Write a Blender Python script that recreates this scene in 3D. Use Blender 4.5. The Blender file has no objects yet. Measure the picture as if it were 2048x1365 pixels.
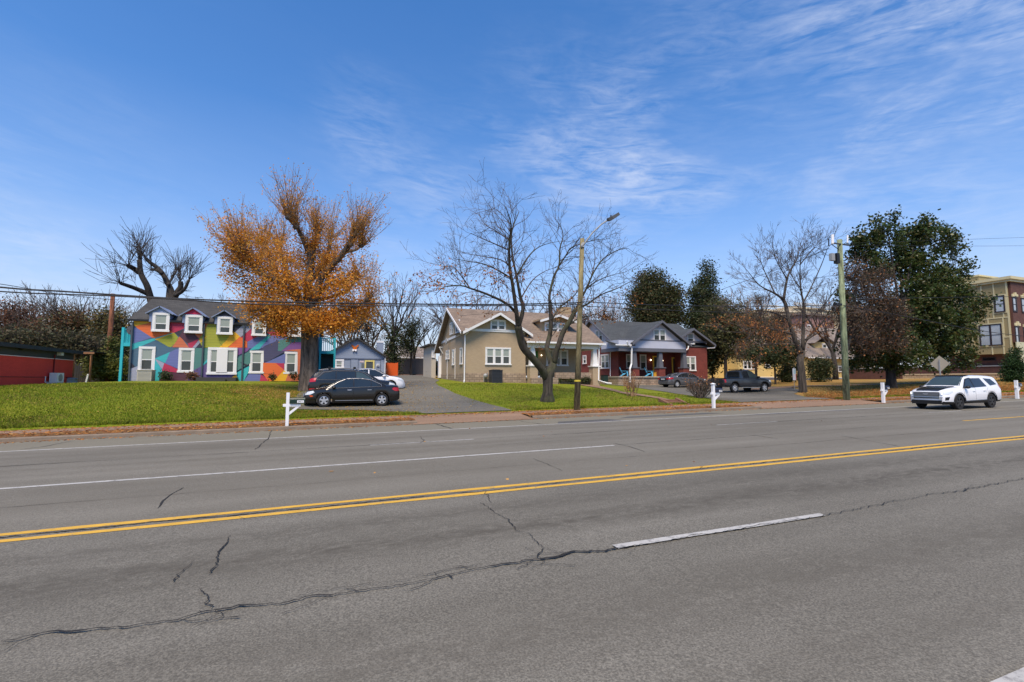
import bpy, math, random
import numpy as np
from mathutils import Vector, Matrix
random.seed(7)
SC = bpy.context.scene
COL = SC.collection
R = math.radians
# ------------------------------------------------------------------ camera
FOC, CX, CY = 950.0, 1024.0, 682.5
AL, TH = R(20.6), math.atan(77.5/950)
CAMZ, GR = 1.8, 0.0122            # eye height, uphill grade of the road
cam_d = bpy.data.cameras.new('camera'); cam = bpy.data.objects.new('camera', cam_d); COL.objects.link(cam)
cam.location = (0, 0, CAMZ); cam.rotation_euler = (R(90)+TH, 0, -AL)
cam_d.sensor_width = 36; cam_d.lens = FOC/2048*36; cam_d.clip_end = 4000; cam_d.clip_start = 0.05
SC.camera = cam
SC.render.resolution_x, SC.render.resolution_y = 1024, 682
# ------------------------------------------------------------------ sky, sun, exposure
SUN_EL, SUN_AZ = 58, -150        # azimuth measured from +Y clockwise; sun behind the camera, a little left
SKY_STR, SUN_STR, EXPO = 0.12, 3.7, 0.5
SC.view_settings.view_transform = 'Standard'; SC.view_settings.look = 'None'
SC.view_settings.exposure = EXPO; SC.view_settings.gamma = 1
w = bpy.data.worlds.new('World'); SC.world = w; w.use_nodes = True
nt = w.node_tree; nt.nodes.clear()
def N(t, typ, **kw):
    n = t.nodes.new(typ)
    for k, v in kw.items(): setattr(n, k, v)
    return n
def Mth(t, op, a, b=None, c=None, clamp=False):
    n = N(t, 'ShaderNodeMath', operation=op, use_clamp=clamp)
    for i, v in enumerate((a, b, c)):
        if v is None: continue
        if hasattr(v, 'links'): t.links.new(v, n.inputs[i])
        else: n.inputs[i].default_value = v
    return n.outputs[0]
def Mix(t, f, a, b, mode='MIX'):
    n = N(t, 'ShaderNodeMix', data_type='RGBA', blend_type=mode)
    for i, v in ((0, f), (6, a), (7, b)):
        if hasattr(v, 'links'): t.links.new(v, n.inputs[i])
        else: n.inputs[i].default_value = v if i == 0 else (v[0], v[1], v[2], 1)
    return n.outputs[2]
def Noise(t, vec, scale, detail=4, rough=0.55, dist=0, mul=None):
    if mul:
        m = N(t, 'ShaderNodeMapping'); t.links.new(vec, m.inputs[0]); m.inputs['Scale'].default_value = mul; vec = m.outputs[0]
    n = N(t, 'ShaderNodeTexNoise'); n.inputs['Scale'].default_value = scale; n.inputs['Detail'].default_value = detail
    n.inputs['Roughness'].default_value = rough; n.inputs['Distortion'].default_value = dist
    t.links.new(vec, n.inputs['Vector']); return n.outputs[0]
def Ramp(t, f, stops, interp='LINEAR'):
    n = N(t, 'ShaderNodeValToRGB'); n.color_ramp.interpolation = interp; e = n.color_ramp.elements
    while len(e) < len(stops): e.new(0.5)
    for i, (p, c) in enumerate(stops):
        e[i].position = p; e[i].color = (c, c, c, 1) if not hasattr(c, '__len__') else (c[0], c[1], c[2], 1)
    t.links.new(f, n.inputs[0]); return n.outputs[0]
sky = N(nt, 'ShaderNodeTexSky', sky_type='NISHITA', sun_disc=False)
sky.sun_elevation = R(SUN_EL); sky.sun_rotation = R(SUN_AZ); sky.air_density = 1.0; sky.dust_density = 0.6; sky.ozone_density = 2.2
tc = N(nt, 'ShaderNodeTexCoord'); sep = N(nt, 'ShaderNodeSeparateXYZ'); nt.links.new(tc.outputs['Generated'], sep.inputs[0])
dx, dy, dz = sep.outputs
zz = Mth(nt, 'ADD', Mth(nt, 'MAXIMUM', dz, 0.0), 0.16)
# cirrus layer: direction projected on a high flat layer
cu, cv = Mth(nt, 'ARCTAN2', dx, dy), Mth(nt, 'ARCSINE', dz)
cmb = N(nt, 'ShaderNodeCombineXYZ'); nt.links.new(cu, cmb.inputs[0]); nt.links.new(cv, cmb.inputs[1])
rot = N(nt, 'ShaderNodeMapping'); nt.links.new(cmb.outputs[0], rot.inputs[0]); rot.inputs['Rotation'].default_value = (0, 0, R(6))
uv = rot.outputs[0]
fib = Noise(nt, uv, 7.0, 10, 0.62, 0.9, (1.0, 4.2, 1)); fib2 = Noise(nt, uv, 26.0, 6, 0.6, 0.5, (1.0, 5.0, 1)); fib = Mth(nt, 'ADD', Mth(nt, 'MULTIPLY', fib, .72), Mth(nt, 'MULTIPLY', fib2, .28))
big = Noise(nt, uv, 3.0, 5, 0.6, 0.4, (1.0, 2.2, 1))
def blob(px, py, tight, amp):
    a, b = px-CX, CY-py; sa, ca, st, ct = math.sin(AL), math.cos(AL), math.sin(TH), math.cos(TH)
    v = Vector((FOC*sa*ct+a*ca-b*sa*st, FOC*ca*ct-a*sa-b*ca*st, FOC*st+b*ct)).normalized()
    c = N(nt, 'ShaderNodeVectorMath', operation='DOT_PRODUCT'); nt.links.new(tc.outputs['Generated'], c.inputs[0]); c.inputs[1].default_value = v
    return Mth(nt, 'MULTIPLY', Mth(nt, 'POWER', Mth(nt, 'MAXIMUM', c.outputs['Value'], 0.0), tight), amp)
acc = None
for bb in [(1230, 355, 160, .62), (1380, 365, 220, .3), (1060, 290, 120, .30), (870, 440, 120, .45), (1290, 180, 110, .20), (1560, 200, 90, .26), (1800, 110, 60, .34), (1980, 30, 70, .30), (1730, 260, 110, .22), (60, 455, 90, .36), (730, 262, 300, .26), (1880, 400, 60, .18)]:
    o = blob(*bb); acc = o if acc is None else Mth(nt, 'ADD', acc, o)
patch = Ramp(nt, big, [(0.40, .18), (0.58, 1)])
acc = Mth(nt, 'MULTIPLY', acc, patch)
den = Mth(nt, 'MULTIPLY', Ramp(nt, fib, [(0.38, 0), (0.64, 1)]), Mth(nt, 'ADD', acc, Mth(nt, 'MULTIPLY', Ramp(nt, big, [(0.55, 0), (0.8, 1)]), 0.03)))
den = Mth(nt, 'MULTIPLY', den, 0.85, clamp=True)
# milky veil near the horizon
veil = Ramp(nt, dz, [(0.0, .95), (0.06, .88), (0.12, .70), (0.18, .47), (0.30, .21), (0.48, .06), (0.8, 0)])
vn = Noise(nt, uv, 4.0, 6, 0.6, 0.4, (0.8, 4.0, 1))
veil = Mth(nt, 'MULTIPLY', veil, Mth(nt, 'ADD', Mth(nt, 'MULTIPLY', vn, 0.35), 0.80), clamp=True)
skyc = Mix(nt, 1.0, sky.outputs[0], (0.32, 0.81, 1.25), 'MULTIPLY')
skyc = Mix(nt, veil, skyc, (4.5, 4.6, 5.0))
skyc = Mix(nt, den, skyc, (4.6, 5.0, 6.0))
bg = N(nt, 'ShaderNodeBackground'); nt.links.new(skyc, bg.inputs[0]); bg.inputs[1].default_value = SKY_STR
wo = N(nt, 'ShaderNodeOutputWorld'); nt.links.new(bg.outputs[0], wo.inputs[0])
sl = bpy.data.lights.new('sun', 'SUN'); sl.energy = SUN_STR; sl.angle = R(22); sl.color = (1, 0.83, 0.64)
so = bpy.data.objects.new('sun', sl); COL.objects.link(so)
_a = R(SUN_AZ); sd = Vector((math.sin(_a)*math.cos(R(SUN_EL)), math.cos(_a)*math.cos(R(SUN_EL)), math.sin(R(SUN_EL))))
so.rotation_euler = sd.to_track_quat('Z', 'Y').to_euler(); so.location = (0, -20, 40)

# ------------------------------------------------------------------ photogrammetry helpers (where things stand)
_s = (math.sin(AL), math.cos(AL), math.sin(TH), math.cos(TH))
def ray(px, py):
    sa, ca, st, ct = _s; a, b = px-CX, CY-py
    return (FOC*sa*ct+a*ca-b*sa*st, FOC*ca*ct-a*sa-b*ca*st, FOC*st+b*ct)
def at(px, py, Y=None, X=None):
    d = ray(px, py); t = Y/d[1] if X is None else X/d[0]
    return Vector((d[0]*t, d[1]*t, CAMZ+d[2]*t))
def gp(px, py, dz=0.0):
    d = ray(px, py); t = (CAMZ-dz)/(GR*d[0]-d[2]); return Vector((d[0]*t, d[1]*t, CAMZ+d[2]*t))
# ------------------------------------------------------------------ terrain
XS = [-80, -25, -14, -5, -1.5, 3, 8, 12, 19, 25, 32, 40, 55, 75, 140]
YS = [22.3, 24, 26, 29, 33, 38, 43, 50, 62, 100]
HT = [[.2,.55,.85,1.15,1.35,1.42,1.45,1.5,1.6,1.6],[.2,.55,.85,1.15,1.35,1.42,1.45,1.5,1.6,1.6],[.2,.6,1.02,1.42,1.72,1.87,1.9,1.95,2.0,2.0],
 [.2,.5,.85,1.2,1.5,1.68,1.78,1.9,2.0,2.0],[.18,.3,.5,.71,1.05,1.4,1.7,1.8,1.95,2.0],[.16,.27,.41,.8,1.1,1.4,1.6,1.8,2.05,2.3],
 [.16,.27,.45,.88,1.4,1.5,1.7,1.95,2.3,2.5],[.16,.4,.7,1.0,1.25,1.45,1.6,1.8,2.2,2.5],[.16,.35,.6,.8,1.0,1.25,1.3,1.4,1.8,2.2],
 [.14,.2,.34,.48,.6,.85,1.0,1.2,1.6,2.0],[.14,.16,.2,.27,.42,.6,.8,1.0,1.3,1.6],[.16,.3,.45,.65,.75,.85,.9,1.0,1.1,1.4],
 [.16,.35,.6,.75,.8,.85,.9,.95,1.05,1.4],[.16,.4,.7,1.2,1.3,1.2,1.0,1.0,1.0,1.4],[.2,.5,.9,1.3,1.4,1.4,1.2,1.2,1.2,1.4]]
GX0, GX1, GY0, GY1, GS = -60.0, 130.0, 22.3, 100.3, 0.5
gx = np.arange(GX0, GX1+.01, GS); gy = np.arange(GY0, GY1, GS)
_T = np.array(HT); _tmp = np.array([np.interp(gy, YS, row) for row in _T])
_H = np.array([np.interp(gx, XS, _tmp[:, j]) for j in range(len(gy))])      # [y, x]
def _blur(a, k):
    for ax in (0, 1):
        p = np.pad(a, [(k, k) if i == ax else (0, 0) for i in (0, 1)], mode='edge'); s = 0
        for i in range(2*k+1): s = s + np.take(p, range(i, i+a.shape[ax]), axis=ax)
        a = s/(2*k+1)
    return a
_edge = _H[0].copy(); _B = _blur(_blur(_H, 3), 2)
for j in range(6): _B[j] = _B[j]*(j/6.0) + _H[j]*(1-j/6.0)
_H = _B
def hrel(X, Y):
    u = min(max((X-GX0)/GS, 0), len(gx)-1.001); v = min(max((Y-GY0)/GS, 0), len(gy)-1.001)
    i, j = int(u), int(v); a, b = u-i, v-j
    return (_H[j, i]*(1-a)+_H[j, i+1]*a)*(1-b)+(_H[j+1, i]*(1-a)+_H[j+1, i+1]*a)*b
def hz(X, Y):
    if Y < 19.3: return GR*X
    if Y < 22.3: return GR*X+0.13
    return GR*X+hrel(X, Y)
def ga(px, py):                       # the point of the ground seen at a pixel
    d = Vector(ray(px, py)).normalized(); t = 5.0
    while t < 140:
        p = Vector((0, 0, CAMZ))+d*t
        if p.z <= hz(p.x, p.y): return Vector((p.x, p.y, hz(p.x, p.y)))
        t += 0.05
    return Vector((p.x, p.y, hz(p.x, p.y)))

# ------------------------------------------------------------------ materials
MATS = {}
def newmat(name):
    m = bpy.data.materials.new(name); m.use_nodes = True; t = m.node_tree
    b = t.nodes['Principled BSDF']; MATS[name] = m; return m, t, b
def setb(t, b, key, v):
    i = b.inputs[key]
    if hasattr(v, 'links'): t.links.new(v, i)
    elif hasattr(v, '__len__'): i.default_value = (v[0], v[1], v[2], 1)
    else: i.default_value = v
def pos(t): return N(t, 'ShaderNodeNewGeometry').outputs['Position']
def objc(t): return N(t, 'ShaderNodeTexCoord').outputs['Object']
def bump(t, b, h, s, d=0.02):
    n = N(t, 'ShaderNodeBump'); n.inputs['Strength'].default_value = s; n.inputs['Distance'].default_value = d
    t.links.new(h, n.inputs['Height']); t.links.new(n.outputs[0], b.inputs['Normal'])
def sc(c, k): return (c[0]*k, c[1]*k, c[2]*k)
def paint(name, c, rough=0.6, var=0.12, scale=1.5, metal=0.0, spec=0.4, coat=0.0, bmp=0.0):
    m, t, b = newmat(name); p = objc(t)
    f = Noise(t, p, scale, 6, 0.6); col = Mix(t, f, sc(c, 1-var), sc(c, 1+var))
    f2 = Noise(t, p, scale*11, 3, 0.6); col = Mix(t, Mth(t, 'MULTIPLY', f2, 0.35), col, sc(c, 1-var*1.6))
    setb(t, b, 'Base Color', col); setb(t, b, 'Roughness', rough); setb(t, b, 'Metallic', metal); setb(t, b, 'Specular IOR Level', spec)
    if coat: setb(t, b, 'Coat Weight', coat); setb(t, b, 'Coat Roughness', 0.05)
    if bmp: bump(t, b, f2, bmp)
    return m
def siding(name, c, pitch=0.2, dark=0.55, var=0.1, attr=None):
    m, t, b = newmat(name); p = pos(t); s = N(t, 'ShaderNodeSeparateXYZ'); t.links.new(p, s.inputs[0])
    fr = Mth(t, 'FRACT', Mth(t, 'DIVIDE', s.outputs[2], pitch))
    line = Mth(t, 'LESS_THAN', fr, 0.10)
    n1 = Noise(t, p, 0.8, 5); n2 = Noise(t, p, 9, 4, 0.6)
    if attr:
        a = N(t, 'ShaderNodeAttribute', attribute_name=attr); base = a.outputs['Color']
        col = Mix(t, Mth(t, 'MULTIPLY', n1, 0.12), base, (0.2, 0.2, 0.2)); zt = Mth(t, 'GREATER_THAN', s.outputs[2], 4.22); line = Mth(t, 'MULTIPLY', line, zt)
        col = Mix(t, Mth(t, 'MULTIPLY', n2, 0.15), col, (0.08, 0.08, 0.08))
    else:
        col = Mix(t, n1, sc(c, 1-var), sc(c, 1+var)); col = Mix(t, Mth(t, 'MULTIPLY', n2, 0.2), col, sc(c, 0.7))
    col = Mix(t, Mth(t, 'MULTIPLY', line, 1-dark), col, (0.015, 0.015, 0.02))
    setb(t, b, 'Base Color', col); setb(t, b, 'Roughness', 0.62); bump(t, b, fr, 0.5, 0.02)
    return m
def brick(name, c1, c2, mortar, sx=0.21, sz=0.07, axis='XY', var=0.15):
    m, t, b = newmat(name); p = pos(t); s = N(t, 'ShaderNodeSeparateXYZ'); t.links.new(p, s.inputs[0])
    k = N(t, 'ShaderNodeCombineXYZ'); t.links.new(Mth(t, 'ADD', s.outputs[0], s.outputs[1]), k.inputs[0]); t.links.new(s.outputs[2], k.inputs[1])
    bt = N(t, 'ShaderNodeTexBrick'); t.links.new(k.outputs[0], bt.inputs['Vector']); bt.inputs['Scale'].default_value = 1
    bt.inputs['Brick Width'].default_value = sx; bt.inputs['Row Height'].default_value = sz; bt.inputs['Mortar Size'].default_value = sz*0.09
    bt.inputs['Color1'].default_value = (*c1, 1); bt.inputs['Color2'].default_value = (*c2, 1); bt.inputs['Mortar'].default_value = (*mortar, 1)
    n = Noise(t, p, 1.1, 6, 0.6); col = Mix(t, 1.0, bt.outputs[0], Ramp(t, n, [(0.3, 1-var), (0.7, 1+var)]), 'MULTIPLY')
    n2 = Noise(t, p, 14, 3); col = Mix(t, Mth(t, 'MULTIPLY', n2, 0.3), col, sc(c1, 0.6))
    setb(t, b, 'Base Color', col); setb(t, b, 'Roughness', 0.85); bump(t, b, bt.outputs['Fac'], -0.4, 0.01)
    return m
def shingle(name, c, var=0.25):
    m, t, b = newmat(name); p = pos(t); s = N(t, 'ShaderNodeSeparateXYZ'); t.links.new(p, s.inputs[0])
    k = N(t, 'ShaderNodeCombineXYZ'); t.links.new(Mth(t, 'ADD', s.outputs[0], Mth(t, 'MULTIPLY', s.outputs[1], .37)), k.inputs[0]); t.links.new(s.outputs[2], k.inputs[1])
    bt = N(t, 'ShaderNodeTexBrick'); t.links.new(k.outputs[0], bt.inputs['Vector']); bt.inputs['Scale'].default_value = 1
    bt.inputs['Brick Width'].default_value = 0.33; bt.inputs['Row Height'].default_value = 0.085; bt.inputs['Mortar Size'].default_value = 0.008
    bt.inputs['Color1'].default_value = (*sc(c, 1-var), 1); bt.inputs['Color2'].default_value = (*sc(c, 1+var), 1); bt.inputs['Mortar'].default_value = (*sc(c, .45), 1)
    n = Noise(t, p, 0.5, 6, 0.6); col = Mix(t, 1.0, bt.outputs[0], Ramp(t, n, [(0.3, 0.8), (0.7, 1.18)]), 'MULTIPLY')
    n2 = Noise(t, p, 30, 2); col = Mix(t, Mth(t, 'MULTIPLY', n2, 0.4), col, sc(c, 0.55))
    setb(t, b, 'Base Color', col); setb(t, b, 'Roughness', 0.9); bump(t, b, n2, 0.3, 0.02); return m
def leafmat(name, cols, rough=0.6, trans=0.3):
    m, t, b = newmat(name); g = N(t, 'ShaderNodeNewGeometry')
    st = [((i+0.5)/len(cols), c) for i, c in enumerate(cols)]
    col = Ramp(t, g.outputs['Random Per Island'], st)
    n = Noise(t, g.outputs['Position'], 0.9, 3); col = Mix(t, 1.0, col, Ramp(t, n, [(0.3, 0.72), (0.7, 1.25)]), 'MULTIPLY')
    setb(t, b, 'Base Color', col); setb(t, b, 'Roughness', rough); setb(t, b, 'Specular IOR Level', 0.25)
    tr = N(t, 'ShaderNodeBsdfTranslucent'); t.links.new(col, tr.inputs[0]); mx_ = N(t, 'ShaderNodeMixShader'); mx_.inputs[0].default_value = trans; t.links.new(b.outputs[0], mx_.inputs[1]); t.links.new(tr.outputs[0], mx_.inputs[2]); t.links.new(mx_.outputs[0], t.nodes['Material Output'].inputs[0])
    return m
def barkmat(name, c, moss=None):
    m, t, b = newmat(name); p = objc(t)
    n = Noise(t, p, 1.6, 8, 0.75, 0.8, (3, 3, 0.5)); col = Mix(t, Ramp(t, n, [(0.4, 0), (0.6, 1)]), sc(c, 0.35), sc(c, 1.5))
    if moss:
        n3 = Noise(t, p, 1.3, 4); col = Mix(t, Ramp(t, n3, [(0.45, 0), (0.65, 0.7)]), col, moss)
    setb(t, b, 'Base Color', col); setb(t, b, 'Roughness', 0.95); bump(t, b, n, 0.9, 0.05); return m

WHITE = paint('white_trim', (0.74, 0.74, 0.73), 0.5, 0.07); WHITE2 = paint('white_vinyl', (0.80, 0.80, 0.80), 0.45, 0.05)
def glassmat(name, c, rough=0.08, spec=0.6):
    m, t, b = newmat(name); p = pos(t); n = Noise(t, p, 0.7, 4, 0.6, 0.5)
    setb(t, b, 'Base Color', Mix(t, n, sc(c, 0.5), sc(c, 1.4))); setb(t, b, 'Roughness', rough); setb(t, b, 'Specular IOR Level', spec); return m
BLIND = paint('blind_behind_glass', (0.30, 0.34, 0.30), 0.25, 0.1, spec=0.6); GLASS = glassmat('window_glass', (0.05, 0.058, 0.054))
DGLASS = glassmat('dark_glass', (0.012, 0.014, 0.016)); TINT = glassmat('tinted_glass', (0.018, 0.022, 0.026), 0.04, 0.7)
CGLASS = glassmat('clear_windscreen', (0.045, 0.065, 0.065), 0.04, 0.7)
SKYGLASS = glassmat('painted_sky_glass', (0.38, 0.43, 0.47), 0.06, 0.9)  # sky reflection painted in as a pale blue-grey base colour
BLACKM = paint('black_plastic', (0.012, 0.012, 0.013), 0.5, 0.2); RUBBER = paint('tyre_rubber', (0.016, 0.016, 0.017), 0.85, 0.25)
ALLOY = paint('alloy_rim', (0.62, 0.63, 0.65), 0.28, 0.05, metal=0.6, spec=0.6); CHROME = paint('chrome_trim', (0.36, 0.37, 0.39), 0.42, 0.05, metal=0.7)
LAMPR = paint('red_lens', (0.42, 0.012, 0.015), 0.15, 0.2, spec=0.7); LAMPW = paint('clear_lens', (0.62, 0.66, 0.68), 0.12, 0.12, spec=0.8)
LAMPO = paint('amber_lens', (0.6, 0.1, 0.02), 0.2, 0.1); PLATE = paint('number_plate', (0.5, 0.5, 0.5), 0.4, 0.2)
GREYU = paint('grey_metal', (0.30, 0.31, 0.31), 0.5, 0.12); DARKU = paint('dark_unit', (0.03, 0.034, 0.045), 0.55, 0.2)
def emis(name, c, s):
    m, t, b = newmat(name); setb(t, b, 'Base Color', c); setb(t, b, 'Emission Color', c); b.inputs['Emission Strength'].default_value = s; return m
BULB = emis('lit_bulb', (1.0, 0.82, 0.55), 4.0)

# ------------------------------------------------------------------ mesh building
def tag(o, label=None, cat=None, group=None, kind=None):
    if label: o['label'] = label
    if cat: o['category'] = cat
    if group: o['group'] = group
    if kind: o['kind'] = kind
    return o
BASE = {}
def thing(name, label, cat, loc=(0, 0, 0), group=None):
    o = bpy.data.objects.new(name, None); COL.objects.link(o); o.location = loc; o.empty_display_size = 0.3
    BASE[o.name] = Vector(loc); return tag(o, label, cat, group)
class MB:
    def __init__(s): s.v = []; s.f = []; s.m = []; s.c = []
    def add(s, vs, fs, m=0, c=None):
        b = len(s.v); s.v.extend([tuple(x) for x in vs])
        for f in fs: s.f.append([b+i for i in f]); s.m.append(m); s.c.append(c)
        return s
    def box(s, x0, x1, y0, y1, z0, z1, m=0, c=None):
        return s.add([(x0, y0, z0), (x1, y0, z0), (x1, y1, z0), (x0, y1, z0), (x0, y0, z1), (x1, y0, z1), (x1, y1, z1), (x0, y1, z1)],
              [(0, 3, 2, 1), (4, 5, 6, 7), (0, 1, 5, 4), (1, 2, 6, 5), (2, 3, 7, 6), (3, 0, 4, 7)], m, c)
    def poly(s, vs, m=0, c=None): return s.add(vs, [tuple(range(len(vs)))], m, c)
    def prism(s, vs, ext, m=0, c=None):
        e = Vector(ext); n = len(vs); vs = [Vector(v) for v in vs]
        return s.add(vs+[v+e for v in vs], [tuple(range(n))[::-1], tuple(range(n, 2*n))]+[(i, (i+1) % n, n+(i+1) % n, n+i) for i in range(n)], m, c)
    def tube(s, pts, rad, n=6, m=0, cap=True):
        pts = [Vector(p) for p in pts]; K = len(pts)
        if not hasattr(rad, '__len__'): rad = [rad]*K
        b = len(s.v); prev = None
        for i, p in enumerate(pts):
            d = (pts[min(i+1, K-1)]-pts[max(i-1, 0)])
            if d.length < 1e-9: d = Vector((0, 0, 1))
            d.normalize()
            if prev is None: a = d.cross(Vector((0.31, 0.17, 0.93)) if abs(d.z) < 0.9 else Vector((1, 0.2, 0)))
            else: a = prev-d*prev.dot(d)
            a.normalize(); prev = a; q = d.cross(a)
            for k in range(n):
                t = 2*math.pi*k/n; o = p+(a*math.cos(t)+q*math.sin(t))*rad[i]; s.v.append((o.x, o.y, o.z))
        for i in range(K-1):
            for k in range(n):
                k2 = (k+1) % n; s.f.append([b+i*n+k, b+i*n+k2, b+(i+1)*n+k2, b+(i+1)*n+k]); s.m.append(m); s.c.append(None)
        if cap and n > 3:
            s.f.append([b+k for k in range(n)][::-1]); s.f.append([b+(K-1)*n+k for k in range(n)]); s.m += [m, m]; s.c += [None, None]
        return s
    def cyl(s, x, y, z0, z1, r0, r1=None, n=12, m=0): return s.tube([(x, y, z0), (x, y, z1)], [r0, r1 if r1 is not None else r0], n, m)
    def ball(s, c, r, m=0, n=8, k=5, sq=1):
        vs = [(c[0], c[1], c[2]-r*sq)]; fs = []
        for i in range(1, k):
            a = -math.pi/2+math.pi*i/k
            for j in range(n): t = 2*math.pi*j/n; vs.append((c[0]+r*math.cos(a)*math.cos(t), c[1]+r*math.cos(a)*math.sin(t), c[2]+r*sq*math.sin(a)))
        vs.append((c[0], c[1], c[2]+r*sq)); L = len(vs)-1
        for j in range(n):
            fs.append((0, 1+(j+1) % n, 1+j)); fs.append((L, 1+(k-2)*n+j, 1+(k-2)*n+(j+1) % n))
            for i in range(k-2): fs.append((1+i*n+j, 1+i*n+(j+1) % n, 1+(i+1)*n+(j+1) % n, 1+(i+1)*n+j))
        return s.add(vs, fs, m)
    def build(s, name, mats, parent=None, local=False, smooth=None, tform=None):
        me = bpy.data.meshes.new(name); off = Vector((0, 0, 0))
        if parent is not None and not local: off = BASE[parent.name]
        vs = s.v
        if tform is not None: vs = [tuple(tform @ Vector(v)) for v in vs]
        if off.length > 0: vs = [(v[0]-off.x, v[1]-off.y, v[2]-off.z) for v in vs]
        me.from_pydata(vs, [], s.f)
        if not isinstance(mats, (list, tuple)): mats = [mats]
        for m in mats: me.materials.append(m)
        me.polygons.foreach_set('material_index', s.m)
        if any(c is not None for c in s.c):
            a = me.color_attributes.new('paint', 'FLOAT_COLOR', 'CORNER'); d = []
            for f, c in zip(s.f, s.c): d += list((c or (0.5, 0.5, 0.5))+(1.0,))*len(f)
            a.data.foreach_set('color', d)
        if smooth:
            me.polygons.foreach_set('use_smooth', [True]*len(s.f))
            if smooth < 180: me.set_sharp_from_angle(angle=R(smooth))
        me.update()
        o = bpy.data.objects.new(name, me); COL.objects.link(o)
        if parent is not None: o.parent = parent; BASE[o.name] = off
        return o
def struct(name, mb, mats, **k): return tag(mb.build(name, mats, **k), kind='structure')
# ================================================================== GROUND
def srgb(r, g, b):
    f = lambda c: (c/255/12.92) if c <= 10 else ((c/255+0.055)/1.055)**2.4
    return (f(r), f(g), f(b))
def asphalt(name, c, spk=0.5, bands=True, warm=(1.0, 0.97, 0.93)):
    m, t, b = newmat(name); p = pos(t); s = N(t, 'ShaderNodeSeparateXYZ'); t.links.new(p, s.inputs[0])
    fine = Noise(t, p, 60, 2, 0.7); mid = Noise(t, p, 22, 3, 0.7); big = Noise(t, p, 0.35, 6, 0.6, 0, (0.3, 1.6, 1))
    col = Mix(t, Ramp(t, fine, [(0.36, 0), (0.66, 1)]), sc(c, 1-spk), sc(c, 1+spk))
    col = Mix(t, Mth(t, 'MULTIPLY', Ramp(t, mid, [(0.5, 0), (0.62, 1)]), 0.34), col, sc(c, 0.5))
    vor = N(t, 'ShaderNodeTexVoronoi'); vor.inputs['Scale'].default_value = 45; t.links.new(p, vor.inputs['Vector'])
    col = Mix(t, Mth(t, 'MULTIPLY', Mth(t, 'LESS_THAN', vor.outputs['Distance'], 0.22), 0.35), col, (c[0]*2.1, c[1]*2.05, c[2]*2.0))
    col = Mix(t, 1.0, col, Ramp(t, big, [(0.3, (0.74, 0.73, 0.71)), (0.7, (1.22, 1.22, 1.22))]), 'MULTIPLY')
    spot = Noise(t, p, 2.2, 5, 0.7, 0.5); col = Mix(t, Mth(t, 'MULTIPLY', Ramp(t, spot, [(0.60, 0), (0.72, 1)]), .4), col, (c[0]*.62, c[1]*.6, c[2]*.58))
    if bands:
        wob = Noise(t, p, 0.25, 4, 0.6, 0, (0.25, 1, 1)); yy = Mth(t, 'ADD', s.outputs[1], Mth(t, 'MULTIPLY', wob, 0.9))
        def band(c0, wd, col, amt, dc):
            d = Mth(t, 'ABSOLUTE', Mth(t, 'SUBTRACT', yy, c0+0.45)); f = Mth(t, 'SUBTRACT', 1.0, Mth(t, 'DIVIDE', d, wd), clamp=True)
            g = Noise(t, p, 7, 5, 0.75, 0.4, (0.5, 1, 1)); f = Mth(t, 'MULTIPLY', f, Ramp(t, g, [(0.38, 0.25), (0.60, 1)])); amt = min(1, amt*1.3)
            return Mix(t, Mth(t, 'MULTIPLY', f, amt), col, dc)
        for c0, wd, amt, k in [(5.6, .6, .75, .50), (6.45, .5, .55, .50), (3.3, .7, .5, .6), (2.3, .5, .35, .6), (15.1, .45, .6, .58), (12.9, .45, .6, .56), (15.95, .35, .5, .6), (12.1, .4, .5, .6), (9.2, .6, .45, .66), (10.3, .35, .35, .7)]:
            col = band(c0, wd, col, amt, (c[0]*k*1.04, c[1]*k, c[2]*k*.95))
        # shoulder a little paler, browner
        sh = Mth(t, 'MULTIPLY', Mth(t, 'GREATER_THAN', s.outputs[1], 16.85), 0.5); col = Mix(t, sh, col, (c[0]*1.25, c[1]*1.22, c[2]*1.0))
        mr = Mth(t, 'MULTIPLY', Ramp(t, Mth(t, 'MULTIPLY', s.outputs[1], 0.05), [(0.355, 0), (0.385, 1)]), 0.22); col = Mix(t, mr, col, (c[0]*1.35, c[1]*1.3, c[2]*1.22))
    setb(t, b, 'Base Color', col); setb(t, b, 'Roughness', 0.88); setb(t, b, 'Specular IOR Level', 0.25)
    hb = Mth(t, 'ADD', fine, mid); bump(t, b, hb, 0.55, 0.012); return m
ROAD = asphalt('road_asphalt', (0.155, 0.145, 0.120), 0.36); DRIVE = asphalt('driveway_asphalt', (0.142, 0.132, 0.108), 0.5, False)
def groundmat(name, g1, g2, g3, leaf=None, leafamt=0.0, sc1=0.35):
    m, t, b = newmat(name); p = pos(t)
    n1 = Noise(t, p, sc1, 6, 0.65); n2 = Noise(t, p, 5.5, 5, 0.7); n3 = Noise(t, p, 26, 4, 0.7, 0, (1, .5, 1))
    col = Mix(t, Ramp(t, n1, [(0.35, 0), (0.65, 1)]), g1, g2); col = Mix(t, Ramp(t, n2, [(0.42, 0), (0.7, .8)]), col, g3)
    col = Mix(t, 1.0, col, Ramp(t, n3, [(0.3, 0.5), (0.7, 1.5)]), 'MULTIPLY')
    if leaf: col = Mix(t, Mth(t, 'MULTIPLY', Ramp(t, Noise(t, p, 3.0, 6, 0.75), [(0.45, 0), (0.6, 1)]), leafamt), col, leaf)
    setb(t, b, 'Base Color', col); setb(t, b, 'Roughness', 0.95); setb(t, b, 'Specular IOR Level', 0.1); bump(t, b, n3, 0.9, 0.05); return m
LAWN = groundmat('lawn_turf', (0.115, 0.172, 0.007), (0.180, 0.202, 0.012), (0.25, 0.225, 0.035))
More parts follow.
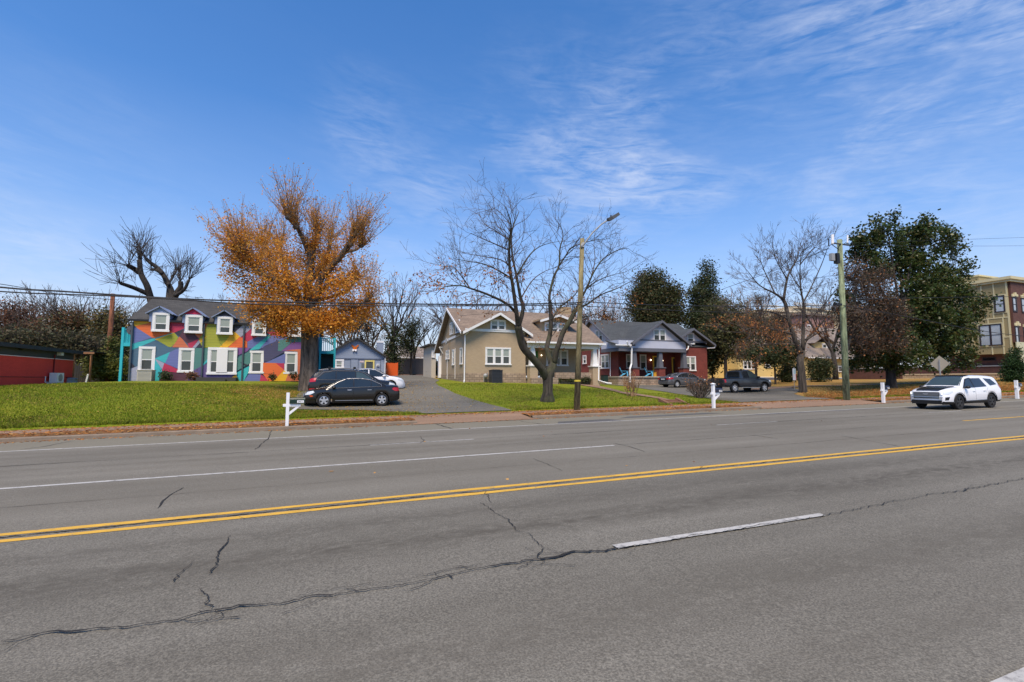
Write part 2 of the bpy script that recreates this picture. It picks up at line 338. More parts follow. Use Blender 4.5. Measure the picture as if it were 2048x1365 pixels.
DRYL = groundmat('leafy_turf', (0.17, 0.16, 0.035), (0.27, 0.20, 0.06), (0.33, 0.20, 0.07), (0.40, 0.17, 0.055), 0.85)
VERGE = groundmat('leafy_verge_soil', (0.12, 0.07, 0.035), (0.19, 0.095, 0.045), (0.27, 0.13, 0.05), (0.10, 0.10, 0.03), 0.35, 1.2)
FAR = groundmat('far_soil', (0.06, 0.065, 0.02), (0.09, 0.08, 0.03), (0.10, 0.08, 0.04))
CONC = asphalt('worn_pavement', (0.255, 0.165, 0.108), 0.28, False); KERB = paint('kerb_stone', (0.22, 0.17, 0.125), 0.9, 0.5, 2.5, bmp=0.5)
def rpl(x): return GR*x
def strip(name, prof, mat, x0=-60, x1=130, dx=2.0):
    mb = MB(); n = int((x1-x0)/dx)+1
    vs = []
    for i in range(n):
        x = x0+i*(x1-x0)/(n-1)
        for (y, z) in prof: vs.append((x, y, rpl(x)+z))
    K = len(prof); fs = [(i*K+k, (i+1)*K+k, (i+1)*K+k+1, i*K+k+1) for i in range(n-1) for k in range(K-1)]
    mb.add(vs, fs); return struct(name, mb, mat)
# one far sheet to the horizon
mb = MB(); S = [-2500, -60, 130, 2500]; TY = [-2500, -10, 22, 100, 2500]
zf = lambda x, y: GR*min(max(x, -60), 130)+(-0.5 if y < 99 else 1.3)
vs = [(x, y, zf(x, y)) for y in TY for x in S]; mb.add(vs, [(j*4+i, j*4+i+1, (j+1)*4+i+1, (j+1)*4+i) for j in range(4) for i in range(3)])
struct('ground', mb, FAR)
strip('road', [(-1.2, -.03), (7.45, 0.0), (19.32, 0.0)], ROAD)
strip('near_verge', [(-12, .25), (-1.6, .12), (-1.5, .1), (-1.25, .1), (-1.2, -.06)], VERGE)
# kerb split by two flared driveway mouths
A0, A1, B0, B1 = 3.2, 8.2, 21.5, 31.5
def kerb(x0, x1):
    strip('kerb', [(19.25, -.05), (19.27, .10), (19.30, .125), (19.45, .125), (19.48, .05)], KERB, x0, x1, 1.0)
kerb(-60, A0); kerb(A1, B0); kerb(B1, 130)
def verge(x0, x1): strip('grass_verge', [(19.46, .06), (19.7, .12), (20.2, .15), (20.75, .13)], VERGE, x0, x1, 1.0)
verge(-60, A0); verge(A1, B0); verge(B1, 130)
strip('pavement', [(20.72, .11), (20.78, .125), (22.3, .13), (22.36, .05)], CONC)
def apron(x0, x1):
    mb = MB(); e = 1.3
    mb.poly([(x0-.2, 19.0, rpl(x0)+.012), (x1+.2, 19.0, rpl(x1)+.012), (x1, 20.75, rpl(x1)+.135), (x0, 20.75, rpl(x0)+.135)]); struct('driveway_apron', mb, CONC)
apron(A0, A1); apron(B0, B1)
# terrain sheet
nx, ny = len(gx), len(gy); V = []
for j in range(ny):
    for i in range(nx): V.append((gx[i], gy[j], GR*gx[i]+_H[j, i]))
for i in range(nx): V.append((gx[i], 22.28, GR*gx[i]+0.0))
b0 = nx*ny
F = [(j*nx+i, j*nx+i+1, (j+1)*nx+i+1, (j+1)*nx+i) for j in range(ny-1) for i in range(nx-1)]+[(b0+i, b0+i+1, i+1, i) for i in range(nx-1)]
mb = MB(); mb.add(V, F)
# leafy dry turf on the right-hand yards, green turf elsewhere
for k, f in enumerate(mb.f):
    x, y, _ = mb.v[f[0]]
    dry = x > 31+1.2*math.sin(y*1.3)+0.8*math.sin(y*3.1) or y > 47
    if -6 < x < 0 and 26 < y < 37 and (x+3)**2/7+(y-32)**2/18 < 1+0.3*math.sin(x*5+y*3): dry = True
    mb.m[k] = 1 if dry else 0
o = struct('lawn', mb, [LAWN, DRYL], smooth=180)
# driveways draped on the terrain
def drape(name, poly, mat, off=0.03, step=0.5, extra=None):
    xs = [p[0] for p in poly]; ys = [p[1] for p in poly]; mb = MB()
    import bmesh
    bm = bmesh.new(); f = bm.faces.new([bm.verts.new((p[0], p[1], 0)) for p in poly])
    x = math.ceil(min(xs)/step)*step
    while x < max(xs):
        g = bm.verts[:]+bm.edges[:]+bm.faces[:]; bmesh.ops.bisect_plane(bm, geom=g, plane_co=(x, 0, 0), plane_no=(1, 0, 0)); x += step
    y = math.ceil((min(ys)-.3)/step)*step+.3
    while y < max(ys):
        g = bm.verts[:]+bm.edges[:]+bm.faces[:]; bmesh.ops.bisect_plane(bm, geom=g, plane_co=(0, y, 0), plane_no=(0, 1, 0)); y += step
    for v in bm.verts: v.co.z = (hz(v.co.x, max(v.co.y, 22.31)) if v.co.y > 22.25 else GR*v.co.x+.135)+off
    bm.verts.index_update(); mb.add([v.co[:] for v in bm.verts], [[v.index for v in f.verts] for f in bm.faces]); bm.free()
    return struct(name, mb, mat, smooth=180)
drape('driveway', [(-1.9, 24.9), (1.5, 24.2), (3.4, 22.9), (4.2, 22.3), (8.4, 22.3), (8.3, 23.4), (7.7, 26), (7.1, 29), (6.9, 33), (7.7, 38), (8.9, 42), (9.6, 48), (11.2, 62), (6.0, 62), (5.9, 57.4), (-0.5, 57.4), (-1.0, 43.5), (-1.2, 36), (-1.9, 31)], DRIVE)
dB = [ga(*p) for p in [(1182, 768), (1250, 773), (1305, 781), (1350, 788), (1385, 793), (1412, 797)]]
drape('driveway', [(p.x, p.y) for p in dB]+[(22.8, 23.6), (23.2, 22.3), (31.4, 22.3), (31.5, 24.5), (33.5, 27), (36.5, 28.6), (38.5, 31.5), (37.5, 37), (36.5, 43), (31, 43.4), (27.5, 43)], DRIVE)
# brick walk and steps in front of the porch houses
wk = [ga(*p) for p in [(1165, 768), (1245, 785), (1320, 796), (1345, 802), (1352, 805), (1318, 799), (1243, 788), (1160, 771)]]
drape('path', [(p.x, p.y) for p in wk], CONC, 0.045)
drape('path', [(32.5, 31.6), (45, 30.2), (64, 29.6), (64, 30.7), (45, 31.3), (36, 32.6)], CONC, 0.045)
# paint lines on the asphalt
WL = paint('road_paint_white', (0.44, 0.43, 0.40), 0.85, 0.3, 4); YL = paint('road_paint_yellow', (0.62, 0.36, 0.045), 0.8, 0.28, 4)
def wear(m, amt):
    t = m.node_tree; b = t.nodes['Principled BSDF']; l = b.inputs['Base Color'].links[0].from_socket
    n = Noise(t, pos(t), 9, 6, 0.75); f = Ramp(t, n, [(0.58-amt, 0), (0.68-amt*.6, 1)]); c = Mix(t, Mth(t, 'MULTIPLY', f, .8), l, (0.13, 0.125, 0.12)); setb(t, b, 'Base Color', c)
wear(WL, 0.06); wear(YL, 0.0)
def line(x0, x1, y, wd, mat, z=.004, name='lane_marking'):
    mb = MB(); n = max(2, int((x1-x0)/1.0)); vs = []
    for i in range(n+1):
        x = x0+(x1-x0)*i/n; a = random.uniform(-.012, .012); b = random.uniform(-.012, .012); vs += [(x, y-wd/2+a, rpl(x)+z), (x, y+wd/2+b, rpl(x)+z)]
    mb.add(vs, [(2*i, 2*i+2, 2*i+3, 2*i+1) for i in range(n)]); struct(name, mb, mat)
line(-60, 130, 16.72, .13, WL); line(-60, gp(1222, 890).x, 10.88, .13, WL)
line(-60, 130, 7.30, .13, YL); line(-60, 130, 7.60, .13, YL); line(22.1, 130, 10.85, .12, YL)
xd = 1.0
for x in (-35.1, -23.1, -11.1, 1.0, 13.1, 24.9, 37, 49, 61, 73, 85, 97): line(x, x+2.95, 13.72, .12, WL)
for x in (-33.1, -21.1, -9.1, 2.85, 14.9, 27, 39, 51): line(x, x+3.1, 4.47, .11, WL)
line(-60, 130, 1.70, .09, WL)
# cracks
CRK = paint('crack_dark', (0.020, 0.019, 0.018), 1.0, 0.3)  # even near-black colour for the crack ribbons laid over the asphalt
mbc = MB(); rc = random.Random(3)
def crack(pts, wd, world=False, jag=.35, br=0.0):
    P = [Vector(p) if world else gp(*p) for p in pts]; out = []
    N_ = []; ar = 0.0; lw = .7
    for a, b in zip(P, P[1:]):
        L = (b-a).length; n = max(1, int(L/0.04)) if L < 6 and P[0].y < 9 else max(1, int(L/.15)); nrm = Vector((-(b-a).y, (b-a).x, 0)).normalized()
        for i in range(n): t = i/n; ar = ar*.86+rc.gauss(0, .011*jag/.35); out.append(a.lerp(b, t)+nrm*(ar+rc.gauss(0, .006))); N_.append(nrm)
    out.append(P[-1]); N_.append(nrm); vs = []
    for i, p in enumerate(out):
        n = N_[i]; lw = max(.45, min(1.6, lw+rc.gauss(0, .18))); w_ = wd*lw*rc.uniform(.6, 1.2)*.34
        if i in (0, len(out)-1): w_ *= .2
        for s in (1, -1): q = p+n*w_*s; vs.append((q.x, q.y, rpl(q.x)+.0075))
        if br and rc.random() < br:
            e = p+Vector((rc.uniform(-.5, .5), rc.choice((-1, 1))*rc.uniform(.03, .28), 0)); crack([p, p.lerp(e, .5)+Vector((0, rc.uniform(-.04, .04), 0)), e], wd*.45, True)
    mbc.add(vs, [(2*i, 2*i+1, 2*i+3, 2*i+2) for i in range(len(out)-1)])
main = [(0,1285),(100,1267),(200,1256),(300,1246),(398,1226),(461,1219),(564,1207),(632,1192),(720,1182),(813,1167),(876,1153),(959,1137),(1023,1128),(1101,1117),(1154,1107),(1237,1097)]
crack(main, .036, br=.14); crack([(x, y-7+rc.uniform(-4, 3)) for x, y in main[6:12]], .012, br=.08)
crack([(1237,1097),(1400,1073),(1650,1030),(1760,1010),(1900,984),(2048,957)], .02, br=.06)
mx = gp(2048, 957); crack([mx, (mx.x+20, 4.5, 0), (mx.x+60, 4.45, 0)], .03, True); crack([(-40, 4.5, 0), (-12, 4.45, 0), gp(0, 1285)], .03, True)
for pl, wd in [([(405,1177),(410,1196),(420,1218)], .022), ([(962,1006),(990,1024),(1013,1043),(1027,1062),(1052,1068),(1089,1097),(1150,1109)], .022), ([(971,982),(977,993),(984,1006)], .018),
  ([(466,1070),(442,1102),(429,1131),(415,1150)], .016), ([(388,1121),(370,1140),(346,1165)], .013), ([(370,975),(345,992),(315,1018)], .03), ([(1066,917),(1095,932),(1124,943)], .03), ([(1226,887),(1255,893),(1290,905)], .03),
  ([(1089,1097),(1087,1108),(1075,1116)], .02), ([(1040,1090),(1060,1100),(1087,1108)], .013), ([(1280,1055),(1310,1068),(1330,1076)], .012), ([(1490,868),(1560,879)], .03), ([(1680,872),(1800,894)], .03), ([(1930,1010),(2048,1030)], .008),
  ([(150,882),(80,895),(40,900)], .06), ([(545,860),(535,878),(510,900)], .05), ([(870,848),(905,858)], .06), ([(1040,843),(1090,850)], .05), ([(840,873),(845,882),(838,888)], .05), ([(430,1220),(445,1235),(428,1243)], .01), ([(480,1033),(490,1040)], .012)]: crack(pl, wd)
for y0, wd, a, b in [(13.74, .035, -40, 60), (9.2, .016, -8, 22), (10.9, .02, 7, 60), (12.3, .012, 0, 30), (7.45, .03, -30, 60), (16.2, .015, 12, 50)]:
    crack([(x, y0+rc.uniform(-.04, .04), 0) for x in np.arange(a, b, 2.5)], wd, True, br=.01)
struct('road_crack', mbc, CRK)
TAR = asphalt('asphalt_patch', (0.10, 0.098, 0.095), 0.4, False)
mb = MB()
for px, py, dx_, dy_ in [(1175, 843, 1.6, .5), (1340, 831, 3.0, .35), (1640, 823, 5, .2)]:
    q = gp(px, py); mb.poly([(q.x-dx_, q.y-dy_, rpl(q.x-dx_)+.003), (q.x+dx_, q.y-dy_*.7, rpl(q.x+dx_)+.003), (q.x+dx_*.8, q.y+dy_, rpl(q.x+dx_*.8)+.003), (q.x-dx_*.7, q.y+dy_*.8, rpl(q.x-dx_*.7)+.003)])
struct('asphalt_repair', mb, TAR)

# ------------------------------------------------------------------ quads in bulk (grass, fallen leaves, foliage)
def cards(name, P, U, W, mat, parent=None, kind=None, tri=False):
    P = np.asarray(P, dtype=np.float32); U = np.asarray(U, dtype=np.float32); W = np.asarray(W, dtype=np.float32)
    if parent is not None: P = P-np.array(BASE[parent.name], dtype=np.float32)
    n = len(P); k = 3 if tri else 4
    V = np.empty((n, k, 3), dtype=np.float32)
    if tri: V[:, 0] = P-W; V[:, 1] = P+W; V[:, 2] = P+U
    else: V[:, 0] = P-U*.5; V[:, 1] = P+W; V[:, 2] = P+U*.5; V[:, 3] = P-W
    me = bpy.data.meshes.new(name); me.vertices.add(n*k); me.vertices.foreach_set('co', V.reshape(-1))
    me.loops.add(n*k); me.loops.foreach_set('vertex_index', np.arange(n*k, dtype=np.int32))
    me.polygons.add(n); me.polygons.foreach_set('loop_start', np.arange(0, n*k, k, dtype=np.int32))
    me.update(calc_edges=True); me.materials.append(mat)
    o = bpy.data.objects.new(name, me); COL.objects.link(o)
    if parent is not None: o.parent = parent; BASE[o.name] = BASE[parent.name]
    if kind: o['kind'] = kind
    return o
rng = np.random.default_rng(5)
def unit(n): v = rng.normal(size=(n, 3)); return v/np.linalg.norm(v, axis=1)[:, None]
def hznp(x, y): return np.array([hz(a, b) for a, b in zip(x, y)])
FLEAF = leafmat('fallen_leaf', [(0.40, 0.15, 0.035), (0.52, 0.22, 0.055), (0.26, 0.10, 0.03), (0.60, 0.34, 0.10), (0.46, 0.16, 0.05), (0.18, 0.07, 0.03)], 0.8)
YLEAF = leafmat('fallen_yellow_leaf', [(0.50, 0.30, 0.05), (0.42, 0.22, 0.04), (0.58, 0.40, 0.10), (0.35, 0.2, 0.04)], 0.8)
def scatter(name, x, y, size, mat, lift=.006, flat=.3, label=None):
    n = len(x); z = hznp(x, y)+lift+rng.random(n)*.02
    u = unit(n); u[:, 2] *= flat; v = unit(n); v[:, 2] *= flat; s = size*(.6+.8*rng.random(n))[:, None]
    o = cards(name, np.stack([x, y, z], 1), u*s, v*s*.42, mat); tag(o, label, 'leaves', None, 'stuff'); return o
n = 14000; x = rng.uniform(-20, 70, n); y = 19.55+rng.random(n)**.8*1.25; k = (x > A0) & (x < A1) | (x > B0) & (x < B1); k = ~k
scatter('fallen_leaves', x[k], y[k], .11, FLEAF, label='brown fallen leaves drifted along the kerb verge')
n = 7500; x = rng.uniform(-20, 70, n); y = 22.3-np.abs(rng.normal(0, .5, n)); y = np.where(rng.random(n) < .25, rng.uniform(20.8, 22.3, n), y)
scatter('fallen_leaves', x, y, .10, FLEAF, label='brown fallen leaves scattered over the worn pavement')
n = 2600; x = rng.uniform(-20, 60, n); y = 19.2-np.abs(rng.normal(0, .16, n)); scatter('fallen_leaves', x, y, .09, FLEAF, label='thin line of brown leaves lying in the gutter')
n = 24000; x = rng.uniform(31, 70, n); y = 22.4+np.abs(rng.normal(0, 2.6, n)); k = (y > 22.4) & ~((x < 38.5) & (y > 24.5) & (x-31.5 < (y-24.5)*1.2)) ; scatter('fallen_leaves', x[k], y[k], .13, FLEAF, label='thick orange-brown leaf litter over the right-hand yard')
n = 5500; x = rng.uniform(-2.2, 8, n); y = rng.uniform(22.4, 40, n); k = rng.random(n) < np.exp(-((x-2)**2)/18); scatter('fallen_leaves', x[k], y[k], .085, YLEAF, .05, label='pale yellow leaves sprinkled on the driveway by the sedan')
n = 7000; x = rng.normal(-2.2, 2.6, n); y = rng.normal(29.5, 3.6, n); k = (y > 22.4) & (y < 40) & ((x < -2) | (y < 24.4)); scatter('fallen_leaves', x[k], y[k], .09, YLEAF, label='golden leaves on the grass under the big orange tree')
n = 3600; x = rng.uniform(-22, 24, n); y = rng.uniform(22.4, 37, n); k = ((x < -2.2) | (x > 8.6)) & ~((x > 19) & (y > 27)); scatter('fallen_leaves', x[k], y[k], .07, YLEAF, .045, label='small tan leaves sprinkled thinly over both green lawns')
n = 2500; x = rng.uniform(-1.5, 3.8, n); y = 22.4+rng.random(n)**1.5*2; scatter('fallen_leaves', x, y, .09, FLEAF, label='orange leaves on the grass strip before the black sedan')
for i, (px, py) in enumerate([(1075, 1153)][:0]): pass
x = rng.uniform(-4, 20, 26); y = rng.uniform(6.5, 18.8, 26); scatter('fallen_leaves', x, y, .08, FLEAF, .002, label='single brown leaves lying about the roadway')
GR1 = leafmat('grass_blade', [(0.12, 0.195, 0.007), (0.165, 0.22, 0.010), (0.25, 0.265, 0.02), (0.085, 0.15, 0.007), (0.30, 0.27, 0.05), (0.135, 0.16, 0.008)], 0.85)
GR2 = leafmat('dry_grass_blade', [(0.20, 0.17, 0.04), (0.28, 0.21, 0.06), (0.14, 0.13, 0.03), (0.32, 0.22, 0.07)], 0.85)
def blades(label, x, y, mat, h=.06, wd=.016):
    n = len(x); z = hznp(x, y)-.005; u = np.stack([rng.normal(0, .35, n), rng.normal(0, .35, n), np.ones(n)], 1)*(h*(.5+rng.random(n)))[:, None]
    a = rng.uniform(0, math.pi, n); w_ = np.stack([np.cos(a), np.sin(a), np.zeros(n)], 1)*wd
    return tag(cards('grass', np.stack([x, y, z], 1), u, w_, mat, tri=True), label, 'grass', None, 'stuff')
n = 90000; x = rng.uniform(-22, -1.5, n); y = 22.32+rng.random(n)**1.6*13; blades('short green grass of the wide left-hand lawn', x, y, GR1)
def patchy(x, y): return (np.sin(x*.9+1.3*np.sin(y*.7))+np.sin(y*1.6+x*.35)+.8*np.sin(x*2.3-y*1.1)) > .9
n = 60000; x = rng.uniform(-22, 24, n); y = 22.4+rng.random(n)**1.5*12; k = patchy(x, y) & ((x < -2) | (x > 8.6)) & ~((x > 19) & (y > 27)) & ~((x > 16) & (y > 31)); blades('straw coloured worn patches in the green lawns', x[k], y[k], GR2, .055, .018)
n = 9000; x = rng.uniform(-3, 3.9, n); y = 22.32+rng.random(n)*2.2; k = y < 24.9-np.clip((x+2)*.33, 0, 3); blades('short grass strip in front of the parked black cars', x[k], y[k], GR1, .07, .018)
n = 42000; x = rng.uniform(7.0, 31.0, n); y = 22.32+rng.random(n)**1.4*13
k = (x > 8.4) | (y > 25); k &= ~((x > 22) & (y > 22) & (x > 22.6)); k &= ~((x > 16) & (y > 31)); k &= ~((x > 19) & (y > 27.6))
blades('short green grass between the two driveways', x[k], y[k], GR1)
n = 14000; x = rng.uniform(-22, 60, n); y = 22.30+rng.random(n)*.16; k = ~((x > 3.8) & (x < 8.6) | (x > 22.6) & (x < 31.6)); blades('ragged taller grass along the lawn edge', x[k], y[k], GR1, .11, .02)
n = 16000; x = rng.uniform(32, 66, n); y = rng.uniform(22.4, 32, n); k = ~((x < 38.5) & (x-31.5 < (y-24.5)*1.2)); blades('dry tufted grass of the right-hand yards', x[k], y[k], GR2, .08, .02)
# ================================================================== BUILDINGS
class Pl:      # a wall plane: u along the wall, z up, d outward
    def __init__(s, Y=None, X=None, sgn=-1): s.Y, s.X, s.g = Y, X, sgn
    def P(s, u, z, d=0): return (u, s.Y+s.g*d, z) if s.X is None else (s.X+s.g*d, u, z)
    def uv(s, px, py):
        p = at(px, py, Y=s.Y) if s.X is None else at(px, py, X=s.X); return (p.x if s.X is None else p.y, p.z)
    def box(s, mb, u0, u1, z0, z1, d0, d1, m=0):
        a, b = s.P(u0, z0, d0), s.P(u1, z1, d1); mb.box(min(a[0], b[0]), max(a[0], b[0]), min(a[1], b[1]), max(a[1], b[1]), z0, z1, m)
def window(par, pl, x0, y0, x1, y1, n=1, trim=.10, frame=None, glass=None, blind=BLIND, sash=True, sill=True, px=True, name='window', upper=.5):
    if px:
        ua, _ = pl.uv(x0, (y0+y1)/2); ub, _ = pl.uv(x1, (y0+y1)/2); _, za = pl.uv((x0+x1)/2, y1); _, zb = pl.uv((x0+x1)/2, y0)
    else: ua, za, ub, zb = x0, y0, x1, y1
    if ua > ub: ua, ub = ub, ua
    frame = frame or WHITE; glass = glass or GLASS; f = MB(); g = MB(); W_ = ub-ua
    pl.box(f, ua, ub, zb-trim, zb, -.02, .07); pl.box(f, ua-(.04 if sill else 0), ub+(.04 if sill else 0), za, za+trim*.8, -.02, .10 if sill else .07)
    pl.box(f, ua, ua+trim, za+trim*.8, zb-trim, -.02, .06); pl.box(f, ub-trim, ub, za+trim*.8, zb-trim, -.02, .06)
    iw = (W_-2*trim-(n-1)*trim)/n; zl, zh = za+trim*.8, zb-trim; zm = zl+(zh-zl)*upper
    for i in range(n):
        a = ua+trim+i*(iw+trim); b = a+iw
        if i < n-1: pl.box(f, b, b+trim, zl, zh, -.02, .058)
        s = .045
        if sash:
            for q in ((a, a+s, zl, zh), (b-s, b, zl, zh), (a+s, b-s, zl, zl+s), (a+s, b-s, zh-s, zh), (a+s, b-s, zm-.03, zm+.03)): pl.box(f, q[0], q[1], q[2], q[3], -.02, .035)
        pl.box(g, a+.001, b-.001, zl, zm if sash else zh, -.03, .008, 0)
        if sash: pl.box(g, a+.001, b-.001, zm+.001, zh, -.03, .012, 1)
    fo = f.build(name, frame, par); g.build('pane', [glass, blind], fo); return fo
def part(name, par, mat, **k):
    return lambda mb: mb.build(name, mat, par, **k)
def downspout(par, pts, r=.05, name='downspout'): return MB().tube(pts, r, 5).build(name, WHITE2, par)
def slab(mb, pts, t=.12, m=0):    # a roof plane with thickness (pts is a planar quad, counter-clockwise from above)
    a = [Vector(p) for p in pts]; n = (a[1]-a[0]).cross(a[2]-a[0]).normalized()
    if n.z < 0: n = -n
    mb.prism(a, n*-t, m)
# ---------------------------------------------------------------- mural house
YM = 42.0; PM = Pl(Y=YM)
mh = thing('mural_house', 'two storey house painted with a bright angular mural and a row of dormers', 'house', (-8, YM, 1.7))
xl, xr = at(263, 700, Y=YM).x, -1.30; zt, zb = 6.17, 1.45
PAL = dict(Y=(250,190,25), O=(243,112,40), R=(196,38,82), P=(108,118,180), T=(52,190,196), S=(70,108,134), C=(168,172,44), M=(86,38,62), K=(42,42,60), L=(168,172,194), U=(132,80,152), G=(78,136,130), D=(96,80,136), B=(70,70,108), Q=(218,116,74), H=(140,150,180))
PAL = {k: tuple(x*.92 for x in srgb(*v)) for k, v in PAL.items()}
def mz(x, y): return (240+x/5.389, 560+y/5.389)
MUR = [('S',[(150,425),(1990,560),(1990,1100),(100,1100)]),
('Y',[(150,425),(350,435),(350,460),(165,500),(150,500)]),('O',[(165,500),(350,455),(350,540),(540,545),(590,573),(380,632),(345,622),(190,525)]),
('P',[(150,518),(190,525),(345,622),(150,685)]),('T',[(130,690),(380,628),(560,572),(590,573),(390,648),(130,757)]),('Y',[(375,642),(585,572),(592,578),(400,652)]),
('C',[(400,652),(590,574),(630,622),(590,690),(550,727),(520,722)]),('R',[(540,450),(710,450),(705,520),(585,570),(525,545)]),('K',[(585,570),(690,533),(640,610)]),
('Q',[(640,612),(670,635),(745,732),(560,727),(590,690)]),('M',[(690,533),(800,580),(852,640),(735,692),(640,610)]),('R',[(730,688),(850,640),(790,732),(745,732)]),
('Q',[(888,455),(950,468),(900,580),(852,635),(805,580),(875,575)]),('C',[(950,468),(1065,480),(1050,590),(1212,590),(1150,650),(1080,730),(895,732),(860,680),(852,640),(900,575)]),
('L',[(850,650),(870,678),(815,732),(782,732)]),('Y',[(850,645),(940,605),(870,682)]),('K',[(862,680),(897,732),(822,732)]),
('L',[(1320,485),(1425,490),(1420,525),(1300,618),(1240,565)]),('K',[(1218,475),(1325,484),(1240,565),(1212,555)]),('Y',[(1212,555),(1250,570),(1295,612),(1160,730),(1070,730),(1150,650)]),
('R',[(1422,520),(1430,602),(1500,612),(1378,668),(1308,622)]),('O',[(1294,612),(1372,668),(1372,732),(1165,730)]),('P',[(1500,605),(1640,612),(1500,745),(1375,740),(1375,668)]),
('U',[(1258,733),(1405,735),(1372,772),(1262,818)]),('T',[(1648,560),(1632,600),(1500,748),(1395,762)]),('R',[(1575,560),(1650,560),(1680,572),(1672,608),(1632,605)]),
('O',[(1670,520),(1800,560),(1800,610),(1680,605)]),('P',[(1640,600),(1800,620),(1790,642),(1560,722),(1500,748)]),('B',[(1560,712),(1710,652),(1860,672),(1770,765),(1500,770)]),
('G',[(1710,652),(1990,600),(1990,680),(1860,668),(1700,800)]),('U',[(1860,675),(1990,665),(1990,735),(1700,800)]),
('G',[(790,735),(962,738),(950,850),(870,935),(778,985)]),('P',[(600,752),(645,738),(632,962),(480,897),(540,780)]),('T',[(375,850),(540,780),(490,897)]),('L',[(378,852),(480,897),(460,972)]),
('T',[(355,870),(378,852),(458,972),(440,1090),(320,1090)]),('R',[(480,897),(632,968),(620,1000),(452,985)]),('L',[(100,960),(200,930),(200,1090),(90,1090)]),('K',[(110,885),(165,935),(105,955)]),
('M',[(480,1000),(755,1000),(700,1090),(420,1090)]),('D',[(778,985),(870,935),(945,900),(945,1025),(860,1090),(700,1090)]),('T',[(870,935),(950,850),(950,880),(900,925)]),
('G',[(1255,850),(1410,760),(1405,900),(1245,992)]),('K',[(1288,885),(1397,922),(1350,928)]),('T',[(1242,1010),(1397,928),(1385,1000),(1335,1092),(1285,1092)]),('P',[(1390,1015),(1522,1020),(1510,1092),(1335,1092)]),
('B',[(1550,768),(1790,768),(1600,880),(1550,885)]),('P',[(1600,880),(1785,795),(1780,902),(1555,897)]),('O',[(1545,895),(1700,898),(1768,970),(1730,1015),(1540,1010)]),('R',[(1680,900),(1772,900),(1772,972)]),
('R',[(1520,1020),(1592,1070),(1602,1092),(1508,1092)]),('O',[(1540,1015),(1735,1012),(1662,1092),(1600,1092)]),('Y',[(1768,975),(1812,1018),(1782,1092),(1655,1092)]),('Q',[(1780,760),(1990,735),(1990,1092),(1782,1092),(1812,1018),(1915,1015),(1915,775)]),
('Y',[(1140,1030),(1250,1018),(1285,1092),(1170,1092)]),('D',[(940,1020),(1250,1020),(1150,1092),(860,1092)]),('K',[(1075,670),(1110,725),(1095,695)])]
mb = MB(); mb.box(xl, xr, YM, YM+9, zb, zt)
for i, (k, pl) in enumerate(MUR):
    q = []
    for x, y in pl:
        if x >= 1985: x = 2110
        p = at(*mz(x, y), Y=YM); q.append((min(max(p.x, xl), xr), YM-.004-.0015*i, min(max(p.z, zb), zt)))
    mb.poly(q, 0, PAL[k])
for i in range(6): mb.c[i] = PAL['S']
MURM = siding('mural_paint', (0, 0, 0), 0.21, 0.62, attr='paint')
mb.build('mural_wall', MURM, mh)
mb = MB()   # horizontal ledge between storeys, pilaster joints, recessed panels
ul = at(365, 696, Y=YM)
DG = paint('dark_gutter', (.06, .08, .10))
for xx in (at(406.5, 700, Y=YM).x, at(486.8, 700, Y=YM).x, xl): mb = MB(); mb.box(xx-.05, xx+.05, YM-.17, YM-.1, zb, zt-.15); mb.build('downspout', DG, mh)
mb = MB(); mb.box(xl-.3, xr+.3, YM-.2, YM-.13, zt-.10, zt+.04); mb.build('gutter', BLACKM, mh)
RM = shingle('dark_shingle', (0.056, 0.053, 0.047))
ry, rz = YM+4.5, 8.44; mb = MB()
slab(mb, [(xl-.3, YM-.14, zt+.02), (xr+.3, YM-.14, zt+.02), (xr+.3, ry, rz), (xl-.3, ry, rz)]); slab(mb, [(xl-.3, ry, rz), (xr+.3, ry, rz), (xr+.3, YM+9.4, zt-.02), (xl-.3, YM+9.4, zt-.02)])
rf = mb.build('roof', RM, mh)
GWM = paint('mural_side', PAL['P'])
for x in (xl, xr-.1): gb = MB(); gb.prism([(x, YM+.02, zt-.1), (x, YM+8.98, zt-.1), (x, ry, rz-.15)], (.1, 0, 0)); gb.build('gable_wall', GWM, mh)
BLUEG = siding('bluegrey_siding', srgb(128, 142, 172), 0.18, .75)
for (x0, y0, x1, y1, ax, ay, gc) in [(305,626,339.3,664,325,613,(150,165,195)),(370.8,630.5,405.2,667,391,615.7,(195,40,80)),(434.8,634,465.6,669.7,451.6,620.5,(45,45,60)),(504.4,637.5,532.3,672.3,519,624,(90,110,150)),(575,641.6,602,674,589,628,(60,185,190))]:
    p0, p1, pa = at(x0, y0, Y=YM), at(x1, y0, Y=YM), at(ax, ay, Y=YM-.2); xa, xb = p0.x-.12, p1.x+.12; xc = (xa+xb)/2; ez = p0.z+.05; az = pa.z
    mb = MB(); mb.box(xa, xb, YM-.24, YM+3.0, zt-.12, ez, 0); mb.box(p0.x+.03, p1.x-.03, YM-.24, YM-.01, at(x0, y1, Y=YM-.24).z+.03, zt-.12, 0); mb.prism([(xa, YM-.24, ez), (xb, YM-.24, ez), (xc, YM-.24, az-.12)], (0, 2.9, 0), 1)
    d = mb.build('dormer', [BLUEG, paint('dormer_gable', srgb(*gc), .6)], mh)
    mb = MB(); o_ = .22
    for s in (-1, 1): slab(mb, [(xc, YM-.42, az), (xc+s*((xb-xa)/2+o_), YM-.42, ez-.13), (xc+s*((xb-xa)/2+o_), YM+3.6, ez-.13), (xc, YM+4.2, az)], .07)
    mb.build('dormer_roof', [BLUEG], d, local=False).parent = d
    window(mh, Pl(Y=YM-.24), x0, y0, x1, y1, 1, .17, upper=.42, name='window')
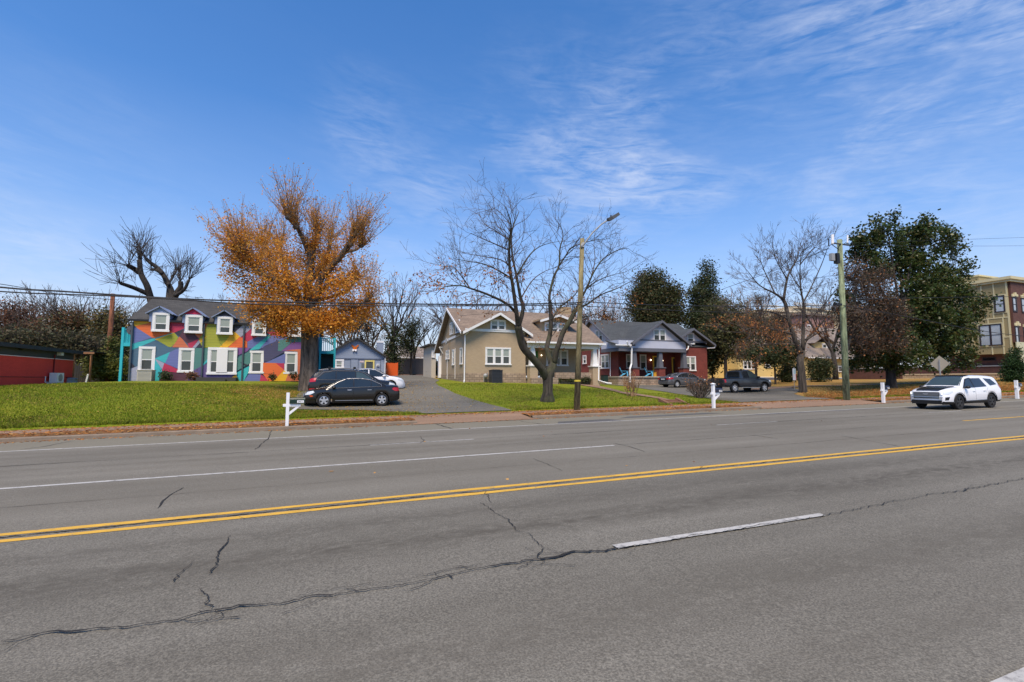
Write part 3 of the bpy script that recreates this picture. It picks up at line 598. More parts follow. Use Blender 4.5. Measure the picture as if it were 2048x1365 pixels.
for q in [(277,693.6,310.5,743.7),(357,696.4,388.5,745.6),(499,702,527.6,747.4),(568.5,704,595.4,748.3)]: window(mh, PM, *q, 1, .17, upper=.48)
PM2 = Pl(Y=YM-.10)
dw = window(mh, PM2, 415, 695.5, 474, 749.5, 2, .2, name='double_door', upper=.48)
_, z0 = PM2.uv(445, 749); pcx = PM2.uv(444.5, 720)[0]; mb = MB(); mb.box(pcx-.36, pcx+.36, YM-.2, YM-.1, z0+.1, z0+1.95); mb.build('door_panel', WHITE, mh)
st = MB(); a = PM.uv(400, 752)[0]; b = PM.uv(477, 752)[0]; st.box(a, b, YM-1.1, YM-.12, 1.5, 1.98); st.box(a+.6, b-.6, YM-1.5, YM-1.1, 1.5, 1.83); st.build('front_step', paint('dark_step', (.05, .05, .05), .8), mh)
# turquoise balcony and stair on each end
TUR = paint('turquoise_paint', srgb(50, 178, 190), .55, .1)
def balcony(x0, x1, y0, y1, zf, zr, zg, lab):
    t = thing('balcony', lab, 'balcony', ((x0+x1)/2, y0, zg)); mb = MB(); mb.box(x0, x1, y0, y1, zf-.25, zf); mb.build('deck', TUR, t)
    for px_ in (x0+.07, x1-.07):
        for py_ in (y0+.07, y1-.07): m = MB(); m.box(px_-.08, px_+.08, py_-.08, py_+.08, zg-.2, zr+.12); m.build('post', TUR, t)
    m = MB(); m.box(x0, x1, y0+.03, y0+.10, zr-.05, zr+.03); m.box(x0+.03, x0+.10, y0, y1, zr-.05, zr+.03); m.box(x1-.1, x1-.03, y0, y1, zr-.05, zr+.03)
    x = x0+.15
    while x < x1: m.box(x, x+.05, y0+.045, y0+.085, zf, zr-.05); x += .16
    y = y0+.15
    while y < y1: m.box(x0+.045, x0+.085, y, y+.05, zf, zr-.05); m.box(x1-.085, x1-.045, y, y+.05, zf, zr-.05); y += .16
    m.build('railing', TUR, t); return t
bl = balcony(xl-.75, xl-.03, YM+.3, YM+5, 4.5, 5.5, 1.6, 'turquoise balcony and post on the left end of the mural house')
m = MB()
sat = thing('satellite_dish', 'small dark satellite dish on the turquoise balcony post', 'satellite dish', at(263, 661, Y=YM+.1)); c_ = at(263, 661, Y=YM+.1)
m.tube([c_, c_+Vector((0, .25, 0))], .02, 5); m.prism([c_+Vector((.28*math.cos(t), -.06, .34*math.sin(t)))for t in [i*math.pi/5 for i in range(10)]], (0.02, .05, .02)); m.tube([c_+Vector((0,-.05,0)), c_+Vector((-.28, -.3, .05))], .015, 4); m.build('dish', paint('dish_grey', (.09,.09,.1)), sat)
p = at(640, 700, Y=46); br_ = balcony(-1.2, .15, 45.2, 49, at(640, 702, Y=45.2).z, at(640, 677, Y=45.2).z, 1.7, 'turquoise railed balcony beside the orange tree trunk')
m = MB(); m.box(-1.2, .1, 46, 48.5, 1.7, at(640, 704, Y=45.2).z-.25); m.build('stair_enclosure', paint('deep_teal', srgb(12, 48, 56)), br_)
# ---------------------------------------------------------------- tan bungalow
TAN = brick('tan_painted_brick', srgb(176, 156, 128), srgb(168, 148, 121), srgb(160, 141, 115), .22, .075, var=.05)
TANST = siding('tan_gable', srgb(176, 152, 118), 0.16, .9); STONE = brick('limestone', srgb(172, 150, 128), srgb(140, 122, 105), srgb(105, 92, 80), .42, .2, var=.25)
BRS = shingle('brown_shingle', srgb(132, 115, 99), .2)
YT = 38.0; PT = Pl(Y=YT)
tb = thing('tan_bungalow', 'tan painted brick bungalow with white trim and brown shingle roof', 'house', (16, YT, 1.5))
X0, X1, XC = 10.16, 22.3, at(1051, 740, Y=YT).x; ez, rzt, ryt, Yb = 5.80, 8.45, 43.0, 48.0
zf = 2.35
mb = MB(); mb.box(X0, XC, YT, Yb, zf, ez+.1); mb.box(XC, X1, YT+2.6, Yb, zf, 5.3); mb.build('wall', TAN, tb)
mb = MB(); mb.box(X0-.03, XC+.03, YT-.03, Yb, 1.2, zf); mb.box(XC+.03, X1+.1, YT-.01, Yb, 1.1, 2.0); mb.build('foundation', STONE, tb)
for p_ in ((X0+.0, 1),):
    g = MB(); g.prism([(X0-.02, YT+.3, ez-.0), (X0-.02, Yb-.3, 5.1), (X0-.02, ryt, rzt-.25)], (.2, 0, 0)); g.build('side_gable', TANST, tb); g = MB(); g.prism([(X1-.3, YT+2.6, 5.2), (X1-.3, Yb, 5.2), (X1-.3, ryt, rzt-.25)], (.2, 0, 0)); g.build('side_gable', TANST, tb)
gx0, gx1, gxc, gaz = at(928, 662, Y=YT-.5).x, at(1064, 669, Y=YT-.5).x, at(1000.4, 626, Y=YT-.5).x, at(1000.4, 626, Y=YT-.5).z
gz0 = at(928, 662, Y=YT-.5).z; gz1 = at(1064, 669, Y=YT-.5).z
bz = at(1000, 662.5, Y=YT).z
g = MB(); g.prism([(X0, YT-.02, bz), (XC+.3, YT-.02, bz), (XC+.2, YT-.02, gz1+.2), (gxc, YT-.02, gaz-.15), (X0+.05, YT-.02, gz0+.2)], (0, .3, 0)); g.build('front_gable', TANST, tb)
mb = MB()   # roof: main side-gabled with long front, cross gable, rear
yl, zl_ = YT-.4, 5.76
slab(mb, [(9.7, yl, zl_), (X1+.6, YT-.9, 5.04), (X1+.6, ryt, rzt), (9.7, ryt, rzt)]) if False else None
yq = YT-.02; zq = zl_+(rzt-zl_)*(yq-yl)/(ryt-yl); slab(mb, [(9.7, yl, zl_), (X0-.02, yl, zl_), (X0-.02, ryt, rzt), (9.7, ryt, rzt)], .12); slab(mb, [(X0-.02, yq, zq), (gxc+.5, yq, zq), (gxc+.5, ryt, rzt), (X0-.02, ryt, rzt)], .12)
slab(mb, [(XC-.25, YT-1.0, 5.02), (X1+.55, YT-1.0, 5.02), (X1+.55, YT+1.1, 6.3), (XC-.25, YT+1.1, 6.3)], .12)
slab(mb, [(gxc+.5, YT+1.1, 6.3), (X1+.55, YT+1.1, 6.3), (X1+.55, ryt, rzt), (gxc+.5, ryt, rzt)], .12)
slab(mb, [(9.7, ryt, rzt), (X1+.55, ryt, rzt), (X1+.55, Yb+.6, 4.6), (9.7, Yb+.6, 4.6)], .12)
mb.build('roof', BRS, tb)
mb = MB()
slab(mb, [(gxc, YT-.55, gaz), (gx0-.05, YT-.55, gz0-.02), (gx0-.05, YT+3, gz0-.02), (gxc, YT+3.6, gaz)], .1); slab(mb, [(gxc, YT-.55, gaz), (gx1, YT-.55, gz1), (gx1, YT+1.6, gz1), (gxc, YT+3.6, gaz)], .1)
mb.build('gable_roof', BRS, tb)
# white bargeboards, frieze band, gutters
def board(mb, a, b, hgt=.22, t=.06, axis='y'):
    a, b = Vector(a), Vector(b); d = Vector((0, 0, -hgt)); e = Vector((0, -t, 0)) if axis == 'y' else Vector((-t, 0, 0))
    mb.prism([a, b, b+d, a+d], e)
mb = MB(); board(mb, (gx0-.1, YT-.56, gz0-.05), (gxc, YT-.56, gaz+.02)); board(mb, (gxc, YT-.56, gaz+.02), (gx1+.05, YT-.56, gz1-.02))
board(mb, (9.69, yl, zl_), (9.69, ryt, rzt), .2, .06, 'x'); board(mb, (9.69, Yb+.6, 4.6), (9.69, ryt, rzt), .2, .06, 'x')
mb.build('bargeboard', WHITE, tb)
mb = MB(); mb.box(X0-.02, XC+.05, YT-.06, YT-.02, bz-.1, bz+.12); mb.prism([(X0-.06, YT, ez+.05), (X0-.06, Yb-.2, ez-.2), (X0-.06, Yb-.2, ez-.42), (X0-.06, YT, ez-.17)], (.04, 0, 0)); mb.build('frieze_board', WHITE, tb)
mb = MB(); mb.box(gxc+2.2, X1+.6, YT-1.12, YT-1.0, 4.92, 5.06); mb.build('gutter', WHITE2, tb)
PS = Pl(X=X0, sgn=-1)
window(tb, PT, 970.5, 695.5, 1021.5, 730.5, 3, .13); window(tb, Pl(Y=YT-.02), 980.5, 640, 1011.5, 661.5, 2, .10, sill=False)
for q in [(892.5,701,899,719.5),(905,699.5,909,731),(920.5,696,925.5,729.5)]: window(tb, PS, *q, 1, .09)
for q in [(900.5,645.5,907,669.5),(912,641,919.5,666)]: window(tb, Pl(X=X0-.02, sgn=-1), *q, 2, .08, sill=False)
PR = Pl(Y=YT+2.6); window(tb, PR, 1092, 700, 1136, 732.5, 3, .12)
dr = MB(); dxa, dxb = PR.uv(1062, 720)[0], PR.uv(1075, 720)[0]; dr.box(dxa, dxb, YT+2.52, YT+2.6, 2.15, PR.uv(1068, 703)[1]); d_ = dr.build('front_door', paint('green_door', srgb(30, 120, 48), .4), tb)
m = MB(); m.ball((dxb-.12, YT+2.5, 3.0), .04); m.build('door_handle', CHROME, tb).parent = d_
# porch columns, beam
mb = MB(); mb.box(XC, X1+.2, YT-.65, YT-.35, 4.55, 4.98); mb.box(X1-.1, X1+.2, YT-.35, YT+2.6, 4.55, 4.98); mb.build('porch_beam', WHITE, tb)
def porchcol(cx_, cy_, z0, zc, z1, wb=.32, wt=.22, matp=None, matc=None, par=None, pw=.36):
    m = MB(); m.box(cx_-pw, cx_+pw, cy_-pw, cy_+pw, z0, zc); o = m.build('porch_pier', matp, par)
    m = MB(); m.box(cx_-pw-.07, cx_+pw+.07, cy_-pw-.07, cy_+pw+.07, zc, zc+.1)
    m.add([(cx_+s*wb, cy_+t*wb, zc+.1) for s, t in ((-1,-1),(1,-1),(1,1),(-1,1))]+[(cx_+s*wt, cy_+t*wt, z1) for s, t in ((-1,-1),(1,-1),(1,1),(-1,1))], [(0,3,2,1),(4,5,6,7),(0,1,5,4),(1,2,6,5),(2,3,7,6),(3,0,4,7)]); m.build('porch_column', matc, par)
pcy = YT-.45
for cx_ in (XC+.45, X1-.25): porchcol(cx_, pcy, 1.2, 2.95, 4.56, .26, .17, TAN, WHITE, tb)
mb = MB(); mb.box(XC+2.6, X1-.65, YT-.6, YT-.35, 1.9, 2.45); mb.box(XC+.1, XC+2.6, YT-1.1, YT-.2, 1.2, 1.95); mb.build('porch_wall', STONE, tb)
mb = MB(); mb.box(XC, X1, YT-.3, YT+2.6, 1.9, 2.02); mb.build('porch_floor', paint('porch_floor_grey', (.25,.24,.23), .8), tb)
# dormer on the right
pa = at(1115, 631, Y=YT+.9); da, db = at(1090, 665, Y=YT+1).x-.35, at(1128, 665, Y=YT+1).x+.35; dc = pa.x
mb = MB(); mb.box(da, db, YT+1, YT+4.5, 5.9, 7.35); mb.prism([(da, YT+1, 7.35), (db, YT+1, 7.35), (dc, YT+1, pa.z-.15)], (0, 3, 0)); d = mb.build('dormer', TANST, tb)
mb = MB()
for s in (-1, 1): slab(mb, [(dc, YT+.5, pa.z), (dc+s*((db-da)/2+.55), YT+.5, 7.12), (dc+s*((db-da)/2+.55), YT+3.3, 7.12), (dc, YT+4.4, pa.z)], .09)
mb.build('dormer_roof', BRS, tb).parent = d
mb = MB()
for s in (-1, 1): board(mb, (dc, YT+.49, pa.z+.03), (dc+s*((db-da)/2+.6), YT+.49, 7.12), .2)
mb.build('bargeboard', WHITE, tb)
window(tb, Pl(Y=YT+1), 1089, 645.5, 1129, 670, 3, .12, sill=False)
mb = MB(); c_ = at(1127, 640, Y=44); mb.box(c_.x-.6, c_.x+.6, 43.4, 44.4, 7.5, at(1127, 616, Y=44).z); mb.build('chimney', TANST, tb)
# eaves bracket, downspouts, lamp
mb = MB(); b0_ = at(877, 682, X=9.75); mb.tube([(9.75, 46.5, 5.0), (10.15, 46.5, 5.0)], .05, 4); mb.tube([(9.8, 46.5, 5.0), (10.15, 46.5, 4.4)], .05, 4); mb.build('eave_bracket', WHITE, tb)
downspout(tb, [(X0+.15, YT-.4, 5.72), (X0-.05, YT-.1, 5.45), (X0-.08, YT-.08, 1.75), (X0-.25, YT-.6, 1.62)], .055)
downspout(tb, [(X1+.25, YT-1.05, 4.95), (X1+.1, YT-.75, 4.6), (X1-.1, YT-.9, 1.75), (X1+.5, YT-1.4, 1.5), (X1+.8, YT-1.6, 1.47)], .06)
downspout(tb, [(X0-.06, 41.2, 4.6), (X0-.06, 41.2, 1.9)], .03); downspout(tb, [(X0-.06, 44.3, 4.6), (X0-.06, 44.3, 1.9)], .03)
def lamp(par, p, r=.06): m = MB(); m.ball(p, r); m.build('porch_lamp', BULB, par)
lamp(tb, (at(1083, 711, Y=YT+2.4)))
# rear wing
rw = MB(); a = at(862, 700, Y=50.5).x; rw.box(a, 10.2, 50.2, 55, 1.5, at(870, 692, Y=50.5).z); rw.build('rear_wing', paint('pale_rear', srgb(190, 182, 165)), tb)
mb = MB(); mb.box(a-.4, 10.5, 49.8, 55.3, at(870, 692, Y=50.5).z, at(870, 689, Y=50.5).z); mb.build('rear_roof', RM, tb); window(tb, Pl(Y=50.2), 863.5, 702, 869, 716, 1, .08)
mb = MB(); mb.box(9.9, 10.16, 47.2, 47.6, 2.0, 4.2); mb.build('rear_downpipe_box', WHITE2, tb)
sd_ = thing('satellite_dish', 'round grey satellite dish on the side wall of the tan bungalow', 'satellite dish', at(893, 683, X=X0-.3)); c_ = at(893, 683, X=X0-.3)
m = MB(); m.prism([c_+Vector((0.0, .32*math.cos(t), .30*math.sin(t))) for t in [i*math.pi/6 for i in range(12)]], (-.05, 0, .03)); m.build('dish', paint('dish_light', (.4, .4, .39)), sd_); m = MB(); m.tube([c_, c_+Vector((.3, 0, -.05))], .025, 5); m.tube([c_, c_+Vector((-.1, -.3, -.2))], .015, 4); m.build('dish_arm', GREYU, sd_)
# ---------------------------------------------------------------- brown brick bungalow
BBR = brick('brown_brick', srgb(128, 58, 48), srgb(108, 48, 42), srgb(96, 60, 54), .22, .075, var=.2)
GSH = shingle('blue_black_shingle', srgb(72, 75, 76), .15); LAV = siding('lavender_siding', srgb(200, 196, 200), 0.14, .85); STEEL_ = paint('slate_blue_paint', srgb(98, 100, 108)); YEL = paint('yellow_door', srgb(228, 190, 70), .45)
bb = thing('brown_bungalow', 'brown brick bungalow with lavender gables and blue-black shingle roof', 'house', (34, 44, 1.0))
YB, YP = 47.0, 43.5; XL = 30.69; PB = Pl(Y=YB); PP = Pl(Y=YP)
XR = at(1415, 740, Y=45.0).x; xps = at(1237, 700, Y=YP).x; xpe = at(1371, 700, Y=YP).x
zfl = at(1262, 753, Y=YP).z
XLw = at(1236, 740, Y=45.5).x
XW = 26.6   # left wall
mb = MB(); mb.box(XLw-.0, XR-1.6, YB, 56, .6, 5.75); mb.box(at(1371, 720, Y=45).x, XR, 45.0, 56, .6, 5.6); wb = mb.build('wall', BBR, bb)
# gable-end side wall (faces left)
mb = MB(); mb.box(XLw-.15, XLw+.02, 45.3, 56.0, .6, 5.9); mb.build('side_wall', BBR, bb)
mb = MB(); 
gl = [at(1170, 680, X=XLw-.2), at(1225, 680, X=XLw-.2)]
XG = XLw-.2; ya, za = at(1225, 681, X=XG).y, at(1225, 681, X=XG).z; yr, zr = at(1186, 640, X=XG).y, at(1186, 640, X=XG).z
mb.prism([(XG, 45.5, 5.75), (XG, 2*yr-45.5, 5.75), (XG, yr, zr-.15)], (.2, 0, 0)); mb.build('side_gable', LAV, bb)
mb = MB(); e = .5
pxa = at(1324.5, 641.5, Y=YP-.5)
slab(mb, [(XG-.5, 44.9, 5.72), (XR+.4, 44.9, 5.72), (XR+.4, yr, zr), (XG-.5, yr, zr)]); slab(mb, [(XG-.5, yr, zr), (XR+.4, yr, zr), (XR+.4, 2*yr-44.9, 5.72), (XG-.5, 2*yr-44.9, 5.72)])
# porch cross gable
eL, eR = at(1232, 682, Y=YP-.5), at(1383, 690, Y=YP-.5); eL.x = 2*pxa.x-eR.x
slab(mb, [(pxa.x, YP-.5, pxa.z), (eL.x, YP-.5, eR.z), (eL.x, 47.5, eR.z), (pxa.x, 49.8, pxa.z)]); slab(mb, [(pxa.x, YP-.5, pxa.z), (eR.x, YP-.5, eR.z), (eR.x, 47.5, eR.z), (pxa.x, 49.8, pxa.z)])
rg = at(1386, 657, Y=44.5); g2a, g2b = at(1352, 672, Y=44.5), at(1430, 690, Y=44.5); g2a.x = 2*rg.x-g2b.x
for s in (g2a.x, g2b.x): slab(mb, [(rg.x, 44.4, rg.z), (s, 44.4, g2b.z), (s, 48.6, g2b.z), (rg.x, 50.0, rg.z)])
_sl = (zr-5.72)/(yr-44.9); slab(mb, [(xps-.35, YP-.15, 5.58), (eL.x+.6, YP-.15, 5.58), (eL.x+.6, 45.5, 6.15), (xps-.35, 45.5, 6.15)])
mb.build('roof', GSH, bb)
mb = MB()
for a_, b_ in (((pxa.x, YP-.52, pxa.z+.02), (eL.x, YP-.52, eR.z+.02)), ((pxa.x, YP-.52, pxa.z+.02), (eR.x, YP-.52, eR.z+.02)), ((rg.x, 44.38, rg.z+.02), (g2a.x, 44.38, g2b.z+.02)), ((rg.x, 44.38, rg.z+.02), (g2b.x, 44.38, g2b.z+.02))): board(mb, a_, b_, .24)
for b_ in (44.9, 2*yr-44.9): board(mb, (XG-.52, b_, 5.72), (XG-.52, yr, zr+.02), .24, .06, 'x')
mb.build('bargeboard', STEEL_, bb)
zpb = at(1300, 681, Y=YP).z; zpc = at(1300, 697, Y=YP).z; zpd = at(1300, 702, Y=YP).z
mb = MB(); mb.prism([(eL.x+.45, YP, zpb), (xpe-.1, YP, zpb), (xpe-.1, YP, eR.z+.1), (pxa.x, YP, pxa.z-.2), (eL.x+.45, YP, eR.z+.1)], (0, .3, 0)); mb.prism([(g2a.x+.8, 44.98, at(1390, 684, Y=45).z), (XR, 44.98, at(1390, 684, Y=45).z), (XR, 44.98, 6.0), (rg.x, 44.98, rg.z-.2)], (0, .3, 0)); mb.build('front_gable', LAV, bb)
mb = MB(); mb.box(xps, xpe, YP-.06, YP+.35, zpc, zpb-.06); mb.box(xps, xps+.3, YP+.35, YB, zpc, zpb-.06); mb.build('porch_fascia', paint('pale_fascia', srgb(188, 192, 205)), bb)
mb = MB(); mb.box(xps-.02, xpe+.02, YP-.1, YP+.4, zpd-.1, zpc); mb.box(xps-.04, xps+.36, YP+.4, YB, zpd-.1, zpc); mb.box(xps, xpe, YP-.08, YP, zpb-.06, zpb+.06); mb.box(at(1371,684,Y=45).x, XR+.02, 44.9, 44.97, at(1390, 684, Y=45).z-.12, at(1390, 684, Y=45).z+.1); mb.build('porch_beam', STEEL_, bb)
mb = MB(); mb.box(xps+.3, xpe, YP+.35, YB, zpd, zpd+.1); mb.build('porch_ceiling', paint('porch_ceiling_dark', (.10,.10,.12)), bb)
mb = MB(); mb.box(xps-.15, xpe+.1, YP-.15, YB, zfl-.13, zfl); mb.build('porch_floor', paint('porch_slab', srgb(170, 160, 145), .85), bb)
mb = MB(); mb.box(xps-.1, xpe, YP-.05, YB, .7, zfl-.13); mb.box(XLw-.19, XR+.05, 44.96, 56.1, .6, at(1400, 758, Y=45).z); mb.build('foundation', STONE, bb)
zcp = at(1265, 735, Y=YP).z
for pxx in (1268.5, 1320.5, 1368.5):
    c_ = at(pxx, 735, Y=YP+.2); porchcol(c_.x, YP+.25, zfl, at(pxx, 737, Y=YP).z, zpd-.1, .27, .2, BBR, STEEL_, bb, .4)
for q in [(1252,708.5,1262,738),(1279.5,709.5,1292.5,740)]: window(bb, PB, *q, 1, .1)
window(bb, Pl(Y=YP), 1306.5, 658.5, 1331.5, 682.5, 2, .1, sill=False); window(bb, Pl(Y=45.0), 1369, 713, 1391.5, 742.5, 2, .12); window(bb, Pl(Y=44.98), 1374, 666, 1388, 689, 1, .12)
PSB = Pl(X=XLw-.15, sgn=-1)
window(bb, PSB, 1202, 709, 1219, 738, 2, .13); window(bb, PSB, 1166, 711, 1173, 728.5, 1, .12); window(bb, Pl(X=XG, sgn=-1), 1190.5, 659.5, 1206, 684, 2, .13, sill=False); window(bb, Pl(X=XG, sgn=-1), 1173.5, 664, 1181, 682, 1, .1, sill=False)
def door(par, pl, x0, y0, x1, zb_, name='front_door', mat=YEL):
    ua, zt_ = pl.uv(x0, y0); ub, _ = pl.uv(x1, y0); f = MB(); t_ = .16
    pl.box(f, ua, ua+t_, zb_, zt_, -.02, .07); pl.box(f, ub-t_, ub, zb_, zt_, -.02, .07); pl.box(f, ua+t_, ub-t_, zt_-t_, zt_, -.02, .07); pl.box(f, ua+t_, ub-t_, zb_, zb_+.35, -.02, .05)
    o = f.build(name, mat, par); g = MB(); pl.box(g, ua+t_, ub-t_, zb_+.35, zt_-t_, -.02, .02); g.build('pane', GLASS, par).parent = o; h = MB(); h.ball(pl.P(ub-t_*.5, zb_+1.0, .1), .035); h.build('door_handle', CHROME, par).parent = o
door(bb, PB, 1305, 712, 1319, zfl); door(bb, PB, 1343, 715, 1358.5, zfl)
lamp(bb, at(1301.5, 720.5, Y=YB-.12), .09); lamp(bb, at(1325, 721.5, Y=YB-.12), .09)
GUT = WHITE2
mb = MB(); mb.box(xps-.5, xps+1.5, YP-.28, YP-.17, 5.45, 5.58); mb.build('gutter', GUT, bb)
downspout(bb, [at(1254, 683, Y=YP-.6), at(1256, 690, Y=YP-.5), at(1263.5, 696, Y=YP-.15), at(1263, 728, Y=YP-.15), at(1260, 738, Y=YP-.5), at(1260, 765, Y=YP-.5)], .09)
downspout(bb, [at(1377, 692, Y=44.8), at(1376, 698, Y=44.8), at(1370, 702, Y=44.8), at(1369, 735, Y=44.8)], .08); downspout(bb, [at(1431, 691, Y=44.4), at(1429, 696, Y=44.5), at(1414, 697, Y=44.9)], .07)
downspout(bb, [at(1221, 684, X=XG-.1), at(1220.5, 754, X=XG-.1)], .05); downspout(bb, [at(1196.5, 690, X=XG-.1), at(1199.5, 754, X=XG-.1)], .04)
# ---------------------------------------------------------------- small blue outbuilding
OB = siding('blue_painted_block', srgb(140, 152, 170), 0.3, .88); PO = Pl(Y=58.0)
ob = thing('blue_outbuilding', 'small slate-blue gabled outbuilding with yellow door and orange butterfly', 'outbuilding', (2.5, 58, 1.9))
a, b, ap = at(660.5, 730, Y=58).x-.8, at(769, 730, Y=58).x, at(711, 678, Y=58); ze = at(769, 714, Y=58).z; ap.x = (a+b)/2+.25
mb = MB(); mb.box(a, b, 58, 66, 1.6, ze); mb.prism([(a, 58, ze), (b, 58, ze), (ap.x, 58, ap.z)], (0, 8, 0)); mb.build('wall', OB, ob)
mb = MB()
for s, e_ in ((-1, a-.3), (1, b+.3)): slab(mb, [(ap.x, 57.6, ap.z+.14), (e_, 57.6, ze-.02), (e_, 66.3, ze-.02), (ap.x, 66.3, ap.z+.14)], .14)
mb.build('roof', RM, ob)
mb = MB(); PO.box(mb, a, b, ze-.3, ze-.24, 0, .05)
for (x0_, x1_) in ((at(661, 718, Y=58).x, at(701, 718, Y=58).x), (at(717, 718, Y=58).x, at(761, 718, Y=58).x)): PO.box(mb, x0_, x1_, at(710, 719.5, Y=58).z, at(710, 718, Y=58).z+.05, 0, .06); PO.box(mb, x0_-.05, x0_, 1.7, at(710, 718, Y=58).z, 0, .03); PO.box(mb, x1_, x1_+.05, 1.7, at(710, 718, Y=58).z, 0, .03)
mb.build('wall_ledge', paint('dark_blue_trim', srgb(78, 88, 108)), ob)
window(ob, PO, 668.5, 719, 688, 737.5, 1, .22, upper=.35); door(ob, Pl(Y=57.97), 729.5, 721, 749, 2.0, mat=paint('pale_yellow_door', srgb(222, 205, 120)))
def flatbox(pl, x0, y0, x1, y1, d, mat, name, par, dd=0.0):
    u0, z1_ = pl.uv(x0, y0); u1, z0_ = pl.uv(x1, y1); m = MB(); pl.box(m, u0, u1, z0_, z1_, dd, d); return m.build(name, mat, par)
flatbox(PO, 753, 728.5, 758.5, 733.5, .12, WHITE2, 'vent_hood', ob); flatbox(PO, 754, 729.5, 757.5, 732.8, .14, GREYU, 'vent_grille', ob); flatbox(PO, 723, 727.5, 728, 736.5, .05, paint('notice_grey', (.12,.14,.15)), 'notice_board', ob); flatbox(PO, 720, 722, 727.5, 725.5, .04, paint('number_panel', srgb(205, 185, 185)), 'number_panel', ob)
# orange butterfly ornament and a white lamp below
bf = thing('butterfly_ornament', 'orange metal butterfly ornament on the blue outbuilding gable', 'ornament', at(710, 694, Y=57.9)); m = MB(); c_ = at(710, 694.5, Y=57.9)
for s in (-1, 1):
    m.prism([c_+Vector((s*x, 0, z)) for x, z in ((0, -.05), (.12, .12), (.34, .30), (.40, .22), (.34, .02), (.16, -.08))], (0, .05, 0)); m.prism([c_+Vector((s*x, 0.004, z)) for x, z in ((0, -.05), (.18, -.08), (.24, -.2), (.14, -.32), (.03, -.26))], (0, .05, 0))
m.tube([c_+Vector((0, -.02, .1)), c_+Vector((0, -.02, -.3))], .035, 5); m.build('wings', paint('orange_metal', srgb(215, 110, 25), .5, .3), bf)
m = MB(); c2 = at(709, 702, Y=57.9); m.ball(c2+Vector((-.14, 0, 0)), .12); m.ball(c2+Vector((.14, 0, 0)), .12); m.box(c2.x-.25, c2.x+.25, 57.85, 58, c2.z+.05, c2.z+.16); m.build('flood_lamp', WHITE2, ob)
mb = MB(); cx_ = at(760, 690, Y=60).x; mb.box(cx_-.38, cx_+.38, 59.6, 60.4, 4.3, at(760, 686.5, Y=60).z); ch = mb.build('chimney', OB, ob); m = MB(); m.box(cx_-.42, cx_+.42, 59.56, 60.44, at(760, 686.5, Y=60).z, at(760, 682.5, Y=60).z); m.build('chimney_cap', WHITE, ob).parent = ch
downspout(ob, [(b+.05, 57.8, ze-.1), (b+.05, 57.9, 2.05), (b+.5, 57.3, 1.98)], .06)
# ---------------------------------------------------------------- fences, garage behind
def fence(name, x0, x1, y, z0, z1, mat, lab, pw=.14, slope=0, tilt=0.0):
    t = thing(name, lab, 'fence', ((x0+x1)/2, y, z0)); rr = random.Random(int(x0*10)); m = MB(); x = x0
    while x < x1: m.box(x, min(x+pw-.012, x1), y+(x-x0)*tilt, y+.03+(x-x0)*tilt, z0-.3, z1+rr.uniform(-.02, .02)+slope*(x-x0)); x += pw
    m.build('board_panel', mat, t)
    n = max(1, int((x1-x0)/2.4))
    for i in range(n+1): xx = x0+(x1-x0)*i/n; m = MB(); m.box(xx-.06, xx+.06, y+.032+(xx-x0)*tilt, y+.14+(xx-x0)*tilt, z0-.3, z1+.06+slope*(xx-x0)); m.build('post', mat, t)
    return t
ORF = paint('orange_fence_paint', srgb(222, 92, 28), .7, .12, 6); GRYW = paint('weathered_wood', (.11, .105, .098), .9, .3, 3); DKW = paint('dark_fence_wood', (.035, .035, .033), .9, .3, 3)
fence('orange_fence', at(771, 740, Y=60).x, at(795, 740, Y=60).x, 60, at(780, 748, Y=60).z, at(780, 726.5, Y=60).z, ORF, 'bright orange board fence beside the blue outbuilding')
fence('wooden_fence', at(795, 735, Y=70).x, at(848, 735, Y=70).x, 70, at(820, 745, Y=70).z, at(820, 718, Y=70).z, GRYW, 'grey weathered board fence closing the back of the driveway')
f1 = at(849, 740, Y=64); fence('orange_fence', f1.x, at(857, 740, Y=64).x, 64, at(850, 750, Y=64).z, at(850, 726, Y=64).z, ORF, 'narrow orange fence panel at the rear corner of the tan bungalow')
fence('wooden_fence', at(857, 740, Y=62).x, at(877, 740, Y=62).x, 62, at(860, 752, Y=62).z, at(860, 722, Y=62).z, DKW, 'dark board fence behind the round evergreen shrub')
fence('wooden_fence', at(150, 740, Y=49).x, at(258, 740, Y=49).x, 49, 1.5, 3.1, DKW, 'dark tall board fence between the red building and the mural house')
fence('wooden_fence', at(1100, 740, Y=72).x, at(1160, 740, Y=72).x, 72, 2, 3.6, DKW, 'dark board fence glimpsed behind the tan bungalow')
# ---------------------------------------------------------------- red flat-roofed building
RBR = brick('red_painted_brick', srgb(238, 74, 60), srgb(230, 68, 56), srgb(205, 60, 52), .21, .07, var=.06)
rb = thing('red_building', 'low red painted brick building with a dark flat fascia', 'building', (-22, 38, 1.2)); PRD = Pl(X=-18.0, sgn=1)
zt_ = 3.72; ye = at(147, 720, X=-18).y
mb = MB(); mb.box(-45, -18, 26, ye, .3, zt_-.45); mb.build('wall', RBR, rb)
mb = MB(); mb.box(-45.2, -18-.01, 25.8, ye+.02, zt_-.44, zt_-.02); mb.build('frieze', paint('dark_band', (.045, .045, .05)), rb); mb = MB(); mb.box(-45.6, -17.6, 25.5, ye+.4, zt_-.02, zt_+.22); mb.build('roof', paint('black_fascia', (.022, .023, .026), .6), rb)
mb = MB(); mb.box(-18, -17.97, 25.8, ye, zt_-.50, zt_-.46); mb.build('drip_edge', WHITE2, rb)
mb = MB(); mb.box(-18, -17.985, 25.8, ye, 1.95, 1.99); mb.build('brick_course', paint('dark_red', srgb(90, 24, 26)), rb)
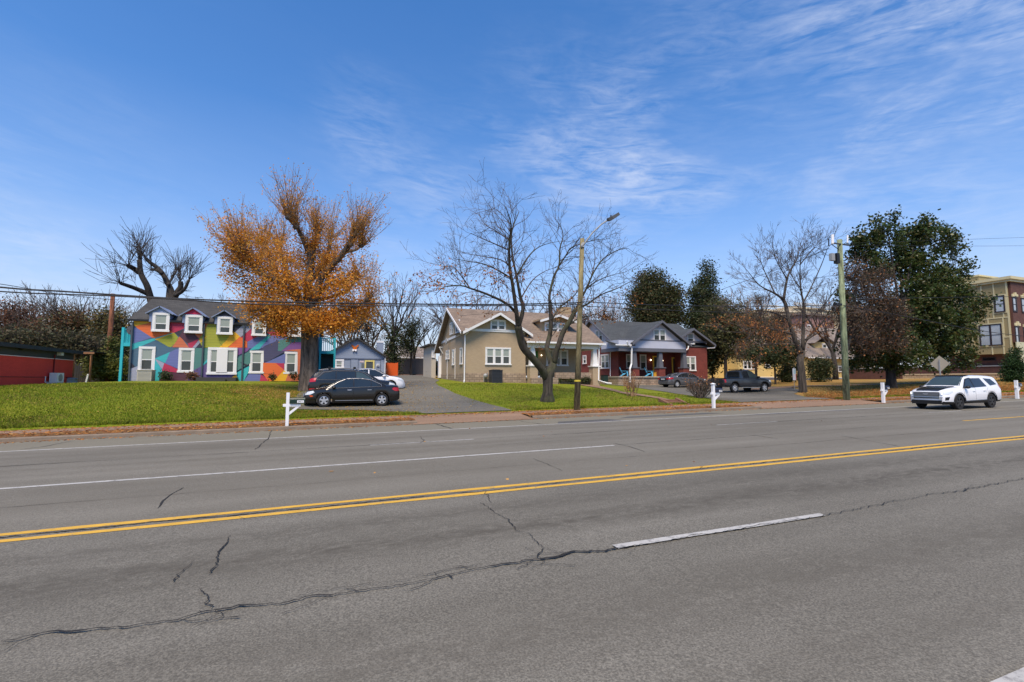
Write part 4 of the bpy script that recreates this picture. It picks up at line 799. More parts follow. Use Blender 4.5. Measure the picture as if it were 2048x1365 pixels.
c_ = at(43, 696, X=-17.9); m = MB(); m.ball(c_, .16); m.build('wall_lamp', BLACKM, rb); c_ = at(120, 708, X=-17.9); m = MB(); m.box(-18, -17.75, c_.y-.15, c_.y+.15, c_.z-.12, c_.z+.3); m.build('junction_box', WHITE2, rb); m = MB(); m.tube([(-17.96, c_.y-.5, c_.z-.1), (-17.96, c_.y-.5, 1.9)], .04, 5); m.build('conduit', paint('red_pipe', srgb(120, 30, 32)), rb)
def condenser(lab, x0, x1, y0, y1, z0, z1, mat, grille, facing='y', fan=True):
    t = thing('air_conditioner', lab, 'air conditioner', ((x0+x1)/2, (y0+y1)/2, z0)); m = MB(); m.box(x0, x1, y0, y1, z0, z1); m.box(x0-.03, x1+.03, y0-.03, y1+.03, z1, z1+.05); m.build('case', mat, t)
    m = MB(); n = 9
    for i in range(n):
        z = z0+.08+(z1-z0-.16)*i/(n-1)
        if facing == 'y': m.box(x0+.05, x1-.05, y0-.012, y0, z-.012, z+.012)
        else: m.box(x1, x1+.012, y0+.05, y1-.05, z-.012, z+.012)
    m.build('grille', grille, t); 
    if fan: m = MB(); m.tube([((x0+x1)/2, (y0+y1)/2, z1+.05), ((x0+x1)/2, (y0+y1)/2, z1+.08)], (x1-x0)*.4, 12); m.build('fan_guard', grille, t)
    return t
def split_unit():
    c = at(119, 756, X=-17.5); t = thing('air_conditioner', 'white split air conditioner with round fan on the red brick wall', 'air conditioner', (-17.6, c.y, c.z-.35)); m = MB(); m.box(-17.85, -17.45, c.y-.45, c.y+.45, c.z-.33, c.z+.33); m.build('case', WHITE2, t)
    m = MB(); m.tube([(-17.45, c.y, c.z), (-17.43, c.y, c.z)], .25, 16); m.build('fan_guard', GREYU, t); m = MB(); m.box(-18, -17.45, c.y-.4, c.y-.34, c.z-.4, c.z-.33); m.box(-18, -17.45, c.y+.34, c.y+.4, c.z-.4, c.z-.33); m.tube([(-17.9, c.y-.5, c.z-.3), (-17.9, c.y-.8, c.z-.3), (-17.9, c.y-.8, c.z+.1)], .03, 5); m.build('bracket', WHITE2, t)
split_unit()
q = at(295, 762, Y=40.9); condenser('pale beige air conditioner against the left end of the mural house', at(277, 750, Y=40.9).x, at(289, 750, Y=40.9).x+.5, 40.6, 41.4, 1.6, at(290, 741.5, Y=40.9).z, paint('beige_case', srgb(180, 175, 160)), GREYU)
condenser('tall black air conditioner before the front wall of the tan bungalow', at(981, 750, Y=37.2).x, at(1002, 750, Y=37.2).x, 36.8, 37.6, 1.45, at(990, 741.5, Y=37.2).z, DARKU, BLACKM)
gm = thing('gas_meter', 'grey gas meter with pipes by the tan bungalow wall', 'meter', at(971, 762, Y=37.7)); c_ = at(971, 752, Y=37.7); m = MB(); m.ball(c_, .2); m.tube([c_, c_+Vector((.2, 0, .25)), c_+Vector((.3, .2, -.3))], .03, 5); m.tube([c_+Vector((-.15, 0, 0)), c_+Vector((-.15, 0, -.5))], .03, 5); m.build('pipework', GREYU, gm)
# timber lean-to beside the red building
sh = thing('timber_lean_to', 'open timber lean-to frame between the red building and dark fence', 'shelter', (-16, 46, 1.6)); a = at(148, 708, Y=45.5); b_ = at(183, 708, Y=45.5); WD = paint('raw_timber', srgb(150, 105, 70), .8, .3, 4)
m = MB(); m.tube([(a.x, 45.5, 1.5), (a.x, 45.5, a.z)], .09, 4); m.build('post', WD, sh); m = MB(); m.tube([(b_.x, 45.5, 1.5), (b_.x, 45.5, a.z)], .07, 4); m.build('post', WD, sh); m = MB(); m.box(a.x-.1, b_.x+.2, 45.4, 45.55, a.z, a.z+.14); m.build('beam', WD, sh); m = MB(); m.box(a.x-.1, b_.x+.2, 45.4, 48.5, a.z+.14, a.z+.2); m.build('roof', DKW, sh)
bn = thing('covered_bin', 'low grey lidded bin beside the red building corner', 'bin', at(138, 765, Y=44)); c_ = at(138, 765, Y=44); m = MB(); m.cyl(c_.x, c_.y, c_.z-.1, c_.z+.25, .5, .45, 12); m.build('tub', GREYU, bn); m = MB(); m.cyl(c_.x, c_.y, c_.z+.25, c_.z+.33, .52, .3, 12); m.build('lid', GREYU, bn)
mk = thing('marker_post', 'short white leaning marker post before the dark fence', 'post', at(171, 764, Y=43)); c_ = at(171, 764, Y=43); m = MB(); m.tube([c_-Vector((0, 0, .2)), c_+Vector((.12, 0, .55))], .06, 5); m.tube([c_+Vector((.1, -.05, .45)), c_+Vector((.12, -.05, .52))], .02, 4); m.build('stake', WHITE2, mk)
# dark green bin between the two bungalows
gb_ = thing('wheeled_bin', 'dark green wheeled bin by the stone base of the brown bungalow', 'bin', at(1209, 763, Y=46)); c_ = at(1209, 763, Y=45.2); m = MB(); m.box(c_.x-.28, c_.x+.28, c_.y-.3, c_.y+.3, c_.z-.05, c_.z+.62); m.build('body', paint('bin_green', (.015, .035, .03), .5), gb_); m = MB(); m.box(c_.x-.31, c_.x+.31, c_.y-.33, c_.y+.33, c_.z+.62, c_.z+.69); m.build('lid', BLACKM, gb_)
# ---------------------------------------------------------------- yellow houses
YSD = siding('yellow_siding', srgb(220, 196, 132), 0.22, .5); YSB = siding('buff_siding', srgb(216, 188, 118), 0.5, .85); LTAN = shingle('pinkish_shingle', srgb(140, 128, 118), .15); GBL = paint('grey_block', srgb(92, 96, 108), .85, .2)
ya = thing('yellow_cottage', 'small yellow clapboard house behind the parked pickup truck', 'house', (54, 55, 1.6)); P5 = Pl(Y=55.0)
a, b_ = at(1477, 740, Y=55).x, at(1556, 740, Y=55).x; zt5 = at(1510, 706, Y=55).z
mb = MB(); mb.box(a, b_, 55, 64, 1.0, zt5); mb.build('wall', YSD, ya); flatbox(P5, 1517, 754, 1556, 755.5, .06, WHITE, 'base_board', ya); mb = MB(); mb.box(a+.02, b_-.02, 54.95, 64.1, .8, at(1510, 755, Y=55).z); mb.build('foundation', GBL, ya)
mb = MB(); slab(mb, [(a-.4, 54.5, zt5-.05), (b_+.4, 54.5, zt5-.05), (b_+.4, 60, zt5+2.6), (a-.4, 60, zt5+2.6)]); slab(mb, [(a-.4, 60, zt5+2.6), (b_+.4, 60, zt5+2.6), (b_+.4, 65.5, zt5-.05), (a-.4, 65.5, zt5-.05)]); mb.build('roof', LTAN, ya)
window(ya, P5, 1486, 722, 1511, 739.5, 3, .14, glass=DGLASS, blind=GLASS); window(ya, P5, 1530, 722, 1541, 736.5, 1, .14, glass=DGLASS, blind=GLASS)
yg = thing('buff_garage', 'plain buff garage wall left of the yellow clapboard house', 'garage', (48, 57, 1.5)); P6 = Pl(Y=57.0); a, b_ = at(1418, 740, Y=57).x, at(1478, 740, Y=57).x-.0; zt6 = at(1450, 700, Y=57).z
mb = MB(); mb.box(a, b_, 57, 64, 1, zt6); mb.build('wall', YSB, yg); flatbox(P6, 1437, 723, 1478, 726, .05, paint('cream_trim', srgb(226, 208, 160)), 'trim_board', yg); mb = MB(); slab(mb, [(a-.3, 56.6, zt6), (b_+.3, 56.6, zt6), (b_+.3, 60.5, zt6+1.8), (a-.3, 60.5, zt6+1.8)]); slab(mb, [(a-.3, 60.5, zt6+1.8), (b_+.3, 60.5, zt6+1.8), (b_+.3, 64.4, zt6), (a-.3, 64.4, zt6)]); mb.build('roof', LTAN, yg)
wr = thing('door_wreath', 'small orange autumn wreath on the buff garage wall', 'wreath', at(1472, 730, Y=56.9)); c_ = at(1472, 730, Y=56.9); m = MB(); m.tube([c_+Vector((.22*math.cos(t), 0, .22*math.sin(t))) for t in [i*math.pi/5 for i in range(11)]], .09, 5); m.build('ring', paint('wreath_orange', srgb(170, 95, 35), .9, .5, 9), wr)
yb = thing('yellow_porch_house', 'yellow house with grey porch, pinkish roof and dormer behind the green pole', 'house', (72, 50, 1.3)); P7 = Pl(Y=50.0); a, b_ = at(1612, 740, Y=50).x, at(1700, 740, Y=50).x; c9 = at(1777, 740, Y=50).x
ze7 = at(1650, 716, Y=50).z; zf7 = at(1700, 757, Y=50).z
mb = MB(); mb.box(a, b_, 50, 60, zf7, ze7); mb.box(b_, c9, 52.5, 60, zf7, ze7); mb.build('wall', YSD, yb); mb = MB(); mb.box(a-.05, c9+.1, 49.9, 60.1, .6, zf7); mb.build('foundation', GBL, yb); flatbox(P7, 1646, 755.5, 1700, 757.5, .06, WHITE, 'base_board', yb)
rz7 = at(1630, 668, Y=54).z
mb = MB(); slab(mb, [(a-.3, 49.3, ze7), (c9+.5, 49.3, ze7), (c9-3, 55, rz7+1.2), (a+3.0, 55, rz7+1.2)]); slab(mb, [(a-.3, 49.3, ze7), (a+3.0, 55, rz7+1.2), (a-.3, 60.7, ze7)][:3]); slab(mb, [(c9+.5, 49.3, ze7), (c9-3, 55, rz7+1.2), (c9+.5, 60.7, ze7)]); slab(mb, [(a-.3, 60.7, ze7), (c9+.5, 60.7, ze7), (c9-3, 55, rz7+1.2), (a+3.0, 55, rz7+1.2)]); mb.build('roof', LTAN, yb)
mb = MB(); mb.box(a-.3, c9+.5, 49.2, 49.3, ze7-.15, ze7+.02); mb.build('gutter', WHITE2, yb)
d0, d1 = at(1628, 700, Y=51).x, at(1664, 700, Y=51).x; zd0, zd1, zda = at(1650, 706, Y=51).z-.6, at(1650, 690, Y=51).z, at(1645, 675, Y=51).z
mb = MB(); mb.box(d0, d1, 51, 55, zd0, zd1+.4); mb.build('dormer', YSD, yb); mb = MB(); dm = (d0+d1)/2; [slab(mb, [(dm, 50.5, zda+.3), (s, 50.5, zd1+.2), (s, 55, zd1+.2), (dm, 55, zda+.3)]) for s in (d0-.5, d1+.5)]; mb.build('dormer_roof', LTAN, yb)
window(yb, Pl(Y=51), 1644, 687.5, 1662.5, 704, 2, .2, glass=DGLASS, blind=GLASS); window(yb, P7, 1667, 732, 1685, 744.5, 2, .16, glass=DGLASS, blind=GLASS); window(yb, Pl(Y=52.5), 1733, 732, 1742, 746, 1, .14, glass=DGLASS, blind=GLASS); window(yb, Pl(Y=52.5), 1750, 733, 1757, 746, 1, .14)
m = MB(); p0 = at(1722, 740, Y=50.2); m.box(p0.x-.75, p0.x+.75, 49.9, 51.2, .7, at(1722, 737, Y=50).z); m.build('porch_pier', GBL, yb)
m = MB(); x = at(1738, 750, Y=50).x; x1_ = at(1776, 750, Y=50).x; zr_ = at(1757, 743, Y=50).z; zb_ = at(1757, 756, Y=50).z; m.box(x, x1_, 50, 50.08, zr_-.08, zr_); m.box(x, x1_, 50, 50.08, zb_, zb_+.08)
while x < x1_: m.box(x, x+.09, 50.01, 50.07, zb_+.08, zr_-.08); x += .28
m.build('porch_railing', WHITE, yb)
for pxx in (1741, 1775): c_ = at(pxx, 740, Y=50); m = MB(); m.box(c_.x-.2, c_.x+.2, 50.1, 50.5, zf7, ze7-.1); m.build('porch_column', WHITE, yb)
m = MB(); s0, s1 = at(1706, 763, Y=49), at(1717, 745, Y=49.5); m.tube([s0, s1], .06, 4); m.tube([s0+Vector((0, 0, -.7)), s1+Vector((0, 0, -.9))], .05, 4)
for t in (0, .2, .4, .6, .8, 1): q_ = s0.lerp(s1, t); m.tube([q_, q_+Vector((0, 0, -.9))], .03, 4)
m.build('stair_rail', WHITE, yb)
m = MB(); [m.box(s0.x-.1+i*.35, s1.x+1.4, 48.6, 49.9, .8, 1.05+i*.2) for i in range(4)]; m.build('front_step', GBL, yb)
# pinkish upper block behind
uh = thing('pink_brick_house', 'tall pinkish brick house rising behind the yellow porch house', 'house', (78, 66, 1.5)); a, b_ = at(1600, 650, Y=66).x, at(1668, 650, Y=66).x; PK = brick('pink_brick', srgb(150, 112, 104), srgb(138, 104, 98), srgb(150, 130, 122), .22, .08)
mb = MB(); mb.box(a, b_, 66, 74, 1, at(1630, 632, Y=66).z); mb.build('wall', PK, uh); mb = MB(); mb.box(a-.3, b_+.3, 65.6, 74.4, at(1630, 632, Y=66).z, at(1630, 628, Y=66).z); mb.build('roof', LTAN, uh); window(uh, Pl(Y=66.0), 1614, 650, 1623, 666, 1, .2, glass=DGLASS, blind=GLASS)
# far beige apartment roofs with railings
fb = thing('beige_apartments', 'distant beige apartment block with railed roof decks above the trees', 'apartment building', (95, 105, 1.5)); BEI = paint('beige_render', srgb(196, 180, 150), .8, .08); PF = Pl(Y=105.0)
mb = MB(); steps = [(1478, 1528, 620), (1528, 1590, 612), (1590, 1650, 607), (1650, 1745, 615)]
for x0_, x1_, yt in steps: mb.box(at(x0_, 650, Y=105).x, at(x1_, 650, Y=105).x, 105, 118, 1, at((x0_+x1_)/2, yt+8, Y=105).z)
mb.build('wall', BEI, fb); mb = MB()
for x0_, x1_, yt in steps:
    ua, ub, zt_ = at(x0_, 650, Y=104.8).x, at(x1_, 650, Y=104.8).x, at((x0_+x1_)/2, yt+8, Y=105).z; mb.box(ua, ub, 104.6, 105, zt_-.6, zt_-.1)
    for k in range(3): mb.box(ua, ub, 104.8, 104.9, zt_+.35+.35*k, zt_+.5+.35*k)
mb.build('roof_railing', paint('cream_rail', srgb(214, 200, 172)), fb)
for pxx in (1495, 1545, 1610, 1680, 1715): window(fb, PF, pxx, 632, pxx+7, 648, 1, .3, glass=DGLASS, blind=GLASS)
# ---------------------------------------------------------------- apartment building on the right
XA, YA = 71.6, 30.0; PA = Pl(X=XA, sgn=-1); PAF = Pl(Y=YA)
ap_ = thing('corner_apartments', 'three storey block with khaki panels and brown brick at the right edge', 'apartment building', (80, 36, 2.2))
KH = paint('khaki_panel', srgb(150, 136, 98), .75, .06); CRM = paint('cream_batten', srgb(200, 190, 150), .7, .06); BR2 = brick('chocolate_brick', srgb(98, 62, 52), srgb(84, 52, 46), srgb(96, 74, 66), .22, .08, var=.12)
zT = 13.2; zP = at(2000, 708, X=XA).z; yend = 36.5
mb = MB(); mb.box(XA, XA+20, YA+.25, yend, zP, zT); mb.build('panel_wall', KH, ap_)
mb = MB(); mb.box(XA+.3, XA+20, YA, YA+.25, 6.0, zT-.15); mb.build('brick_front', BR2, ap_)
mb = MB(); mb.box(XA+.9, XA+20, YA+.6, yend, .8, zP); mb.build('brick_base', BR2, ap_)
mb = MB(); mb.box(XA-.35, XA+20, YA-.35, yend+.3, zT, zT+.32); mb.box(XA-.2, XA+20, YA-.2, yend+.15, zT-.25, zT); mb.build('cornice', CRM, ap_)
mb = MB(); mb.box(XA+.31, XA+20, YA-.12, YA-.005, 5.4, 6.05); mb.box(XA+1.2, XA+20, YA-.1, YA+.6, .8, 5.4); mb.build('ground_floor_render', paint('pale_cream', srgb(190, 190, 160), .8), ap_)
bt_ = MB()
for pyy, xx in ((596, 2005), (636, 2000), (675, 2005)):
    z = at(xx, pyy, X=XA).z; PA.box(bt_, YA+.2, yend, z-.06, z+.06, 0, .035)
zr_ = [at(2000, y_, X=XA).z for y_ in (709, 675, 636, 596, 560)]
for k, ys_ in enumerate([(1980, 2003), (2006, 1976), (1988, 2008), (1967, 1992)]):
    for xx in ys_: u = at(xx, 640, X=XA).y; PA.box(bt_, u-.06, u+.06, zr_[k], zr_[k+1], 0, .033)
for u in (YA+.25, 33.6, 35, yend-.05): PA.box(bt_, u-.08, u+.08, zP, zT-.25, 0, .037)
bt_.build('batten', CRM, ap_)
BF = paint('black_window_frame', (.03, .022, .026), .5)
for q, n_ in (((1961, 649, 2007, 692), 2), ((1990, 591.5, 2012, 625), 1)):
    ua, zb_ = PA.uv(q[0], q[3]); ub, _ = PA.uv(q[2], q[3]); _, zt_ = PA.uv((q[0]+q[2])/2, q[1]); _, zb_ = PA.uv((q[0]+q[2])/2, q[3]); m = MB(); PA.box(m, min(ua, ub)-.12, max(ua, ub)+.12, zb_-.12, zt_+.12, 0, .05); m.build('window_surround', CRM, ap_)
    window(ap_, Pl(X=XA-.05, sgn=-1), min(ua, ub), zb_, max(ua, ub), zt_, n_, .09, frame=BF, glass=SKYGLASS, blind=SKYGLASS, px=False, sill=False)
PAB = Pl(X=XA+.9, sgn=-1); window(ap_, PAB, 1965, 715, 1992, 722, 1, .08, frame=BF, glass=DGLASS, blind=DGLASS, sash=False, sill=False)
for q in ((2024.5, 594, 2033, 624), (2042, 596, 2052, 626), (2030, 652, 2038, 690), (2047, 655, 2058, 692)):
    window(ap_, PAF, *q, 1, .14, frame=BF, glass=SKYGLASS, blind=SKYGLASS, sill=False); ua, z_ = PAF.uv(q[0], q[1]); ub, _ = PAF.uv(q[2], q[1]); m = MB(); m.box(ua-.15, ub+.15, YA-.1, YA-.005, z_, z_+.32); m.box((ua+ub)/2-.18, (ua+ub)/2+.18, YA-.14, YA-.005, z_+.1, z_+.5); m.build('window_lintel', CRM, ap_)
m = MB(); a = at(1930, 545, X=XA+3); m.box(XA+3, XA+7, 34, 38, zT+.3, zT+1.4); m.box(XA+6, XA+10, 38.5, 41.5, zT+.3, zT+2.2); m.build('roof_penthouse', KH, ap_)
m = MB(); m.box(XA+2.9, XA+7.1, 33.9, 38.1, zT+1.4, zT+1.6); m.box(XA+5.9, XA+10.1, 38.4, 41.6, zT+2.2, zT+2.4); m.build('penthouse_coping', CRM, ap_)
# long brick wall and limestone retaining wall
XW_ = 71.2; lw = thing('brick_garden_wall', 'long brown brick wall running back from the corner apartments', 'wall', (XW_+1, 40, 1.5)); m = MB(); zc = at(1900, 735, X=XW_+1).z; m.box(XW_+1, XW_+1.3, YA+.8, 58, .8, zc); m.build('brickwork', BR2, lw); m = MB(); m.box(XW_+.9, XW_+1.4, YA+.8, 58, zc, zc+.12); m.build('coping', GREYU, lw)
LS = brick('pale_limestone_block', srgb(206, 182, 142), srgb(190, 165, 130), srgb(150, 128, 100), .6, .3, var=.1)
rwl = thing('retaining_wall', 'low pale limestone block retaining wall behind the white SUV', 'wall', (XW_-.6, 38, 1.5)); m = MB(); p0, p1 = at(1805, 749, X=XW_-.6), at(2008, 749, X=XW_-.6); m.box(XW_-.6, XW_+.2, p1.y, p0.y, .6, at(1900, 750, X=XW_-.6).z); m.build('blockwork', LS, rwl); m = MB(); m.box(XW_-.66, XW_+.26, p1.y-.05, p0.y+.05, at(1900, 750, X=XW_-.6).z, at(1900, 748, X=XW_-.6).z+.03); m.build('coping', paint('pale_coping', srgb(196, 178, 146), .85), rwl)
# roof glimpsed far left and a brown garage behind the fence
gh = thing('brown_garage', 'brown roofed outbuilding with pale windows behind the weathered fence', 'outbuilding', (9, 84, 2.5)); a, b_ = at(784, 710, Y=84).x, at(866, 710, Y=84).x; z1_ = at(820, 716, Y=84).z; m = MB(); m.box(a, b_, 84, 92, 2, z1_); m.build('wall', paint('dun_wall', srgb(120, 96, 84), .8), gh); m = MB(); slab(m, [(a-.4, 83.6, z1_), (b_+.4, 83.6, z1_), (b_+.4, 88, at(820, 690, Y=84).z), (a-.4, 88, at(820, 690, Y=84).z)]); slab(m, [(a-.4, 92.4, z1_), (b_+.4, 92.4, z1_), (b_+.4, 88, at(820, 690, Y=84).z), (a-.4, 88, at(820, 690, Y=84).z)]); m.build('roof', LTAN, gh); m = MB(); m.box(a-.4, b_+.4, 83.5, 83.6, z1_-.1, z1_+.1); m.build('gutter', WHITE, gh)
window(gh, Pl(Y=84.0), 786, 695, 799, 707, 2, .25)
wg = thing('white_cottage', 'small white gabled cottage far behind the red building roof', 'house', (-42, 64, 1.6)); a, b_ = at(-14, 680, Y=64).x, at(8, 680, Y=64).x; m = MB(); m.box(a, b_, 64, 70, 1, at(0, 676, Y=64).z); m.build('wall', WHITE, wg); m = MB(); m.box(a-.3, b_+.3, 63.7, 70.3, at(0, 676, Y=64).z, at(0, 671, Y=64).z); m.build('roof', GREYU, wg); window(wg, Pl(Y=64.0), 0, 675, 6, 688, 1, .15)
wc = thing('grey_cottage', 'small grey roofed cottage glimpsed behind the timber lean-to', 'house', (-24, 70, 1.6)); a, b_ = at(165, 700, Y=70).x, at(205, 700, Y=70).x; z_ = at(185, 706, Y=70).z; m = MB(); m.box(a, b_, 70, 76, 1, z_); m.build('wall', paint('grey_wall', (.35, .35, .35)), wc); m = MB(); slab(m, [(a-.3, 69.6, z_), (b_+.3, 69.6, z_), (b_+.3, 73, z_+1.2), (a-.3, 73, z_+1.2)]); slab(m, [(a-.3, 76.4, z_), (b_+.3, 76.4, z_), (b_+.3, 73, z_+1.2), (a-.3, 73, z_+1.2)]); m.build('roof', paint('grey_roof', (.28, .3, .3)), wc)
# ================================================================== VEHICLES
def lerp1(x, pts):
    if x <= pts[0][0]: return pts[0][1]
    for (a, p), (b, q) in zip(pts, pts[1:]):
        if x <= b: return p+(q-p)*(x-a)/(b-a) if b > a else q
    return pts[-1][1]
def smooth1(x, pts):        # monotone-ish smooth interpolation
    n = len(pts)
    if x <= pts[0][0]: return pts[0][1]
    if x >= pts[-1][0]: return pts[-1][1]
    for i in range(n-1):
        if x <= pts[i+1][0]:
            x0, y0 = pts[i]; x1, y1 = pts[i+1]
            m = lambda j: 0 if j in (0, n-1) else ((pts[j+1][1]-pts[j-1][1])/(pts[j+1][0]-pts[j-1][0]))
            h = x1-x0; t = (x-x0)/h; a, b = m(i), m(i+1)
            if i == 0: a = (y1-y0)/h
            if i+1 == n-1: b = (y1-y0)/h
            return y0*(2*t**3-3*t*t+1)+a*h*(t**3-2*t*t+t)+y1*(-2*t**3+3*t*t)+b*h*(t**3-t*t)
def build_car(S, name, label, loc, heading, cat='car'):
    """x forward, y left; profile tables give the hood/roof line, belt line and plan width along x."""
    t_ = thing(name, label, cat, loc); t_.rotation_euler = (0, 0, heading); BASE[t_.name] = Vector((0, 0, 0))
    L2 = S['L']/2; wr, RA = S['wr'], S['arch']; ax = S['axles']; zb0 = S['zb']
    xs = set(np.linspace(-L2, L2, 41).tolist())|set([p[0] for p in S['top']])
    for a in ax:
        for k in range(13): xs.add(a+RA*math.cos(math.pi*k/12)*0.999)
        xs.add(a-RA-.004); xs.add(a+RA+.004)
    xs = sorted(x for x in xs if -L2 <= x <= L2); xs = [x for i, x in enumerate(xs) if i == 0 or x-xs[i-1] > .003]
    W = S['W']/2
    def plan(x): return W*smooth1(x, S['plan'])
    def section(x):
        top, belt, w = lerp1(x, S['top']) if S.get('sharp') else smooth1(x, S['top']), smooth1(x, S['belt']), plan(x); zb = smooth1(x, S['bot']); belt = min(belt, top-.02); h = max(top-belt, 0)
        a = 0
        for c in ax:
            if abs(x-c) < RA: a = max(a, wr+math.sqrt(RA*RA-(x-c)**2))
        z1 = max(zb, a); z2 = max(zb+.10, a+.012); zm = max(zb+.32*(belt-zb)/.6*.9, z2+.012); zs = belt-.12 if belt-.12 > zm+.01 else zm+.01; zs2 = max(belt, zs+.012); 
        tw = (w-.03)-min(.26, h*.38) if h > .12 else w-.03-.10-h*.2
        k = S.get('crown', .03)
        return [(0, z1), (w-.07 if not a else w-.03, z1), (w-.005, z2), (w, zm), (w-.002, zs), (w-.03, zs2), (tw, max(top-.05, zs2+.006) if h > .12 else max(top-k, zs2+.006)), (tw-.09, max(top-.012, zs2+.01) if h > .12 else max(top-.012, zs2+.01)), (tw*.45, max(top, zs2+.014)), (0, max(top+.004, zs2+.016))]
    secs = [section(x) for x in xs]; K = 10; mb = MB(); V = []
    for x, s in zip(xs, secs): V += [(x, y, z) for y, z in s]+[(x, -y, z) for y, z in s]
    F, Mi = [], []
    for i in range(len(xs)-1):
        for k in range(K-1):
            a, b = i*2*K+k, (i+1)*2*K+k
            mat = 1 if k == 0 else (2 if (k == 1 and S.get('clad')) else 0)
            if k == 1 and abs(min((xs[i]-c for c in ax), key=abs)) < RA: mat = 1
            F.append((a, a+1, b+1, b)); Mi.append(mat); F.append((a+K, b+K, b+K+1, a+K+1)); Mi.append(mat)
    for i, rev in ((0, 0), (len(xs)-1, 1)):
        b = i*2*K; ring = [b+k for k in range(K)]+[b+K+k for k in range(K-2, 0, -1)]
        F.append(tuple(ring if rev else ring[::-1])); Mi.append(0)
    mb.v = V; mb.f = [list(f) for f in F]; mb.m = Mi; mb.c = [None]*len(F)
    mb.build('body', [S['paint'], BLACKM, S.get('cladm', BLACKM)], t_, local=True, smooth=42)
    def sy(x, z):
        s = section(max(min(x, L2), -L2)); s = s[1:8]
        for (y0, z0), (y1, z1) in zip(s, s[1:]):
            if z <= z1 and z1 > z0: return y0+(y1-y0)*max(0, (z-z0)/(z1-z0))
        return s[-1][0]
    def panel(nm, poly, off, mat, both=True, sides=(1, -1), n=5, par=None, allo=False):
        res = []
        if nm == 'window_trim':
            Q = []
            for (a, b) in zip(poly, poly[1:]+poly[:1]): Q += [(a[0]+(b[0]-a[0])*k/4, a[1]+(b[1]-a[1])*k/4) for k in range(4)]
            for sd in sides:
                m = MB(); m.tube([(x, sd*(sy(x, z)+.012), z) for x, z in Q+Q[:1]], .013, 4); m.build(nm, mat, t_, local=True)
            return
        P = []
        for (a, b) in zip(poly, poly[1:]+poly[:1]): P += [(a[0]+(b[0]-a[0])*k/n, a[1]+(b[1]-a[1])*k/n) for k in range(n)]
        c = (sum(p[0] for p in P)/len(P), sum(p[1] for p in P)/len(P))
        for sd in sides:
            m = MB(); rings = [[(c[0]+(p[0]-c[0])*f, c[1]+(p[1]-c[1])*f) for p in P] for f in (1, .66, .33)]; vs = []
            for r in rings: vs += [(x, sd*(sy(x, z)+off), z) for x, z in r]
            vs.append((c[0], sd*(sy(*c)+off), c[1])); q = len(P); fs = []
            vs += [(x, sd*(sy(x, z)-.01), z) for x, z in rings[0]]
            for k in range(q):
                k2 = (k+1) % q; fs += [(k, k2, q+k2, q+k), (q+k, q+k2, 2*q+k2, 2*q+k), (2*q+k, 2*q+k2, 3*q), (k, k2, 3*q+1+k2, 3*q+1+k)]
            m.add(vs, fs); res.append(m.build(nm, mat, par or t_, local=True, smooth=50))
        return res
    S['panel'], S['sy'], S['sec'], S['t'] = panel, sy, section, t_
    for nm, poly, off, mat in S.get('panels', []): panel(nm, poly, off, mat)
    # windscreens
    for nm, xa, xb, mat, ins in S['screens']:
        m = MB(); vs = []; n = 6; A = section(xa); B = section(xb)
        for i in range(n+1):
            f = i/n; x = xa+(xb-xa)*f; s = section(x); ww = s[6][0]*(1-ins) if s[6][0] else 0
            zt__ = s[9][1]; e = [(1.0, s[6][1]+.012), (.7, s[8][1]-.004), (0, zt__), (-.7, s[8][1]-.004), (-1.0, s[6][1]+.012)]
            for fy, z in e: vs.append((x+.006*(1 if xa > 0 else -1), ww*fy, z+.014))
        fs = [(i*5+k, i*5+k+1, (i+1)*5+k+1, (i+1)*5+k) for i in range(n) for k in range(4)]; m.add(vs, fs); m.build(nm, mat, t_, local=True, smooth=180)
    # wheels
    for c in ax:
        for sd in (1, -1):
            yo = plan(c)-.02; yi = yo-.22; r = S['wr']
            m = MB(); prof = [(r*.62, yo-.02), (r*.66, yo), (r*.93, yo), (r, yo-.03), (r, yi+.03), (r*.93, yi), (r*.5, yi)]; n = 28; vs = []
            for rr_, y in prof: vs += [(c+rr_*math.cos(2*math.pi*k/n), sd*y, S['wr']+rr_*math.sin(2*math.pi*k/n)) for k in range(n)]
            fs = [(j*n+k, j*n+(k+1) % n, (j+1)*n+(k+1) % n, (j+1)*n+k) for j in range(len(prof)-1) for k in range(n)]; m.add(vs, fs)
            wh = m.build('wheel', RUBBER, t_, local=True, smooth=40)
            m = MB(); rr_ = r*.66; RM_ = S.get('rim', ALLOY); vs = []; 
            for q, y in ((rr_, yo-.012), (rr_*.9, yo-.005), (rr_*.86, yo-.05)): vs += [(c+q*math.cos(2*math.pi*k/n), sd*y, r+q*math.sin(2*math.pi*k/n)) for k in range(n)]
            m.add(vs, [(j*n+k, j*n+(k+1) % n, (j+1)*n+(k+1) % n, (j+1)*n+k) for j in range(2) for k in range(n)])
            ns = S.get('spokes', 5)
            for k in range(ns):
                a = 2*math.pi*k/ns+math.pi/2; d = Vector((math.cos(a), 0, math.sin(a))); pz = Vector((-math.sin(a), 0, math.cos(a))); o = Vector((c, sd*(yo-.014), r)); w1, w2 = r*.10*5/ns+.008, r*.085*5/ns+.006
                m.prism([o+d*.03+pz*w1, o+d*rr_*.92+pz*w2*1.5, o+d*rr_*.92-pz*w2*1.5, o+d*.03-pz*w1], (0, -sd*.03, 0))
            m.tube([(c, sd*(yo-.04), r), (c, sd*(yo-.002), r)], r*.17, 12); m.build('rim', RM_, wh, local=True)
            m = MB(); m.tube([(c, sd*(yo-.10), r), (c, sd*(yo-.09), r)], rr_*.9, 20); m.build('brake_disc', paint('brake_dark', (.03, .03, .03), .5, metal=.5) if 'brake_dark' not in MATS else MATS['brake_dark'], wh, local=True)
    return t_, panel
